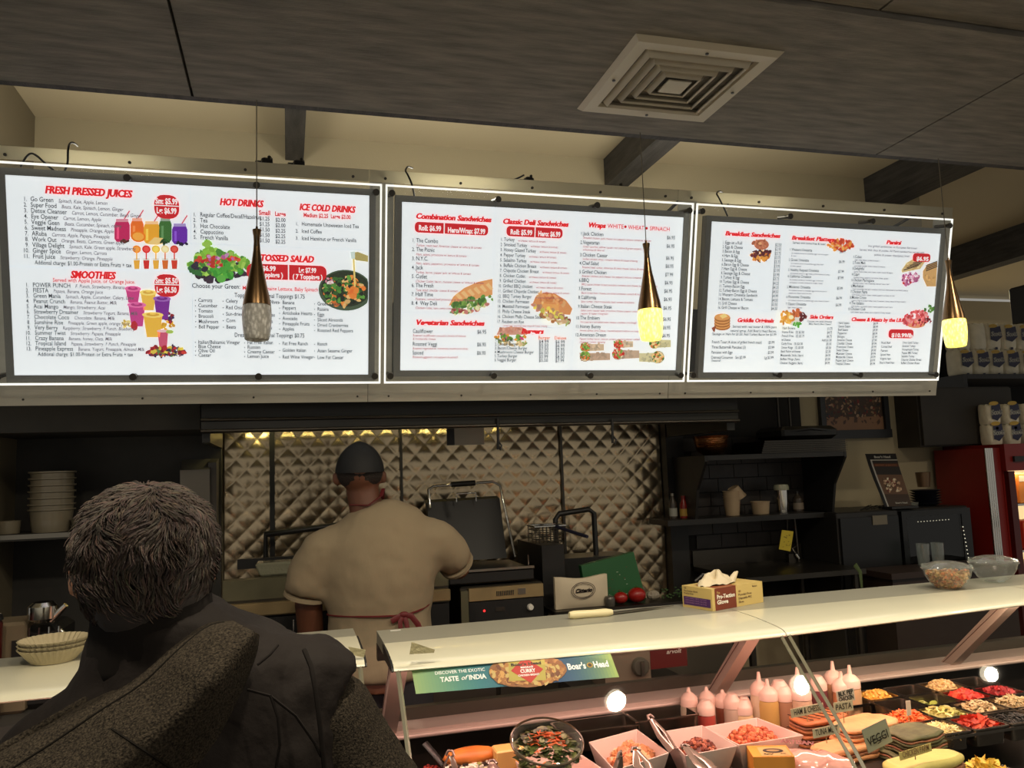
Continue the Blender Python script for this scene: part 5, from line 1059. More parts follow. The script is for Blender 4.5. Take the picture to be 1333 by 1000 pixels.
p = at(-34, 830, Y=2.72); t = thing('red_canister', 'dark red canister partly cut off by the left edge', 'canister', (p.x-.02, 2.86, .95)); build('body', MB().lathe([(.05, .951), (.05, 1.24), (.045, 1.25)], (p.x-.02, 2.86, 0), 20), mat('dark_red', (74, 14, 12), .35), t, smooth=40); build('lid', MB().lathe([(.052, 1.251), (.048, 1.265)], (p.x-.02, 2.86, 0), 20), BLACK, t, smooth=40)
# ------------------------------------------------------------------ deli cases
LIPW = mat('ivory_lip_enamel', (222, 219, 194), .28, coat=.5)
TOPG = mat('grey_top_metal', (168, 166, 150), .38, .3, bump=.03)
PINKM = mat('pale_case_metal', (200, 184, 172), .4, .25)
BRACE = mat('brace_metal', (186, 168, 154), .45, .4)
CASEG = glassmat('case_glass', (.95, .97, .96), 1, .015)
GEDGE = mat('glass_edge_green', (128, 124, 104), .2, coat=.5)
WELL = mat('well_dark_steel', (58, 54, 50), .35, .8)
GP = [(1.985, 1.176), (1.94, 1.132), (1.87, 1.066), (1.777, .978), (1.714, .914), (1.655, .84), (1.61, .72), (1.59, .60), (1.585, .45)]
def gcurve(s):
    s *= len(GP)-1; i = min(int(s), len(GP)-2); f = s-i; g = lambda k: GP[max(0, min(len(GP)-1, k))]
    a, b, c, d = g(i-1), g(i), g(i+1), g(i+2)
    return tuple(.5*((2*b[k])+(c[k]-a[k])*f+(2*a[k]-5*b[k]+4*c[k]-d[k])*f*f+(3*b[k]-a[k]-3*c[k]+d[k])*f**3) for k in (0, 1))
def skew(x, amp=1):
    P = [(-9, .0), (.28, .055), (1.02, 0), (1.33, .01), (2.25, .09), (3.4, .12)]
    if amp == 0: return 0
    for (a, u), (b, v) in zip(P, P[1:]):
        if x <= b: return u+(v-u)*(x-a)/(b-a) if a > -9 else v
    return P[-1][1]
LP = [(2.24, 1.200), (2.19, 1.1995), (2.13, 1.198), (2.07, 1.194), (2.02, 1.190), (1.995, 1.186), (1.982, 1.180), (1.978, 1.173), (1.985, 1.169), (2.05, 1.169), (2.20, 1.168)]
def deli_case(lab, x0, x1, seams, dy, amp, back):
    t = thing('deli_case', lab, 'deli case', ((x0+x1)/2, 2.2, 0))
    cuts = [x0]+seams+[x1]
    for a, b in zip(cuts, cuts[1:]):
        a2, b2 = a+.0012, b-.0012; n = max(2, int((b-a)/.15))
        m = MB().grid(lambda u, v: Vector((a2+(b2-a2)*u, LP[round(v*10)][0]+dy+skew(a2+(b2-a2)*u, amp)*max(0, min(1, (2.24-LP[round(v*10)][0])/.25)), LP[round(v*10)][1])), n, 10)
        m.grid(lambda u, v: Vector((a2+(b2-a2)*u, 2.24+dy+(back-2.24-dy)*v, 1.1)), 1, 1) if False else None
        build('ivory_lip', m, LIPW, t, smooth=60)
        m = MB().b2(a2, b2, 2.241+dy, back, 1.166, 1.200); build('top_panel', m, TOPG, t)
    for xe, s in ((x0, -1), (x1, 1)):
        build('lip_end_cap', MB().extr([(xe, y+dy+skew(xe, amp)*max(0, min(1, (2.24-y)/.25)), z) for y, z in LP], (0, 0, 0), (s*.004, 0, 0)), BLACK, t)
    gc = [x0]+seams+[x1]
    for a, b in zip(gc, gc[1:]):
        a2, b2 = a+.012, b-.012; n = max(3, int((b-a)/.12))
        gf = lambda u, v: Vector((a2+(b2-a2)*u, gcurve(v)[0]+dy+skew(a2+(b2-a2)*u, amp)*(1-v*.5), gcurve(v)[1]))
        g = build('curved_glass', MB().grid(gf, n, 40), CASEG, t, smooth=80, fix=False)
        for xe, s in ((a2, 0), (b2, 1)):
            build('glass_edge', MB().tube([gf(s, k/24)+Vector((0, .003, 0)) for k in range(25)], .0058, 4, up=(1, 0, 0)), GEDGE, g)
    for o in list(t.children):
        if o.name.startswith('curved_glass'):
            for e in o.children: e.data.transform(Matrix.Translation(-Vector(t['_o'])))
    build('rear_rail', MB().b2(x0, x1, back-.03, back, 1.12, 1.165), STEELD, t)
    build('rear_ledge', MB().b2(x0+.02, x1-.02, 2.50+dy*.4, 2.60+dy*.4, .868, .889), PINKM, t); build('ledge_nosing', MB().tube([(x0+.02, 2.497+dy*.4, .872), (x1-.02, 2.497+dy*.4, .872)], .008, 8), PINKM, t, smooth=60)
    build('rear_sill', MB().b2(x0+.02, x1-.02, 2.601+dy*.4, 2.63+dy*.4, .70, .925), mat('dark_sill', (70, 67, 58), .35, .5), t)
    build('well_floor', MB().b2(x0+.02, x1-.02, 1.63+dy, 2.60+dy*.4, .722, .739), WELL, t); build('well_back', MB().b2(x0+.02, x1-.02, 2.585+dy*.4, 2.60+dy*.4, .74, .867), WELL, t)
    build('front_base', MB().b2(x0, x1, 1.60+dy, 2.63, .02, .45), STEELD, t); build('front_sill', MB().b2(x0, x1, 1.575+dy, 1.62+dy, .41, .452), PINKM, t)
    build('well_front', MB().b2(x0+.02, x1-.02, 1.64+dy, 1.655+dy, .46, .738), WELL, t)
    return t
case_r = deli_case('long curved glass deli case with an ivory lip, filled with sauces, salads and toppings', .245, 3.4, [1.315, 2.36], 0, 1, 2.43)
case_l = deli_case('left neighbouring curved glass deli case, mostly hidden by the customer', -1.9, .185, [-.85], .14, 0, 2.50)
def brace(t, x, y0, z0, y1, z1, w=.09):
    build('slanted_brace', MB().extr([(x, y0, z0), (x, y0+.055, z0), (x, y1+.05, z1), (x, y1, z1)], (0, 0, 0), (w*.5, 0, 0)), BRACE, t)
    build('brace_seam', MB().extr([(x-.001, y0+.040, z0-.01), (x-.001, y0+.043, z0-.01), (x-.001, y1+.041, z1), (x-.001, y1+.038, z1)], (0, 0, 0), (-.001, 0, 0)), mat('seam_dark', (84, 50, 44), .6), t)
brace(case_r, 1.365, 2.22, 1.155, 2.50, .885); brace(case_r, 2.33, 2.20, 1.155, 2.50, .885); brace(case_r, .262, 2.20, 1.155, 2.50, .885); brace(case_l, .13, 2.32, 1.155, 2.60, .885); brace(case_l, .02, 2.32, 1.155, 2.60, .885, .03)
# bits of tape and sticker on the lip
for q, lab in ([(536, 836), (566, 846), (565, 850), (533, 852)], 'torn clear tape on the left end of the ivory lip'), ([(453, 842), (476, 846), (474, 856), (459, 853)], 'torn clear tape on the right end of the left case lip'):
    P = [at(*p, Y=2.02 if q[0][0] > 500 else 2.13) for p in q]
    tag(build('clear_tape', MB().extr(P, (0, 0, 0), (0, .001, 0)), mat('yellowed_tape', (168, 160, 120), .3, coat=.6, bump=.6, bscale=80), origin=P[0]), lab, 'tape')
a = at(507, 817, Z=1.2); tag(build('white_label', MB().box((a.x+.01, 2.40, 1.2015), (.03, .012, .001)), WHITEP, origin=(a.x, 2.4, 1.2)), 'tiny white label on the back edge of the right case top', 'label')
# poster stuck inside the glass
t = thing('promo_poster', 'teal printed strip behind the case glass reading taste of India, with an oval chicken photo', 'poster', (.6, 1.95, 1.12))
PX0, PX1 = .290, .800
o = Vector((PX0, 2.050, 1.184)); ex = (Vector((PX1, 2.000, 1.184))-o).normalized(); ey = Vector((-.02, .66, .75)).normalized(); en = ex.cross(ey).normalized(); FPp = (o-ey*.078+en*-.004, ex, ey, en); pwid = PX1-PX0; phh = .078
m = MB(); N = 60
for i in range(N):
    for j in range(4):
        u = i/N; c = lin((150, 176, 96)) if u < .02 else None
        A, B, C_, D_ = (140, 170, 110), (40, 120, 130), (20, 70, 120), (170, 190, 90)
        f = u/.3 if u < .3 else (u-.3)/.35 if u < .65 else (u-.65)/.35
        a, b = (A, B) if u < .3 else (B, C_) if u < .65 else (C_, D_)
        f = f*f if u > .65 else f
        m.cur = lin(tuple(a[k]+(b[k]-a[k])*f for k in range(3)))
        x0, x1, y0, y1 = u*pwid, (i+1)/N*pwid, phh*j/4, phh*(j+1)/4
        sh = lambda y: (phh-y)*.03
        m.add([FPp[0]+ex*(x+sh(y))+ey*y for x, y in ((x0, y0), (x1, y0), (x1, y1), (x0, y1))], [(0, 1, 2, 3)])
build('sheet', m, PR, t, fix=False)
m = MB()
text(m, 'DISCOVER THE EXOTIC', .055, .045, .0085, FPp, .001, WT, fit=.125); text(m, 'TASTE', .066, .025, .0125, FPp, .001, WT, fit=.045, bold=True); text(m, 'of', .116, .026, .0120, FPp, .001, WT, fit=.014, ital=.4); text(m, 'INDIA', .136, .025, .0125, FPp, .001, WT, fit=.043, bold=True)
text(m, "Boar's", .388, .030, .017, FPp, .001, WT, fit=.048, bold=True); text(m, 'Head', .456, .030, .017, FPp, .001, WT, fit=.040, bold=True)
poly(m, ell(.447, .038, .008, .007, 16), FPp, .001, lin((190, 150, 50))); poly(m, ell(.447, .038, .005, .0045, 12), FPp, .0014, lin((70, 50, 30)))
for k in range(3): P = ell(.42+.03*k, .070, .02, .006, 20); Q = ell(.42+.03*k, .070, .019, .005, 20); [poly(m, [P[i], P[(i+1) % 20], Q[(i+1) % 20], Q[i]], FPp, .0008, lin((90, 180, 170))) for i in range(20)]
build('lettering', m, PR, t, fix=False)
m = MB(); cx, cy = .285, .036
poly(m, ell(cx, cy, .098, .044, 30, 0, .03), FPp, .002, lin((150, 96, 50)))
for k in range(260):
    r = math.sqrt(random.random()); a = random.random()*2*PI; c = random.choice([(190, 130, 70), (214, 160, 90), (150, 90, 44), (120, 64, 34), (206, 176, 110), (170, 110, 60)])
    poly(m, ell(cx+r*.092*math.cos(a), cy+r*.040*math.sin(a), .008, .005, 7, random.random()*3, .3), FPp, .0022+k*.000003, lin(c))
poly(m, [(cx-.052, cy-.024), (cx+.040, cy-.030), (cx+.050, cy+.024), (cx-.042, cy+.030)], FPp, .0032, lin((190, 170, 80))); poly(m, [(cx-.042, cy+.002), (cx, cy+.036), (cx+.040, cy), (cx, cy-.034)], FPp, .0036, lin((196, 50, 40)))
text(m, "Boar's Head", cx, cy+.014, .0075, FPp, .004, lin((50, 36, 20)), fit=.078, bold=True, align='c') if False else text(m, "Boar's Head", cx-.039, cy+.014, .0075, FPp, .004, lin((50, 36, 20)), fit=.078, bold=True)
text(m, 'MADRASI', cx-.016, cy+.006, .005, FPp, .004, WT, fit=.032, bold=True); text(m, 'CURRY', cx-.019, cy-.006, .0095, FPp, .004, WT, fit=.038, bold=True); text(m, 'CHICKEN BREAST', cx-.027, cy-.015, .005, FPp, .004, WT, fit=.054, bold=True)
build('oval_picture', m, PR, t, fix=False)
# slicer seen through the case
a = at(745, 845, Y=2.8); b = at(895, 830, Y=2.8)
t = thing('meat_slicer', 'steel meat slicer with a dark red panel and round knob behind the case', 'slicer', (1.22, 2.85, .6)); zb = a.z
build('top_bar', MB().tube([(a.x, 2.80, zb), (b.x, 2.80, zb+.004)], .013, 10), STEEL, t, smooth=60); build('label_strip', MB().b2(a.x+.12, a.x+.24, 2.784, 2.787, zb-.006, zb+.006), mat('note_grey', (104, 98, 84)), t)
build('housing', MB().b2(1.10, 1.28, 2.81, 2.95, .60, zb-.015), mat('slicer_grey', (126, 112, 96), .4, .4), t); build('red_panel', MB().b2(1.281, 1.43, 2.81, 2.93, .905, zb-.02), mat('maroon', (84, 22, 20), .4), t)
kk = at(834, 868, Y=2.80); build('knob', MB().lathe([(.033, 0), (.033, .012), (.028, .018), (0, .019)], M=Matrix.Rotation(PI/2, 4, 'X'), c=(kk.x, 2.808, kk.z), n=24), mat('knob_grey', (96, 92, 82), .35, .5), t, smooth=40); build('knob_grip', MB().box((kk.x, 2.785, kk.z-.004), (.012, .012, .05)), STEEL, t)
build('base_rail', MB().tube([(.97, 2.80, .86), (1.42, 2.80, .862)], .010, 8), STEEL, t, smooth=60); build('base', MB().b2(1.0, 1.44, 2.81, 3.05, .58, .85), BLACK, t); build('blade_guard', MB().lathe([(.10, 0), (.105, .01), (.0, .02)], M=Matrix.Rotation(PI/2, 4, 'X'), c=(1.18, 2.99, .97), n=28), STEEL, t, smooth=50)
m = MB(); text(m, 'arvolt', 0, 0, .016, (Vector((1.345, 2.809, .955)), Vector((1, 0, 0)), Vector((0, 0, 1)), Vector((0, -1, 0))), .001, lin((190, 180, 170)), ital=.3, fit=.06); build('script_mark', m, PR, t, fix=False)
tc = thing('service_counter', 'low steel service counter behind the deli case carrying the slicer', 'counter', (1.2, 2.9, 0)); build('worktop', MB().b2(.95, 1.95, 2.70, 2.98-.0+.12, .555, .579), STEEL, tc); build('cabinet', MB().b2(.97, 1.93, 2.72, 3.08, .02, .554), STEELD, tc)

# ------------------------------------------------------------------ food
FOOD = None
def foodmat(name='fresh_food', rough=.5):
    if name in _M: return _M[name]
    m = bpy.data.materials.new(name); m.use_nodes = True; nt = m.node_tree; b = nt.nodes['Principled BSDF']; a = nt.nodes.new('ShaderNodeAttribute'); a.attribute_name = 'ink'
    nt.links.new(a.outputs['Color'], b.inputs['Base Color']); b.inputs['Roughness'].default_value = rough; b.inputs['Subsurface Weight'].default_value = .0; _M[name] = m; return m
FOOD = foodmat()
def heap(name, lab, cat, c, rx, ry, h, kind, cols, n, s, group=None, kindtag='stuff', base=None, rect=.0):
    c = Vector(c); m = MB(); base = base or cols[0]; m.cur = tuple(v*.55 for v in lin(base))
    f = lambda u, v: h*max(0, (1-(u*u+v*v)))**.6*(1+.25*noise.noise(Vector((u*2.5+c.x*9, v*2.5, c.y*7))))
    G = 12
    def gp(a, b):
        u, v = 2*a-1, 2*b-1; r = max(abs(u), abs(v)); l = math.hypot(u, v) or 1; k = r/l if not rect else (1-rect)*r/l+rect
        uu, vv = u*k, v*k; return c+Vector((uu*rx, vv*ry, f(uu, vv)))
    m.grid(gp, G, G)
    for i in range(n):
        a = random.random()*2*PI; r = math.sqrt(random.random())*.97; u, v = r*math.cos(a), r*math.sin(a)
        if rect: u = max(-.95, min(.95, u*(1+rect*.3))); v = max(-.95, min(.95, v*(1+rect*.3)))
        p = c+Vector((u*rx, v*ry, f(u, v)+s*.15)); k = random.uniform(.78, 1.15); m.cur = tuple(min(1, q*k) for q in lin(random.choice(cols))); q = s*random.uniform(.7, 1.25)
        R3 = Matrix.Rotation(random.random()*6.3, 3, 'Z') @ Matrix.Rotation(random.uniform(-.9, .9), 3, 'X') @ Matrix.Rotation(random.uniform(-.9, .9), 3, 'Y')
        if kind == 'cube': e = MB().box((0, 0, 0), (q, q*random.uniform(.7, 1), q*.8)); m.add([R3 @ w+p for w in e.v], e.f)
        elif kind == 'ball': m.ball(p, q*.5, 6, 4, (1, .9, .8), R3)
        elif kind == 'shred':
            d = R3 @ Vector((q, 0, 0)); w = R3 @ Vector((0, q*.16, 0)); kx = Vector((0, 0, q*.18)); m.tube([p-d*.5, p+kx, p+d*.5], q*.07, 4)
        elif kind == 'slice': m.lathe([(q*.5, -q*.07), (q*.5, q*.07)], p, 8, R3)
        elif kind == 'ring': m.tube([p+R3 @ Vector((q*.5*math.cos(z), q*.5*math.sin(z), 0)) for z in [k2*PI/4 for k2 in range(9)]], q*.13, 4)
        elif kind == 'leaf':
            V = [R3 @ Vector((x*q, y*q, .15*q*math.sin(3*x))) + p for x, y in ((-.6, 0), (-.2, .3), (.3, .28), (.7, 0), (.3, -.28), (-.2, -.3))]; m.add(V, [(0, 1, 2, 3, 4, 5)])
    o = build(name, m, FOOD, origin=c, fix=False); return tag(o, lab, cat, group, kindtag)
PANM = mat('food_pan_steel', (150, 142, 132), .25, 1)
def pan(x, y, w, d, z, dep, lab):
    t = thing('food_pan', lab, 'food pan', (x, y, z), 'steel topping pans in the right half of the deli case')
    def ringp(k, zz, r=.012): return [(x+a, y+b, zz) for a, b in rrect(-w/2+k, -d/2+k, w/2-k, d/2-k, max(.004, r), 3)]
    L_ = [ringp(0, z-.002), ringp(0, z+.002), ringp(.007, z+.002), ringp(.012, z-dep), ]
    m = MB(); n = len(L_[0]); m.add([p for l in L_ for p in l], [(k*n+i, k*n+(i+1) % n, (k+1)*n+(i+1) % n, (k+1)*n+i) for k in range(3) for i in range(n)]+[tuple(3*n+i for i in range(n))])
    build('pan_shell', m, PANM, t, smooth=30)
    return t
ZP = .862
pans = [('A', 1.885, 2.362, 'filled with yellow corn'), ('B', 2.155, 2.362, 'heaped with chickpeas'), ('O', 1.875, 2.248, 'left empty in front of the corn'), ('N', 2.02, 2.362, 'left empty between the corn and the chickpeas'), ('Z', 2.29, 2.362, 'left empty at the back right'),
        ('L', 2.01, 2.248, 'with a few green pickles'), ('C', 2.145, 2.248, 'with diced tomatoes'), ('Y', 2.28, 2.248, 'with chopped red beets at the right edge'), ('H', 1.81, 2.132, 'with shredded carrots'), ('G', 1.945, 2.132, 'with banana peppers'),
        ('D', 2.08, 2.132, 'with sliced mushrooms'), ('E', 2.215, 2.132, 'with sauteed onions at the right edge'), ('J', 1.82, 2.016, 'with shredded cheese behind the green wraps'), ('I', 1.955, 2.016, 'with roasted red pepper strips'), ('F', 2.09, 2.016, 'with black olives'), ('X', 2.225, 2.016, 'with dark olives at the right edge')]
for k, x, y, lab in pans: pan(x, y, .131, .110, ZP, .05, 'steel topping pan '+lab)
build('pan_frame', (lambda m: [m.b2(1.735, 2.36, yy-.0025, yy+.0025, ZP-.012, ZP-.004) for yy in (1.958, 2.074, 2.19, 2.305, 2.42)] and m)(MB()), PANM, case_r)
h = lambda k: next(((x, y) for kk, x, y, l in pans if kk == k))
def fh(k, name, lab, cat, hh, kind, cols, n, s, z=-.018, rx=.052, ry=.044): x, y = h(k); heap(name, lab, cat, (x, y, ZP+z), rx, ry, hh, kind, cols, n, s, rect=.5)
fh('A', 'corn', 'yellow corn kernels in a steel pan at the back of the case', 'corn', .028, 'cube', [(236, 176, 70), (226, 160, 60), (240, 190, 90)], 200, .009)
fh('B', 'chickpeas', 'chickpeas heaped in the rearmost steel pan', 'chickpeas', .034, 'ball', [(226, 190, 130), (214, 172, 110), (236, 204, 150)], 260, .012)
fh('L', 'pickle_slices', 'green pickle pieces in a steel pan', 'pickles', .012, 'slice', [(150, 160, 70), (176, 180, 100)], 16, .024, -.03)
fh('C', 'diced_tomatoes', 'diced red tomatoes in a steel pan', 'tomatoes', .026, 'cube', [(220, 60, 44), (200, 44, 34), (236, 96, 70)], 130, .014)
fh('Y', 'chopped_beets', 'chopped red beets in a pan at the right edge', 'beets', .024, 'cube', [(150, 26, 34), (180, 40, 44)], 80, .013)
fh('H', 'shredded_carrot', 'bright orange shredded carrot in a steel pan', 'carrots', .026, 'shred', [(240, 110, 40), (250, 130, 60), (230, 96, 34)], 420, .026)
fh('G', 'banana_pepper_rings', 'pale banana pepper rings in a steel pan', 'peppers', .020, 'ring', [(206, 190, 110), (220, 206, 140), (180, 170, 90)], 34, .026)
fh('D', 'sliced_mushrooms', 'sliced mushrooms in a steel pan', 'mushrooms', .030, 'slice', [(200, 168, 124), (180, 146, 104), (214, 186, 146)], 130, .018)
fh('E', 'sauteed_onions', 'tan sauteed onions in a pan at the right edge', 'onions', .026, 'shred', [(196, 166, 120), (180, 150, 106), (210, 184, 140)], 200, .026)
fh('J', 'shredded_cheese', 'pale shredded cheese in a steel pan', 'cheese', .020, 'shred', [(240, 214, 150), (230, 200, 130), (246, 226, 176)], 300, .024)
fh('I', 'red_pepper_strips', 'roasted red pepper strips in a steel pan', 'peppers', .024, 'leaf', [(226, 76, 50), (236, 96, 66), (206, 60, 40)], 60, .030)
fh('F', 'black_olives', 'shiny black olives in a steel pan', 'olives', .020, 'ring', [(40, 34, 32), (60, 52, 48), (30, 26, 24)], 80, .017)
fh('X', 'dark_olives', 'dark olives in the pan at the right edge of the case', 'olives', .020, 'ball', [(46, 36, 34), (60, 44, 40)], 90, .016)
pan(1.80, 1.86, .16, .12, .800, .05, 'steel topping pan with yellow pepper strips close to the glass'); heap('yellow_peppers', 'yellow pepper strips in the pan close to the glass at lower right', 'peppers', (1.80, 1.86, .785), .066, .048, .03, 'leaf', [(230, 190, 70), (240, 206, 90), (216, 170, 60)], 80, .03, rect=.5)

TRAYW = mat('white_melamine', (218, 196, 184), .3, coat=.3)
def tray(corners, z, dep, lab, food=None):
    """flared rectangular white dish; corners BL, BR, FR, FL of the rim"""
    c = sum((Vector(q) for q in corners), Vector((0, 0)))/4
    t = thing('white_dish', lab, 'dish', (c.x, c.y, z-dep), 'flared white dishes of prepared salads')
    def lay(k, zz): return [(c.x+(q[0]-c.x)*k, c.y+(q[1]-c.y)*k, zz) for q in corners]
    L_ = [lay(.60, z-dep), lay(.82, z-dep*.55), lay(1.0, z-.002), lay(1.0, z), lay(.965, z), lay(.79, z-dep*.52), lay(.58, z-dep+.006)]
    m = MB(); m.add([p for l in L_ for p in l], [(k*4+i, k*4+(i+1) % 4, (k+1)*4+(i+1) % 4, (k+1)*4+i) for k in range(6) for i in range(4)]+[(3, 2, 1, 0), (24, 25, 26, 27)])
    o = build('dish_shell', m, TRAYW, t, smooth=25); bevel(o, .003, 2); return c
def tr(px, Z=.86):
    out = []
    for q in px: p = at(*q, Z=Z); out.append((p.x, p.y))
    return out
c1 = tray(tr([(664, 985), (731, 965), (787, 1002), (716, 1030)]), .86, .11, 'white dish of orange salad nearest the round salad bowl')
heap('orange_pasta_salad', 'orange salad chunks in the white dish under the round bowl', 'salad', (c1.x-.015, c1.y-.01, .80), .075, .075, .05, 'ball', [(226, 110, 60), (206, 90, 50), (236, 150, 90)], 130, .022)
c2 = tray(tr([(766, 966), (829, 949), (871, 980), (800, 1003)]), .86, .11, 'white dish of pale chicken salad in the middle of the row')
heap('chicken_salad', 'shredded chicken salad in the middle white dish', 'salad', (c2.x+.02, c2.y+.01, .80), .07, .07, .052, 'cube', [(226, 170, 120), (206, 140, 90), (236, 190, 150), (190, 110, 70)], 170, .016)
c3 = tray(tr([(862, 952), (914, 944), (960, 971), (892, 984)]), .86, .10, 'white dish of dark bean salad')
heap('bean_salad', 'dark reddish bean salad in a white dish', 'salad', (c3.x, c3.y-.01, .81), .055, .06, .046, 'ball', [(120, 56, 40), (90, 40, 32), (150, 80, 56), (180, 110, 80)], 150, .014)
c4_ = tray(tr([(916, 946), (985, 934), (1046, 957), (962, 970)]), .86, .10, 'white dish of orange tuna salad at the right end of the dishes')
heap('tuna_salad', 'crumbly orange salad in the rightmost white dish', 'salad', (c4_.x+.005, c4_.y, .81), .085, .065, .052, 'ball', [(216, 120, 76), (196, 96, 60), (230, 144, 96), (180, 84, 50)], 260, .014)
c0 = tray([(-.98, 2.50), (-.55, 2.50), (-.55, 2.12), (-.98, 2.12)], .97, .20, 'large pale pan in the left deli case, seen under the ivory lip')
heap('potato_salad', 'pale potato salad in the large pan of the left deli case', 'salad', (c0.x, c0.y, .90), .16, .13, .05, 'cube', [(226, 206, 170), (236, 220, 190), (206, 186, 150)], 160, .026)
# dishes stand on a steel riser
build('riser_shelf', MB().b2(.42, 1.56, 1.80, 2.36, .7395, .745), WELL, case_r)
# round clear bowl of greens
p = at(712, 965, Y=2.02); t = thing('salad_bowl', 'clear round bowl of greens with shredded carrot tipped behind the glass', 'bowl', tuple(p)); MT = Matrix.Rotation(R_(20), 4, 'X')
m = MB().shell([(.03, -.075), (.07, -.05), (.086, -.015), (.090, 0), (.086, .001), (.082, -.015)], tuple(p), 32, MT); build('shell', m, CLG, t, smooth=60)
build('rim', MB().tube([p+MT @ Vector((.092*math.cos(a), .092*math.sin(a), .001)) for a in [R_(10*k) for k in range(37)]], .0028, 6), mat('rim_brown', (84, 70, 50), .2, coat=.5), t, smooth=60)
m = MB()
for k in range(420):
    a = random.random()*2*PI; r = math.sqrt(random.random())*.082; q = p+MT @ Vector((r*math.cos(a), r*math.sin(a), -.035+.045*(1-(r/.085)**2)+random.uniform(-.006, .006))); s = random.uniform(.010, .022)
    carrot = abs(r*math.cos(a)+.005) < .04 and abs(r*math.sin(a)) < .03 and random.random() < .6; m.cur = lin(random.choice([(236, 110, 50), (220, 90, 40)]) if carrot else random.choice([(70, 80, 36), (90, 100, 44), (54, 64, 30), (110, 112, 60), (120, 100, 70)]))
    R3 = Matrix.Rotation(random.random()*6, 3, 'Z') @ Matrix.Rotation(random.uniform(-.7, .7), 3, 'X')
    if carrot: m.tube([q-R3 @ Vector((s, 0, 0)), q+R3 @ Vector((s, 0, 0))], .0014, 4)
    else: m.add([q+R3 @ Vector((x*s, y*s, .2*s*x)) for x, y in ((-.7, 0), (-.2, .5), (.4, .4), (.8, 0), (.3, -.45), (-.3, -.4))], [(0, 1, 2, 3, 4, 5)])
tag(build('green_salad', m, FOOD, origin=p, fix=False), 'dark greens and shredded carrot heaped in the clear round bowl', 'salad', kind='stuff')
build('lid_knob', MB().ball(p+MT @ Vector((0, -.088, .0)), .006, 8, 6), CHROME, t)
# sandwich board at lower left of the case
p = at(618, 996, Z=.85); t = thing('sandwich_tray', 'white tray with a roll sandwich at the left end of the case', 'tray', (p.x, p.y, .80)); build('tray_plate', MB().box((p.x, p.y, .812), (.21, .16, .012), bev=.004), TRAYW, t); build('foot', MB().box((p.x, p.y, .776), (.15, .10, .058)), TRAYW, t)
p = at(613, 983, Z=.87); t = thing('roll_sandwich', 'long golden roll sandwich with chopped filling on the white tray', 'sandwich', (p.x, p.y, .819)); build('top_bun', MB().ball((p.x, p.y, .868), .07, 16, 8, (1.15, .5, .34)), mat('golden_bread', (206, 122, 50), .5, var=.2, vscale=20), t, smooth=80); build('bottom_bun', MB().box((p.x, p.y-.005, .830), (.15, .075, .022), bev=.008), mat('golden_bread', (206, 122, 50)), t)
m = MB()
for k in range(120): m.cur = lin(random.choice([(230, 226, 210), (240, 236, 222), (50, 44, 40), (206, 200, 170), (150, 160, 90)])); m.box((p.x+random.uniform(-.08, .08), p.y-.03+random.uniform(-.02, .02), .848+random.uniform(-.008, .010)), (.012, .012, .007), rz=random.random()*3)
build('filling', m, FOOD, t, fix=False)
p = at(662, 977, Z=.88); t = thing('cheese_block', 'pale yellow cheese block left of the round salad bowl', 'cheese', (p.x, p.y, .746)); build('wedge', MB().box((p.x, p.y, .865), (.085, .06, .05), bev=.004), mat('pale_cheese', (226, 186, 110), .45, var=.08, vscale=10), t); build('stand', MB().box((p.x, p.y, .793), (.07, .05, .092)), TRAYW, t)
p = at(572, 985, Z=.86); t = thing('case_knife', 'black handled knife leaning at the left end of the case', 'knife', tuple(p)); q0 = at(553, 968, Z=.90); q1 = at(583, 1003, Z=.84); q2 = at(592, 1015, Z=.82); build('handle', MB().tube([q0, q1], [(.008, .012), (.007, .010)], 8), BLACK, t, smooth=50); build('blade', MB().tube([q1, q2], [(.001, .012), (.001, .008)], 4), CHROME, t)
p = at(560, 995, Z=.85); heap('red_salsa', 'small heap of red salsa behind the knife at the left end of the case', 'salsa', (p.x, p.y, .80), .04, .035, .04, 'ball', [(170, 50, 36), (140, 36, 28)], 50, .014); tag(build('salsa_dish', MB().lathe([(.035, .746), (.045, .802)], (p.x, p.y, 0), 20), TRAYW, origin=(p.x, p.y, .746), smooth=40), 'small white dish under the red salsa', 'dish')
# tongs
def tongs(a, b, lab, w=.012):
    a, b = Vector(a), Vector(b); t = thing('serving_tongs', lab, 'tongs', tuple(a)); d = (b-a).normalized(); s = d.cross(Vector((0, 0, 1))).normalized()
    M2 = mat('clear_tongs', (140, 122, 112), .15, .3, coat=.6)
    for k, sg in enumerate((-1, 1)):
        build('arm', MB().tube([a+s*sg*.003, a.lerp(b, .5)+s*sg*.016, b+s*sg*.010], [(.0022, .008), (.002, .010), (.0018, .013)], 8), M2, t, smooth=60)
    build('hinge', MB().tube([a+s*.012-d*.0, a-d*.012+s*.006, a-d*.012-s*.006, a-s*.012], .004, 8), M2, t, smooth=60)
tongs(at(828, 978, Z=.90), at(845, 1012, Z=.86), 'clear tongs standing in the chicken salad'); tongs(at(806, 985, Z=.90), at(800, 1015, Z=.84), 'second clear tongs leaning left in the chicken salad')
tongs(at(893, 973, Z=.89), at(935, 1012, Z=.86), 'clear tongs laid across the bean salad dish'); tongs(at(848, 936, Z=.93), at(877, 976, Z=.86), 'dark handled steel tongs between the chicken and bean salads')
tongs(at(586, 984, Z=.90), at(584, 1012, Z=.85), 'clear tongs standing on the sandwich tray'); tongs(at(641, 995, Z=.88), at(646, 1020, Z=.85), 'clear tongs near the cheese block')
# empty steel pan behind the dishes
pan(at(872, 938, Z=.87).x, 2.42, .22, .12, .872, .06, 'long empty steel pan behind the white dishes')
t = pan(at(775, 945, Z=.86).x, 2.42, .26, .12, .865, .06, 'dark empty steel pan right of the round salad bowl')

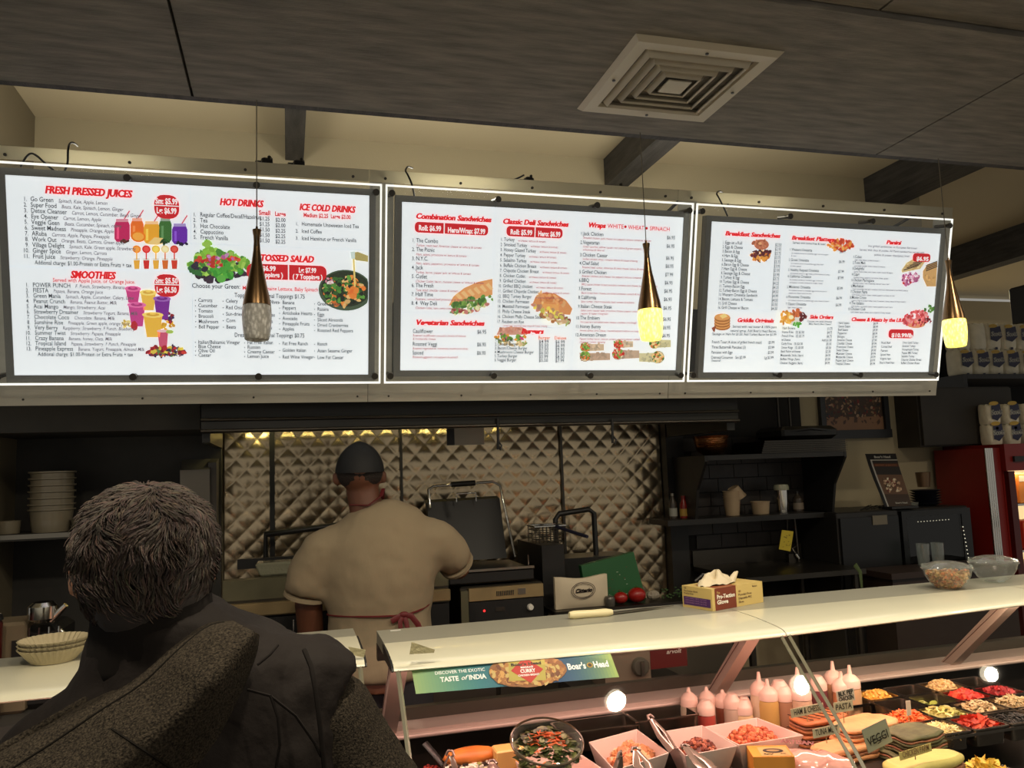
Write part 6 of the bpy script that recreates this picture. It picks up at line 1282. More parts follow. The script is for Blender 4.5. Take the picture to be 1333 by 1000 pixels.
# squeeze bottles
SQ = mat('squeeze_bottle_plastic', (214, 196, 178), .35, coat=.2); SQC = mat('squeeze_cap', (222, 192, 176), .4)
def squeeze(px, pyt, h, r, colr, lab, tip=True, ZF=.7395):
    a = at(px, pyt, Z=ZF+h); x, y = a.x, a.y
    y = min(y, 2.46); x = a.x if y == a.y else at(px, pyt, Y=y).x
    t = thing('squeeze_bottle', lab, 'squeeze bottle', (x, y, ZF), 'plastic squeeze bottles of sauce')
    hb = h*.70
    build('body', MB().lathe([(r*.96, ZF), (r, ZF+.006), (r, ZF+hb*.93), (r*.93, ZF+hb)], (x, y, 0), 20), mat('sauce_%d_%d_%d' % colr, colr, .35, coat=.3), t, smooth=50)
    m = MB().lathe([(r*.98, ZF+hb+.001), (r*.98, ZF+hb+.022), (r*.88, ZF+hb+.027), (r*.80, ZF+hb+.030)]+([(r*.55, ZF+hb+.038), (.009, ZF+hb+.042), (.0075, ZF+hb+.044), (.0045, ZF+h)] if tip else [(r*.6, ZF+hb+.040), (r*.5, ZF+hb+.044)]), (x, y, 0), 20)
    build('cap', m, SQC, t, smooth=40)
    return t
Bt = [(1105, 866, .235, .032, (196, 160, 120), 'tan sauce bottle at the right end of the back row', 1), (1083, 861, .235, .032, (190, 150, 110), 'tall tan sauce bottle behind the pasta sign', 1), (1063, 871, .22, .030, (110, 56, 60), 'purple sauce bottle half hidden by the glass edge', 0),
      (1037, 869, .235, .031, (200, 176, 150), 'pale bottle in the back row behind the bright reflection', 1), (1013, 876, .225, .032, (206, 178, 146), 'wide capped pale bottle in the back row', 0), (987, 875, .232, .030, (204, 184, 156), 'leftmost tall pale bottle of the back row', 1),
      (1041, 883, .215, .033, (196, 168, 140), 'pale bottle in front of the back row, above the ham sign', 1), (1019, 886, .205, .031, (160, 120, 92), 'light brown sauce bottle in the middle row', 0), (998, 884, .215, .032, (196, 160, 90), 'tall mustard bottle with a handwritten mark', 1),
      (919, 894, .185, .028, (190, 172, 150), 'short pale bottle second from the left', 1), (952, 899, .18, .028, (190, 170, 150), 'short pale bottle behind the brown sauce', 0), (896, 895, .19, .029, (176, 164, 140), 'leftmost short squeeze bottle with greenish dressing', 1),
      (940, 898, .175, .029, (116, 64, 44), 'short brown sauce bottle', 1), (918, 909, .165, .029, (170, 70, 60), 'short bottle of red sauce in front', 0), (967, 910, .155, .029, (222, 196, 150), 'short stubby bottle of creamy sauce', 0), (968, 905, .16, .025, (176, 158, 138), 'small pale bottle hidden behind the creamy sauce', 0), (1094, 874, .215, .031, (190, 130, 90), 'orange brown sauce bottle in front of the right back row', 1)]
seen = []
for px, py, h_, r, c, lab, tip in Bt:
    a = at(px, py, Z=.7395+h_); y = min(a.y, 2.46); x = at(px, py, Y=y).x if y < a.y else a.x
    squeeze(px, py, h_, r, c, lab, bool(tip))

# paper signs on sticks
def sign(px, Y, words, lab, w, h, rot=0, stick=.05, tilt=0, pap=(200, 184, 150), size=.016, ink=(60, 48, 40)):
    c = at(*px, Y=Y); t = thing('price_sign', lab, 'sign', tuple(c)); ex = Vector((math.cos(rot), 0, math.sin(rot))); ey = Vector((-math.sin(rot), 0, math.cos(rot))); fr_ = (c, ex, ey, Vector((0, -1, 0)))
    m = MB().extr([c+ex*a+ey*b for a, b in ((-w/2, -h/2), (w/2, -h/2), (w/2, h/2), (-w/2, h/2))], (0, 0, 0), (0, .0015, 0)); build('card', m, mat('sign_paper_%d' % pap[0], pap, .7), t)
    m = MB()
    for k, s in enumerate(words): text(m, s, -w*.42, h*.5-(k+1)*h/(len(words)+.35)+.0*size, size, fr_, .001, lin(ink), fit=w*.84*min(1, len(s)/max(len(q) for q in words)+.15), bold=len(words) > 1)
    build('lettering', m, PR, t, fix=False); build('stick', MB().tube([c+Vector((0, .003, 0)), c+Vector((0, .003, -h/2-stick))], .0013, 5), mat('stick_wood', (180, 150, 100), .6), t)
    return t
sign((1051, 925), 2.02, ['HAM & CHESSE'], 'cream sign reading ham and chesse stuck in the sandwiches', .105, .024, .06, .02)
sign((1076, 952), 1.95, ['TUNA MELT'], 'cream sign reading tuna melt below the ham sign', .085, .024, .06, .02)
sign((1098, 920), 1.98, ['PASTA'], 'cream sign reading pasta on a stick', .062, .028, .03, .03)
sign((1101, 906), 2.00, ['BLK PEP', 'CHICKEN'], 'tilted white sign handwritten blk pep chicken', .058, .034, .09, .03, ink=(20, 18, 18), size=.012, pap=(214, 196, 176))
t = sign((1142, 958), 1.86, ['VEGGI'], 'grey tilted card handwritten veggi leaning on the green wraps', .080, .062, .26, .0, pap=(150, 150, 126), size=.022, ink=(16, 16, 16))
m = MB(); c = at(1142, 958, Y=1.859); e = Vector((math.cos(.26), 0, math.sin(.26))); g_ = Vector((-math.sin(.26), 0, math.cos(.26))); FV = (c, e, g_, Vector((0, -1, 0)))
for k, (w, yy) in enumerate(((.026, -.008), (.014, -.014), (.006, -.020))): poly(m, [(-w, yy), (w, yy+.002), (w, yy+.004), (-w, yy+.002)], FV, .001, lin((16, 16, 16)))
build('underline', m, PR, t, fix=False)
sign((1192, 979), 1.80, ['CHICKEN PARM'], 'faint sign reading chicken parm on the yellow bread', .10, .020, .12, .01, pap=(206, 186, 110), ink=(140, 104, 70))
sign((1183, 922), 2.075, [' '], 'thin white blank flag standing in the shredded carrot', .016, .042, .0, .03, pap=(214, 190, 170))

# sandwiches and wraps: rounded breads with layers
BR = mat('soft_bread', (216, 150, 100), .6, var=.14, vscale=14, bump=.2, bscale=60); BRT = mat('toasted_bread', (176, 106, 60), .6, var=.25, vscale=22, bump=.3, bscale=50)
GW = mat('spinach_wrap', (92, 88, 56), .65, var=.35, vscale=26, bump=.5, bscale=40); FIL = mat('sandwich_filling', (150, 96, 66), .6, var=.4, vscale=40, bump=.8, bscale=50)
YB_ = mat('buttered_bread', (226, 206, 120), .5, var=.10, vscale=12, bump=.2, bscale=40)
def sandwich(x, y, z, w, d, hh, rz, top, lab, cat='sandwich', name='sandwich', grill=False):
    t = thing(name, lab, cat, (x, y, z), 'sandwiches piled in front of the topping pans')
    M = Matrix.Translation((x, y, z)) @ Matrix.Rotation(rz, 4, 'Z')
    def slab(z0, z1, k, bulge):
        m = MB()
        def f(u, v):
            a = u*2*PI; q = .5; cx = math.copysign(abs(math.cos(a))**.6, math.cos(a)); sy = math.copysign(abs(math.sin(a))**.6, math.sin(a)); e = 1-bulge*abs(2*v-1)**3
            return M @ Vector((cx*w/2*k*e, sy*d/2*k*e, z0+(z1-z0)*v+.007*noise.noise(Vector((cx*2.2+x*20, sy*2.2, z*3)))))
        m.grid(f, 26, 5); m.add([f(i/26, 1) for i in range(26)], [tuple(range(26))]); m.add([f(i/26, 0) for i in range(26)], [tuple(range(25, -1, -1))]); return m
    build('bottom_bread', slab(0, hh*.36, 1, .07), top, t, smooth=50); build('filling', slab(hh*.37, hh*.56, 1.0, .02), FIL, t, smooth=40); build('top_bread', slab(hh*.57, hh, .99, .12), top, t, smooth=50)
    if grill:
        for k in range(6): build('grill_mark', MB().box(M @ Vector((-w*.38+w*.15*k, 0, hh+.001)), (.004, d*.8, .0014), rz=rz+.3), mat('grill_char', (70, 36, 22), .7), t)
def A(px, py, z): return at(px, py, Z=z)
ZS = .746
build('sandwich_riser', MB().b2(1.42, 1.735, 1.76, 2.13, .7395, .80), WELL, case_r); ZS = .801
p = A(1050, 935, .86); sandwich(p.x+.02, p.y-.03, ZS, .19, .11, .040, .12, BRT, 'ridged toasted flat sandwich below the ham sign', grill=True); sandwich(p.x+.02, p.y-.03, ZS+.041, .185, .105, .036, .16, BRT, 'toasted panini on top of the pile below the ham sign', grill=True)
p = A(1120, 940, .87); sandwich(p.x-.01, p.y-.02, ZS, .20, .12, .042, .1, BR, 'soft tan flat bread sandwich behind the veggi card'); sandwich(p.x, p.y-.02, ZS+.043, .205, .115, .036, .14, BR, 'upper soft tan flat bread behind the veggi card')
p = A(1100, 968, .84); sandwich(p.x, p.y, ZS, .22, .09, .040, .1, BR, 'tan bread sandwich in front of the tuna melt sign')
p = A(1190, 955, .86)
for k in range(3): sandwich(p.x-.02+.008*(k % 2), p.y-.01-.006*k, ZS+.027*k, .175-.008*k, .12, .0255, .10+.07*(k-1), GW, ['bottom', 'middle', 'top'][k]+' dark green spinach wrap of the stack beside the veggi card', 'wrap', 'spinach_wrap_sandwich')
p = A(1185, 975, .865); sandwich(1.605, 1.845, ZS, .25, .085, .062, .10, YB_, 'long pale yellow bread right behind the front glass'); 
heap('tossed_greens', 'mixed greens and torn bread in front of the yellow bread', 'greens', (p.x-.02, 1.70, .745), .13, .03, .035, 'leaf', [(200, 180, 90), (110, 110, 50), (220, 200, 130), (130, 90, 60)], 110, .022)
# carton and bread bag
q = at(995, 985, Z=.83); t = thing('kraft_carton', 'small orange kraft carton with a dark oval emblem among the dishes', 'carton', (q.x, q.y, .746)); MC = Matrix.Rotation(-.35, 3, 'Z')
m = MB().box((q.x, q.y-.03, .80), (.11, .09, .108), rz=-.35); build('carton_body', m, mat('kraft_orange', (206, 136, 50), .55, var=.08, vscale=8), t)
fr_ = (Vector((q.x, q.y-.03, .8545)), MC @ Vector((1, 0, 0)), MC @ Vector((0, 1, 0)), Vector((0, 0, 1))); m = MB(); poly(m, [(-.03, -.04), (.05, -.04), (.05, .03), (-.03, .03)], fr_, .0002, lin((186, 150, 96))); poly(m, ell(.008, .0, .028, .018, 18), fr_, .0008, lin((50, 40, 34))); poly(m, ell(.008, .0, .018, .009, 14), fr_, .0012, lin((150, 124, 84)))
for k in range(10): poly(m, ell(random.uniform(-.02, .04), -.026+random.uniform(-.006, .004), .005, .002, 5, random.random()), fr_, .0012, lin((60, 46, 34)))
build('emblem', m, PR, t, fix=False)
q = at(1062, 985, Z=.83); q.x += .02; t = thing('bread_bag', 'pink tinted clear bag of sliced bread lying behind the glass', 'bag', (q.x, q.y, .746))
def bag(u, v):
    a = u*2*PI; l = v*.26-.13; r = 1-.35*max(0, (v-.75)/.25)-.25*max(0, (.12-v)/.12); wv = .006*noise.noise(Vector((u*9, v*12, 2)))
    x = l*.80; y = -l*.60; return Vector((q.x-.05+x+(.058*r+wv)*math.cos(a)*.6, q.y+.01+y+(.058*r+wv)*math.cos(a)*.8, .800+(.046*r+wv)*math.sin(a)))
m = MB().grid(bag, 32, 24); m.add([bag(i/32, 0) for i in range(32)], [tuple(range(32))]); m.add([bag(i/32, 1) for i in range(32)], [tuple(range(32))]); build('bag_film', m, mat('pink_film', (216, 160, 148), .12, coat=1, bump=.3, bscale=25), t, smooth=60)
m = MB()
for (v, c, s, hgt) in ((.30, (120, 60, 56), 'ARTISAN', .016),):
    pc = Vector((q.x-.05-.05*.8+.04, q.y+.02+.03, .850)); fr_ = (pc, Vector((.80, -.60, 0)), Vector((.55, .74, .38)).normalized(), Vector((0, -.3, .95))); text(m, s, -.04, .0, hgt, fr_, .003, lin(c), fit=.09, bold=True); poly(m, ell(.03, -.03, .034, .013, 20), fr_, .003, lin((84, 40, 38))); poly(m, ell(.035, -.031, .028, .010, 20), fr_, .0034, lin((206, 150, 130)))
build('bag_print', m, PR, t, fix=False)

# ------------------------------------------------------------------ on top of the case
# glove box
pA = at(928, 796, Z=1.2005); pB = at(988, 785, Z=1.2005); pC = at(892, 789, Z=1.2005); ex = Vector((pB.x-pA.x, pB.y-pA.y, 0)); ew = Vector((pC.x-pA.x, pC.y-pA.y, 0)); ln = .235; ex = ex.normalized()*ln; ew = ew.normalized()*.12; hgt = .066
ew = Vector((-ex.y, ex.x, 0)).normalized()*.125
t = thing('glove_box', 'yellow and maroon box of disposable gloves on the deli case', 'box', tuple(pA)); Bz = Vector((0, 0, hgt)); pA = Vector((pA.x, pA.y, 1.2005))
YC = lin((206, 180, 110)); MR = lin((120, 52, 30)); m = MB()
def qd(m, a, b, c, d, col): m.cur = col; m.add([a, b, c, d], [(0, 1, 2, 3)])
L0, L1, L2, L3 = pA, pA+ex, pA+ex+ew, pA+ew
for a, b, col in ((L1, L2, YC), (L2, L3, YC), (L3, L0, YC), (L0, L1, YC)): qd(m, a, b, b+Bz, a+Bz, col)
qd(m, L0, L3, L2, L1, YC); qd(m, L0+Bz, L1+Bz, L2+Bz, L3+Bz, YC)
build('carton', m, PR, t, fix=False)
fx = (L0, ex.normalized(), Vector((0, 0, 1)), ex.cross(Vector((0, 0, 1))).normalized()); m = MB()
poly(m, [(.012, .0), (.108, .0), (.108, hgt), (.012, hgt)], fx, .0006, MR); text(m, 'The', .020, .049, .007, fx, .001, YC); text(m, 'Pro-Tection', .020, .034, .0125, fx, .001, (.9, .86, .74), fit=.082, bold=True); text(m, 'Glove', .020, .018, .0125, fx, .001, (.9, .86, .74), fit=.050, bold=True)
text(m, '100', .118, .044, .006, fx, .001, MR); text(m, 'Powder-Free', .118, .033, .0065, fx, .001, lin((80, 50, 40)), fit=.062); text(m, 'Disposable PVC', .118, .022, .0065, fx, .001, lin((80, 50, 40)), fit=.062); text(m, 'Gloves', .118, .011, .006, fx, .001, lin((80, 50, 40))); text(m, 'Medium', .185, .053, .005, fx, .001, lin((80, 50, 40)))
fs = (L3, -ew.normalized(), Vector((0, 0, 1)), (-ew).cross(Vector((0, 0, 1))).normalized()); poly(m, [(.006, .008), (.118, .008), (.118, .034), (.006, .034)], fs, .0006, lin((74, 34, 96)))
for k, s in enumerate(('100', 'Pro-Tection Glove', 'Powder-Free')): text(m, s, .008, .057-.008*k, .0055, fs, .001, lin((80, 60, 50)))
for k in range(3): text(m, 'DISPOSABLE VINYL GLOVES', .012, .028-.007*k, .004, fs, .001, lin((150, 110, 150)), fit=.09)
ft = (L0+Bz, ex.normalized(), ew.normalized(), Vector((0, 0, 1))); poly(m, [(.02, .0), (.115, .0), (.10, .10), (.03, .10)], ft, .0006, lin((150, 80, 44))); poly(m, ell(.10, .062, .07, .022, 20), ft, .0010, lin((40, 34, 30)))
build('carton_print', m, PR, t, fix=False)
m = MB()
def gl(u, v):
    a = u*2*PI; x = .09+.075*math.cos(a)*v*1.05; y = .06+.036*math.sin(a)*v; return L0+Bz+ex.normalized()*x+ew.normalized()*y+Vector((0, 0, .004+.026*(1-v*v)*(1+.5*math.sin(3*a))+.010*noise.noise(Vector((x*60, y*60, 1)))))
m.grid(gl, 40, 10); m.tube([L0+Bz+ex.normalized()*.155+ew.normalized()*.06, L0+Bz+ex.normalized()*.18+ew.normalized()*.06+Vector((0, 0, .025)), L0+Bz+ex.normalized()*.19+ew.normalized()*.06+Vector((0, 0, .03))], [.014, .008, .003], 7)
tag(build('crumpled_gloves', m, mat('pale_glove', (214, 200, 168), .5, bump=.3), origin=L0+Bz, smooth=60), 'pale crumpled gloves spilling from the glove box', 'gloves')
b0 = L3+Vector((.02, .05, 0)); q0 = at(905, 757, Y=b0.y); q1 = at(915, 748, Y=b0.y); q2 = at(962, 762, Y=b0.y)
t = thing('handled_basket', 'low wire basket with a black curved handle behind the glove box', 'basket', tuple(q0)); build('wire_rim', MB().tube([(q0.x, q0.y, 1.212), (q2.x, q2.y, 1.212), (q2.x, q2.y+.06, 1.212), (q0.x, q0.y+.06, 1.212), (q0.x, q0.y, 1.212)], .003, 6), STEELD, t); build('handle', MB().tube([q0, q1, q1.lerp(q2, .5)+Vector((0, 0, .006)), q2, Vector((q2.x, q2.y, 1.205))], .005, 8), BLACK, t, smooth=60)
# knife with white handle
ka, kb, kc = at(741, 801, Z=1.212), at(797, 797, Z=1.210), at(877, 790, Z=1.202)
t = thing('chef_knife', 'long knife with a thick white handle lying on the deli case', 'knife', tuple(ka)); build('handle', MB().tube([ka, ka.lerp(kb, .12), ka.lerp(kb, .5), ka.lerp(kb, .85), kb], [(.010, .010), (.0125, .013), (.0115, .012), (.0125, .015), (.008, .009)], 12), mat('white_grip', (228, 216, 170), .4), t, smooth=60)
bd = (kc-kb); s = Vector((-bd.y, bd.x, 0)).normalized(); m = MB(); P = [kb+Vector((0, 0, -.004)), kb+s*.022+Vector((0, 0, -.004)), kb+bd*.6+s*.018+Vector((0, 0, -.004)), kc, kb+bd*.5-s*.004+Vector((0, 0, -.004))]
for v in P: v.z = 1.2045
m.extr(P[::-1], (0, 0, 0), (0, 0, .0018)); build('blade', m, STEEL, t)
# round clear bowls
def cbowl(x, y, r, h_, lab, fill=None):
    t = thing('lidded_bowl', lab, 'bowl', (x, y, 1.2005), 'clear lidded bowls on the deli case'); z = 1.2005
    build('bowl_shell', MB().shell([(r*.42, z+.001), (r*.70, z+h_*.28), (r*.90, z+h_*.66), (r*.97, z+h_), (r*1.04, z+h_+.003), (r*1.04, z+h_+.006), (r*.95, z+h_+.002)], (x, y, 0), 32), CLG, t, smooth=60); build('bowl_base', MB().lathe([(r*.42, z+.0005), (r*.42, z+.002)], (x, y, 0), 24), CLG, t)
    m = MB().shell([(r*1.045, z+h_+.007), (r*.90, z+h_+.012), (r*.72, z+h_+.022), (r*.40, z+h_+.028), (0, z+h_+.030)], (x, y, 0), 32); build('lid', m, glassmat('clear_lid', (.9, .92, .9), 1, .05, .10), t, smooth=60)
    build('rim_beads', (lambda mm: [mm.ball((x+r*.96*math.cos(a), y+r*.96*math.sin(a), z+h_+.014), .0035, 5, 4) for a in [2*PI*k/46 for k in range(46)]] and mm)(MB()), CLG, t)
    return t
pb_ = at(1235, 766, Z=1.2005); cbowl(pb_.x-.0, pb_.y, .078, .062, 'clear lidded bowl full of brown grain salad on the case'); m = MB()
for k in range(700):
    a = random.random()*2*PI; zz = random.random(); R0 = .070*(.5+.5*zz**.6)*.96; r = R0*math.sqrt(random.uniform(.55, 1)) if zz < .9 else R0*math.sqrt(random.random()); m.cur = lin(random.choice([(190, 140, 90), (170, 116, 70), (210, 170, 116), (130, 84, 50), (150, 120, 70), (200, 120, 70)])); m.box((pb_.x+r*math.cos(a), pb_.y+r*math.sin(a), 1.208+.050*zz), (.007, .009, .006), rz=a*3, rx=random.random())
tag(build('grain_salad', m, FOOD, origin=(pb_.x, pb_.y, 1.205), fix=False), 'brown grain salad inside the clear lidded bowl', 'salad', kind='stuff')
pb2 = at(1295, 757, Z=1.2005); cbowl(pb2.x, pb2.y, .078, .062, 'empty clear lidded bowl at the right of the grain salad bowl')
# ------------------------------------------------------------------ people
def organic(name, mb, m, parent, voxel=.012, sm=8, label=None, noisef=None):
    o = build(name, mb, m, parent, label=label)
    r = o.modifiers.new('remesh', 'REMESH'); r.mode = 'VOXEL'; r.voxel_size = voxel; r.use_smooth_shade = True
    s = o.modifiers.new('smooth', 'SMOOTH'); s.iterations = sm; s.factor = .5
    if noisef:
        tx = bpy.data.textures.new(name+'_folds', 'CLOUDS'); tx.noise_scale = noisef[0]
        d = o.modifiers.new('folds', 'DISPLACE'); d.texture = tx; d.strength = noisef[1]; d.mid_level = .5
    return o
def hand(m, wrist, d, palm_n, side, L=.17, curl=.35):
    """palm and five fingers grown from the wrist along d; side = +1/-1 thumb side"""
    d = Vector(d).normalized(); n = Vector(palm_n); n = (n-d*n.dot(d)).normalized(); s = d.cross(n)*side; w = Vector(wrist)
    m.tube([w-d*.03, w, w+d*L*.25, w+d*L*.50, w+d*L*.56], [(.022, .028), (.020, .027), (.015, .038), (.014, .041), (.009, .036)], 10, up=n)
    for k, (off, ln, r) in enumerate(((.030, .42, .0086), (.011, .47, .0090), (-.009, .44, .0088), (-.028, .35, .0078))):
        b = w+d*L*.50+s*off; p = [b-d*.02, b]; dd = d
        for j, f in enumerate((.45, .30, .25)):
            dd = (dd+n*curl*(j+1)*.5).normalized(); p.append(p[-1]+dd*L*ln*f)
        m.tube(p, [r, r*1.05, r, r*.92, r*.7], 8)
    b = w+d*L*.16+s*.024; m.tube([w+d*.01, b, b+(d*.6+s*.7+n*.3).normalized()*L*.20, b+(d*.85+s*.55+n*.4).normalized()*L*.36], [.013, .013, .0105, .0075], 8)
def head_mb(c, fwd, s=1.0, tilt=0):
    """head with ears, nose, brow, jaw; fwd = facing direction on the ground plane"""
    c = Vector(c); f = Vector(fwd).normalized(); r = f.cross(Vector((0, 0, 1))); u = Vector((0, 0, 1)); u = (u*math.cos(tilt)+f*math.sin(tilt)); f = u.cross(r)*-1 if False else (f*math.cos(tilt)-Vector((0, 0, 1))*math.sin(tilt))
    M = Matrix((r, f, u)).transposed(); g = lambda x, y, z: c+M @ Vector((x*s, y*s, z*s)); m = MB()
    m.ball(g(0, -.012, .028), .093*s, 20, 14, (.84, 1.04, .98), M); m.ball(g(0, .035, -.045), .058*s, 16, 10, (.92, .95, 1.15), M)
    m.tube([g(0, .088, .012), g(0, .104, -.012), g(0, .112, -.028), g(0, .096, -.034)], [.007*s, .009*s, .012*s, .009*s], 8)
    for q in (-1, 1):
        m.tube([g(q*.078, -.004, .018), g(q*.089, -.014, .014), g(q*.089, -.012, -.018), g(q*.078, -.002, -.028)], [.006*s, .012*s, .010*s, .006*s], 8)
        m.ball(g(q*.032, .078, .022), .012*s, 8, 6)
    m.tube([g(-.045, .082, .034), g(0, .092, .034), g(.045, .082, .034)], [.006*s, .008*s, .006*s], 8)
    m.tube([g(-.024, .086, -.058), g(0, .094, -.058), g(.024, .086, -.058)], [.004*s, .007*s, .004*s], 8)
    return m, g, M
def face_bits(g, M, s, t, iris=(50, 36, 26)):
    for q in (-1, 1):
        build('eye', MB().ball(g(q*.032, .083, .020), .0115*s, 12, 8), mat('eye_white', (216, 206, 192), .2), t, smooth=80)
        build('iris', MB().ball(g(q*.032, .0925, .020), .0050*s, 10, 6, (1, .5, 1), M), mat('eye_iris', iris, .2), t)
        build('eyebrow', MB().tube([g(q*.018, .093, .040), g(q*.034, .093, .045), g(q*.050, .082, .040)], .003*s, 6), mat('brow', (50, 38, 30), .8), t)
    build('lips', MB().tube([g(-.022, .089, -.058), g(0, .099, -.058), g(.022, .089, -.058)], [.002*s, .0055*s, .002*s], 8), mat('lip', (130, 70, 60), .5), t, smooth=60)
SKIN1 = mat('tan_skin', (98, 60, 42), .5, var=.08, vscale=14, bump=.06, bscale=120); SKIN2 = mat('fair_skin', (168, 120, 90), .5, var=.08, vscale=14, bump=.06, bscale=120)
SHIRT = mat('cream_cotton', (142, 127, 102), .9, bump=.25, bscale=14, stretch=(1.4, 1, .5)); BURG = mat('burgundy_ribbon', (96, 20, 24), .6); TROU = mat('dark_trousers', (30, 30, 36), .8)
# --- the cook, seen from behind
t = thing('person', 'cook seen from behind in a cream t-shirt, black cap and burgundy apron strings', 'person', (.31, 3.02, 0))
m, g, M = head_mb((.255, 3.02, 1.645), (.10, 1, 0), 1.0, .10)
m.tube([(.285, 3.0, 1.46), (.275, 3.0, 1.53), (.262, 3.01, 1.60)], [(.075, .065), (.062, .060), (.060, .062)], 14)
m.tube([(.31, 3.0, .95), (.315, 3.0, 1.10), (.315, 3.0, 1.30), (.30, 3.0, 1.40), (.285, 3.0, 1.50)], [(.155, .10), (.14, .10), (.165, .10), (.14, .08), (.06, .06)], 18)
m.tube([(.15, 3.0, 1.39), (.095, 3.01, 1.33), (.068, 3.03, 1.20), (.075, 3.06, 1.10), (.085, 3.13, .985)], [.045, .050, .050, .047, .030], 12)
m.tube([(.46, 3.0, 1.40), (.57, 3.03, 1.36), (.625, 3.07, 1.285), (.61, 3.16, 1.275), (.58, 3.21, 1.30)], [.045, .050, .046, .040, .028], 12)
hand(m, (.085, 3.14, .97), (.02, .5, -.75), (1, 0, 0), -1, .17); hand(m, (.58, 3.22, 1.305), (-.5, .45, .5), (0, 0, -1), 1, .17)
m.tube([(.31, 3.0, 1.0), (.31, 3.0, .90)], [(.155, .11), (.165, .12)], 16)
for sx in (-1, 1):
    m.tube([(.31+sx*.085, 3.0, .92), (.31+sx*.10, 3.0, .70), (.31+sx*.11, 3.0, .48), (.31+sx*.115, 3.0, .25), (.31+sx*.12, 3.0, .06)], [.088, .075, .055, .050, .038], 12); m.tube([(.31+sx*.12, 2.96, .045), (.31+sx*.13, 3.15, .03)], [(.035, .04), (.025, .035)], 10)
organic('body', m, SKIN1, t, .0085, 4); face_bits(g, M, 1, t)
m = MB(); m.tube([(.315, 3.0, .93), (.318, 3.0, 1.04), (.318, 3.0, 1.15), (.318, 3.0, 1.20), (.322, 3.0, 1.30), (.318, 3.0, 1.42), (.30, 2.995, 1.49), (.283, 2.995, 1.545)], [(.205, .150), (.197, .147), (.182, .134), (.196, .145), (.206, .156), (.214, .142), (.168, .112), (.082, .078)], 24)
m.tube([(.225, 3.0, 1.415), (.115, 3.005, 1.385), (.075, 3.02, 1.31), (.060, 3.03, 1.235)], [.085, .088, .086, .086], 14); m.tube([(.40, 3.0, 1.42), (.535, 3.01, 1.40), (.592, 3.035, 1.345), (.618, 3.055, 1.305)], [.084, .086, .078, .070], 14)
organic('t_shirt', m, SHIRT, t, .011, 48, noisef=(.06, .010))
for (b, c_) in (((.061, 3.03, 1.238), (.059, 3.032, 1.228)), ((.612, 3.050, 1.310), (.619, 3.056, 1.302))): build('sleeve_hem', MB().tube([b, c_], [.079, .080] if b[0] < .3 else [.067, .067], 20), SHIRT, t, smooth=50)
m = MB()
for sx in (-1, 1): m.tube([(.31+sx*.08, 3.0, .95), (.31+sx*.10, 3.0, .70), (.31+sx*.11, 3.0, .48), (.31+sx*.12, 3.0, .07)], [.115, .098, .082, .070], 14)
organic('trousers', m, TROU, t, .014, 5)
for sx in (-1, 1): build('shoe', MB().tube([(.31+sx*.12, 2.92, .05), (.31+sx*.122, 3.02, .055), (.31+sx*.13, 3.17, .035), (.31+sx*.13, 3.20, .03)], [(.04, .04), (.05, .045), (.034, .045), (.02, .03)], 12), BLACK, t, smooth=60)
capm = MB()
def capf(u, v):
    a = u*2*PI; e = v*PI/2; q = g(0, -.014, .040); return q+M @ Vector((.0885*math.cos(a)*math.cos(e), .107*math.sin(a)*math.cos(e), .092*math.sin(e)-.022*(1-v)*(1-.6*math.sin(a))))
capm.grid(capf, 32, 12); capm.add([capf(i/32, 0) for i in range(32)], [tuple(range(32))]); build('cap', capm, mat('black_cap', (13, 14, 16), .7), t, smooth=60)
hm = MB(); hm.ball(g(0, -.018, .018), .0855, 20, 12, (.99, 1.03, .82), M); build('short_hair', hm, mat('dark_hair', (34, 26, 22), .8, bump=.5, bscale=200), t, smooth=70)
ring = [(.318+.184*math.cos(a), 3.0+.139*math.sin(a), 1.166+.004*math.sin(2*a)+(.026*max(0, math.cos(a))**3)) for a in [R_(10*k) for k in range(37)]]
build('apron_string', MB().tube(ring, [(.003, .006)]*37, 6, up=(0, 0, 1)), BURG, t, smooth=60)
def rib(p, w=.008): return MB().tube(p, [(.0022, w)]*len(p), 8, up=(0, 1, 0))
B0 = (.385, 2.862, 1.166)
build('apron_bow', rib([B0, (.37, 2.853, 1.145), (.372, 2.85, 1.105), (.385, 2.85, 1.085), (.397, 2.85, 1.105), (.392, 2.853, 1.14), B0]), BURG, t, smooth=60); build('apron_bow', rib([B0, (.41, 2.852, 1.160), (.432, 2.85, 1.130), (.440, 2.85, 1.105), (.441, 2.85, 1.07)], .010), BURG, t, smooth=60)
build('apron_bow', rib([B0, (.36, 2.855, 1.158), (.34, 2.855, 1.148)], .010), BURG, t, smooth=60); build('apron_knot', MB().ball(B0, .014, 10, 6, (1.3, .6, .8)), BURG, t, smooth=60)
build('neck_strap', MB().tube([(.325, 2.965, 1.575), (.338, 3.01, 1.60), (.340, 3.05, 1.57), (.335, 3.11, 1.50), (.33, 3.16, 1.42)], [(.0025, .008)]*5, 6), BURG, t, smooth=60); build('neck_strap', MB().tube([(.215, 2.97, 1.548), (.275, 2.928, 1.545), (.325, 2.965, 1.575)], [(.0025, .006)]*3, 6), BURG, t, smooth=60)

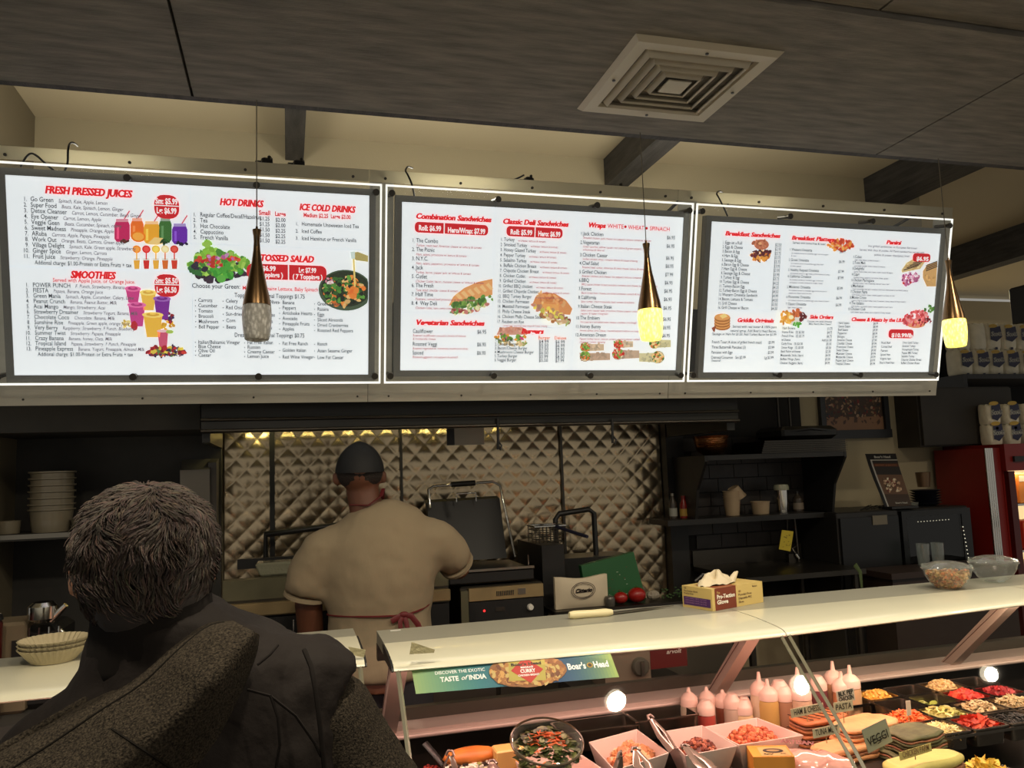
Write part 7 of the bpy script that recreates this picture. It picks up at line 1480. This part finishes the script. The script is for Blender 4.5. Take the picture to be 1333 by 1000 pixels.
# --- the customer in front, seen from behind
CX, CY = -.185, 1.20
t = thing('person', 'grey haired customer seen from behind in a dark quilted vest with tweed hood', 'person', (CX, CY, 0))
m, g, M = head_mb((CX-.003, CY+.005, 1.530), (-.28, 1, 0), .95, .12)
m.tube([(CX+.01, CY-.03, 1.36), (CX+.005, CY-.025, 1.44), (CX, CY-.01, 1.50)], [(.075, .07), (.058, .06), (.056, .062)], 14)
m.tube([(CX+.05, CY, .95), (CX+.05, CY, 1.15), (CX+.045, CY, 1.30), (CX+.02, CY, 1.40)], [(.15, .10), (.14, .09), (.16, .09), (.09, .06)], 16)
LA = [(CX-.11, CY, 1.28), (CX-.16, CY+.02, 1.16), (CX-.20, CY+.04, 1.04), (CX-.12, CY+.20, .96), (CX-.08, CY+.27, .96)]; RA = [(CX+.20, CY, 1.33), (CX+.29, CY, 1.20), (CX+.33, CY+.03, 1.04), (CX+.26, CY+.20, .96), (CX+.22, CY+.27, .96)]
for P in (LA, RA): m.tube(P, [.055, .048, .042, .034, .026], 12)
hand(m, LA[-1], (.35, .8, -.2), (0, 0, -1), 1, .16); hand(m, RA[-1], (-.35, .8, -.2), (0, 0, -1), -1, .16)
for sx in (-1, 1):
    m.tube([(CX+.05+sx*.085, CY, 1.0), (CX+.05+sx*.10, CY, .72), (CX+.05+sx*.10, CY, .48), (CX+.05+sx*.10, CY, .06)], [.095, .078, .055, .036], 12); m.tube([(CX+.05+sx*.10, CY-.04, .045), (CX+.05+sx*.11, CY+.15, .03)], [(.035, .04), (.025, .035)], 10)
organic('body', m, SKIN2, t, .0085, 4); face_bits(g, M, 1, t, (70, 80, 90))
m = MB()
for sx in (-1, 1): m.tube([(CX+.05+sx*.08, CY, .98), (CX+.05+sx*.10, CY, .70), (CX+.05+sx*.10, CY, .45), (CX+.05+sx*.10, CY, .07)], [.125, .10, .08, .068], 14)
organic('trousers', m, TROU, t, .014, 5)
for sx in (-1, 1): build('shoe', MB().tube([(CX+.05+sx*.10, CY-.07, .05), (CX+.05+sx*.10, CY+.02, .055), (CX+.05+sx*.11, CY+.17, .035), (CX+.05+sx*.11, CY+.2, .03)], [(.04, .04), (.05, .045), (.034, .045), (.02, .03)], 12), BLACK, t, smooth=60)
VEST = mat('dark_quilted_nylon', (22, 17, 14), .75, bump=.2, bscale=50, spec=.15)
TWEED = mat('grey_tweed', (60, 54, 45), .98, spec=.05, var=.75, vscale=340, bump=.5, bscale=420, c2=(20, 18, 16)); DARKC = mat('dark_smooth_cloth', (22, 19, 17), .9, spec=.1, bump=.15, bscale=20)
m = MB(); m.tube([(CX+.055, CY, .80), (CX+.055, CY, 1.0), (CX+.055, CY, 1.18), (CX+.05, CY, 1.30), (CX+.04, CY, 1.385), (CX+.02, CY-.005, 1.44), (CX+.01, CY-.01, 1.475)], [(.25, .165), (.245, .16), (.235, .155), (.225, .145), (.185, .125), (.105, .092), (.078, .078)], 28)
m.tube([(CX-.07, CY, 1.33), (CX-.13, CY, 1.26)], [.075, .075], 14); m.tube([(CX+.18, CY, 1.37), (CX+.235, CY, 1.33)], [.085, .085], 14)
organic('quilted_vest', m, VEST, t, .011, 6, noisef=(.07, .022))
for nm, P, mm_, lab in (('sleeve', LA, DARKC, 'dark sleeve'), ('sleeve', RA, TWEED, 'grey tweed sleeve')):
    m = MB(); P = [Vector(q) for q in P]; m.tube([P[0].lerp(P[1], .05), P[1], P[2], P[3].lerp(P[4], .5)], [.088, .080, .070, .052], 16); organic(nm, m, mm_, t, .010, 6, lab, (.08, .012))
# armhole piping and quilting seams laid on the vest
def onback(px, py, Y): return at(px, py, Y=Y)
def seam(pts, r, mm_, nm): build(nm, MB().tube([onback(*q) for q in pts], r, 6), mm_, t, smooth=60)
# hood draped over the back
rows = [((300, 806), (338, 826)), ((262, 810), (334, 852)), ((222, 836), (318, 895)), ((168, 882), (296, 945)), ((108, 915), (268, 1000)), ((48, 950), (238, 1058)), ((-14, 984), (204, 1118)), ((-70, 1016), (170, 1180))]
def hood(u, v):
    v *= len(rows)-1; i = min(int(v), len(rows)-2); f = v-i
    def cr(k, j):
        P = [rows[max(0, min(len(rows)-1, i+q))][j][k] for q in (-1, 0, 1, 2)]; a, b, c, d = P
        return .5*((2*b)+(c-a)*f+(2*a-5*b+4*c-d)*f*f+(3*b-a-3*c+d)*f**3)
    U, Rr = (cr(0, 0), cr(1, 0)), (cr(0, 1), cr(1, 1)); x = U[0]+(Rr[0]-U[0])*u; y = U[1]+(Rr[1]-U[1])*u
    vv = v/(len(rows)-1); bul = math.sin(PI*min(1, max(0, u)))**.6; Y = 1.10-.085*bul*(.35+.65*min(1, vv*3))-.02*vv-.010*math.sin(u*9+vv*4)*(1 if u < .9 else .3)+(.10*(1-u)**4)*(1-vv)
    return at(x, y, Y=max(.93, Y))
m = MB().grid(lambda u, v: hood(u, v), 40, 60); o = build('tweed_hood', m, TWEED, t, smooth=80, fix=False); sd = o.modifiers.new('thickness', 'SOLIDIFY'); sd.thickness = .012; sd.offset = -1 if False else 1
build('hood_hem', MB().tube([hood(.0, v/30)+Vector((0, 0, -.002)) for v in range(31)], [(.008, .008)]*31, 8), TWEED, t, smooth=60)
build('hood_stitch', MB().tube([hood(.13, v/30)-Vector((0, .0008, 0)) for v in range(2, 31)], .0014, 5), mat('dark_tweed_thread', (24, 22, 19), .95, spec=.05), t); build('hood_stitch', MB().tube([hood(.30+.5*v/20, .60+.02*v/20)-Vector((0, .0006, 0)) for v in range(21)], .0014, 5), mat('dark_tweed_thread', (24, 22, 19)), t)  # hem and seam stitches in a dark thread colour
# standing collar of dark cloth round the neck
m = MB().grid(lambda u, v: Vector((CX+.01+(.082-.008*v)*math.cos(u*2*PI), CY-.012+(.080-.006*v)*math.sin(u*2*PI), 1.415+.075*v+.012*math.sin(u*2*PI+1))), 32, 5); o = build('collar', m, DARKC, t, smooth=80, fix=False); sd = o.modifiers.new('thickness', 'SOLIDIFY'); sd.thickness = .008
# short wavy grey hair
hc = g(0, -.018, .030)
m = MB(); m.cur = lin((34, 27, 23)); m.ball(hc, .0885, 28, 18, (.96, 1.04, .98), M); m.ball(g(0, -.050, -.035), .060, 18, 10, (1.12, .75, 1.0), M)
build('hair_cap', m, FOOD if False else foodmat('hair_base', .8), t, smooth=80, fix=False)
m = MB(); HC = [(54, 43, 35), (48, 37, 30), (40, 31, 26), (66, 54, 44), (52, 40, 31)]
for k in range(11000):
    a = random.random()*2*PI; zz = random.uniform(-.92, 1); rr = math.sqrt(1-zz*zz); dl = Vector((rr*math.cos(a), rr*math.sin(a), zz))
    if dl.y > .35 and dl.z < .45: continue
    if zz < -.45 and dl.y > -.05: continue
    p = hc+M @ Vector((dl.x*.0875, dl.y*.0945, dl.z*.0885 if dl.z > -.2 else -.0177+(dl.z+.2)*.135)); nrm = (M @ dl).normalized()
    crown = Vector((0, -.3, 1)).normalized(); tg = dl-crown*1.0; tg = (dl*dl.dot(crown)-crown); tg = (M @ tg); tg = tg-nrm*tg.dot(nrm)
    if tg.length < 1e-3: tg = nrm.orthogonal()
    tg.normalize(); sd_ = nrm.cross(tg); n0 = noise.noise(p*22); n1 = noise.noise(p*38+Vector((7, 3, 1)))
    tg = (tg+sd_*n0*1.5).normalized(); L0 = random.uniform(.014, .028); lift = random.uniform(.05, .30)+.35*max(0, n1)
    P = [p]; d = tg
    for j in range(4): d = (d+nrm*(lift if j < 2 else -.30)+sd_*n1*.7).normalized(); P.append(P[-1]+d*L0/4)
    m.cur = tuple(v*random.uniform(.75, 1.15) for v in lin(random.choice(HC))); m.tube(P, [.0009, .0010, .0009, .0006, .0002], 3)
build('hair_strands', m, foodmat('hair_base', .8), t, fix=False, kind='stuff')
seam([(396, 846, 1.085), (405, 868, 1.062), (411, 900, 1.05), (416, 940, 1.045), (421, 985, 1.04), (424, 1020, 1.04)], .003, DARKC, 'armhole_piping')
seam([(322, 898, 1.045), (352, 906, 1.04), (385, 932, 1.038), (410, 968, 1.04), (418, 985, 1.042)], .0018, DARKC, 'quilting_seam'); seam([(352, 905, 1.04), (362, 935, 1.035), (364, 970, 1.035), (358, 1010, 1.035)], .0018, DARKC, 'quilting_seam'); seam([(335, 866, 1.055), (352, 852, 1.06), (362, 840, 1.075)], .0016, DARKC, 'quilting_seam')
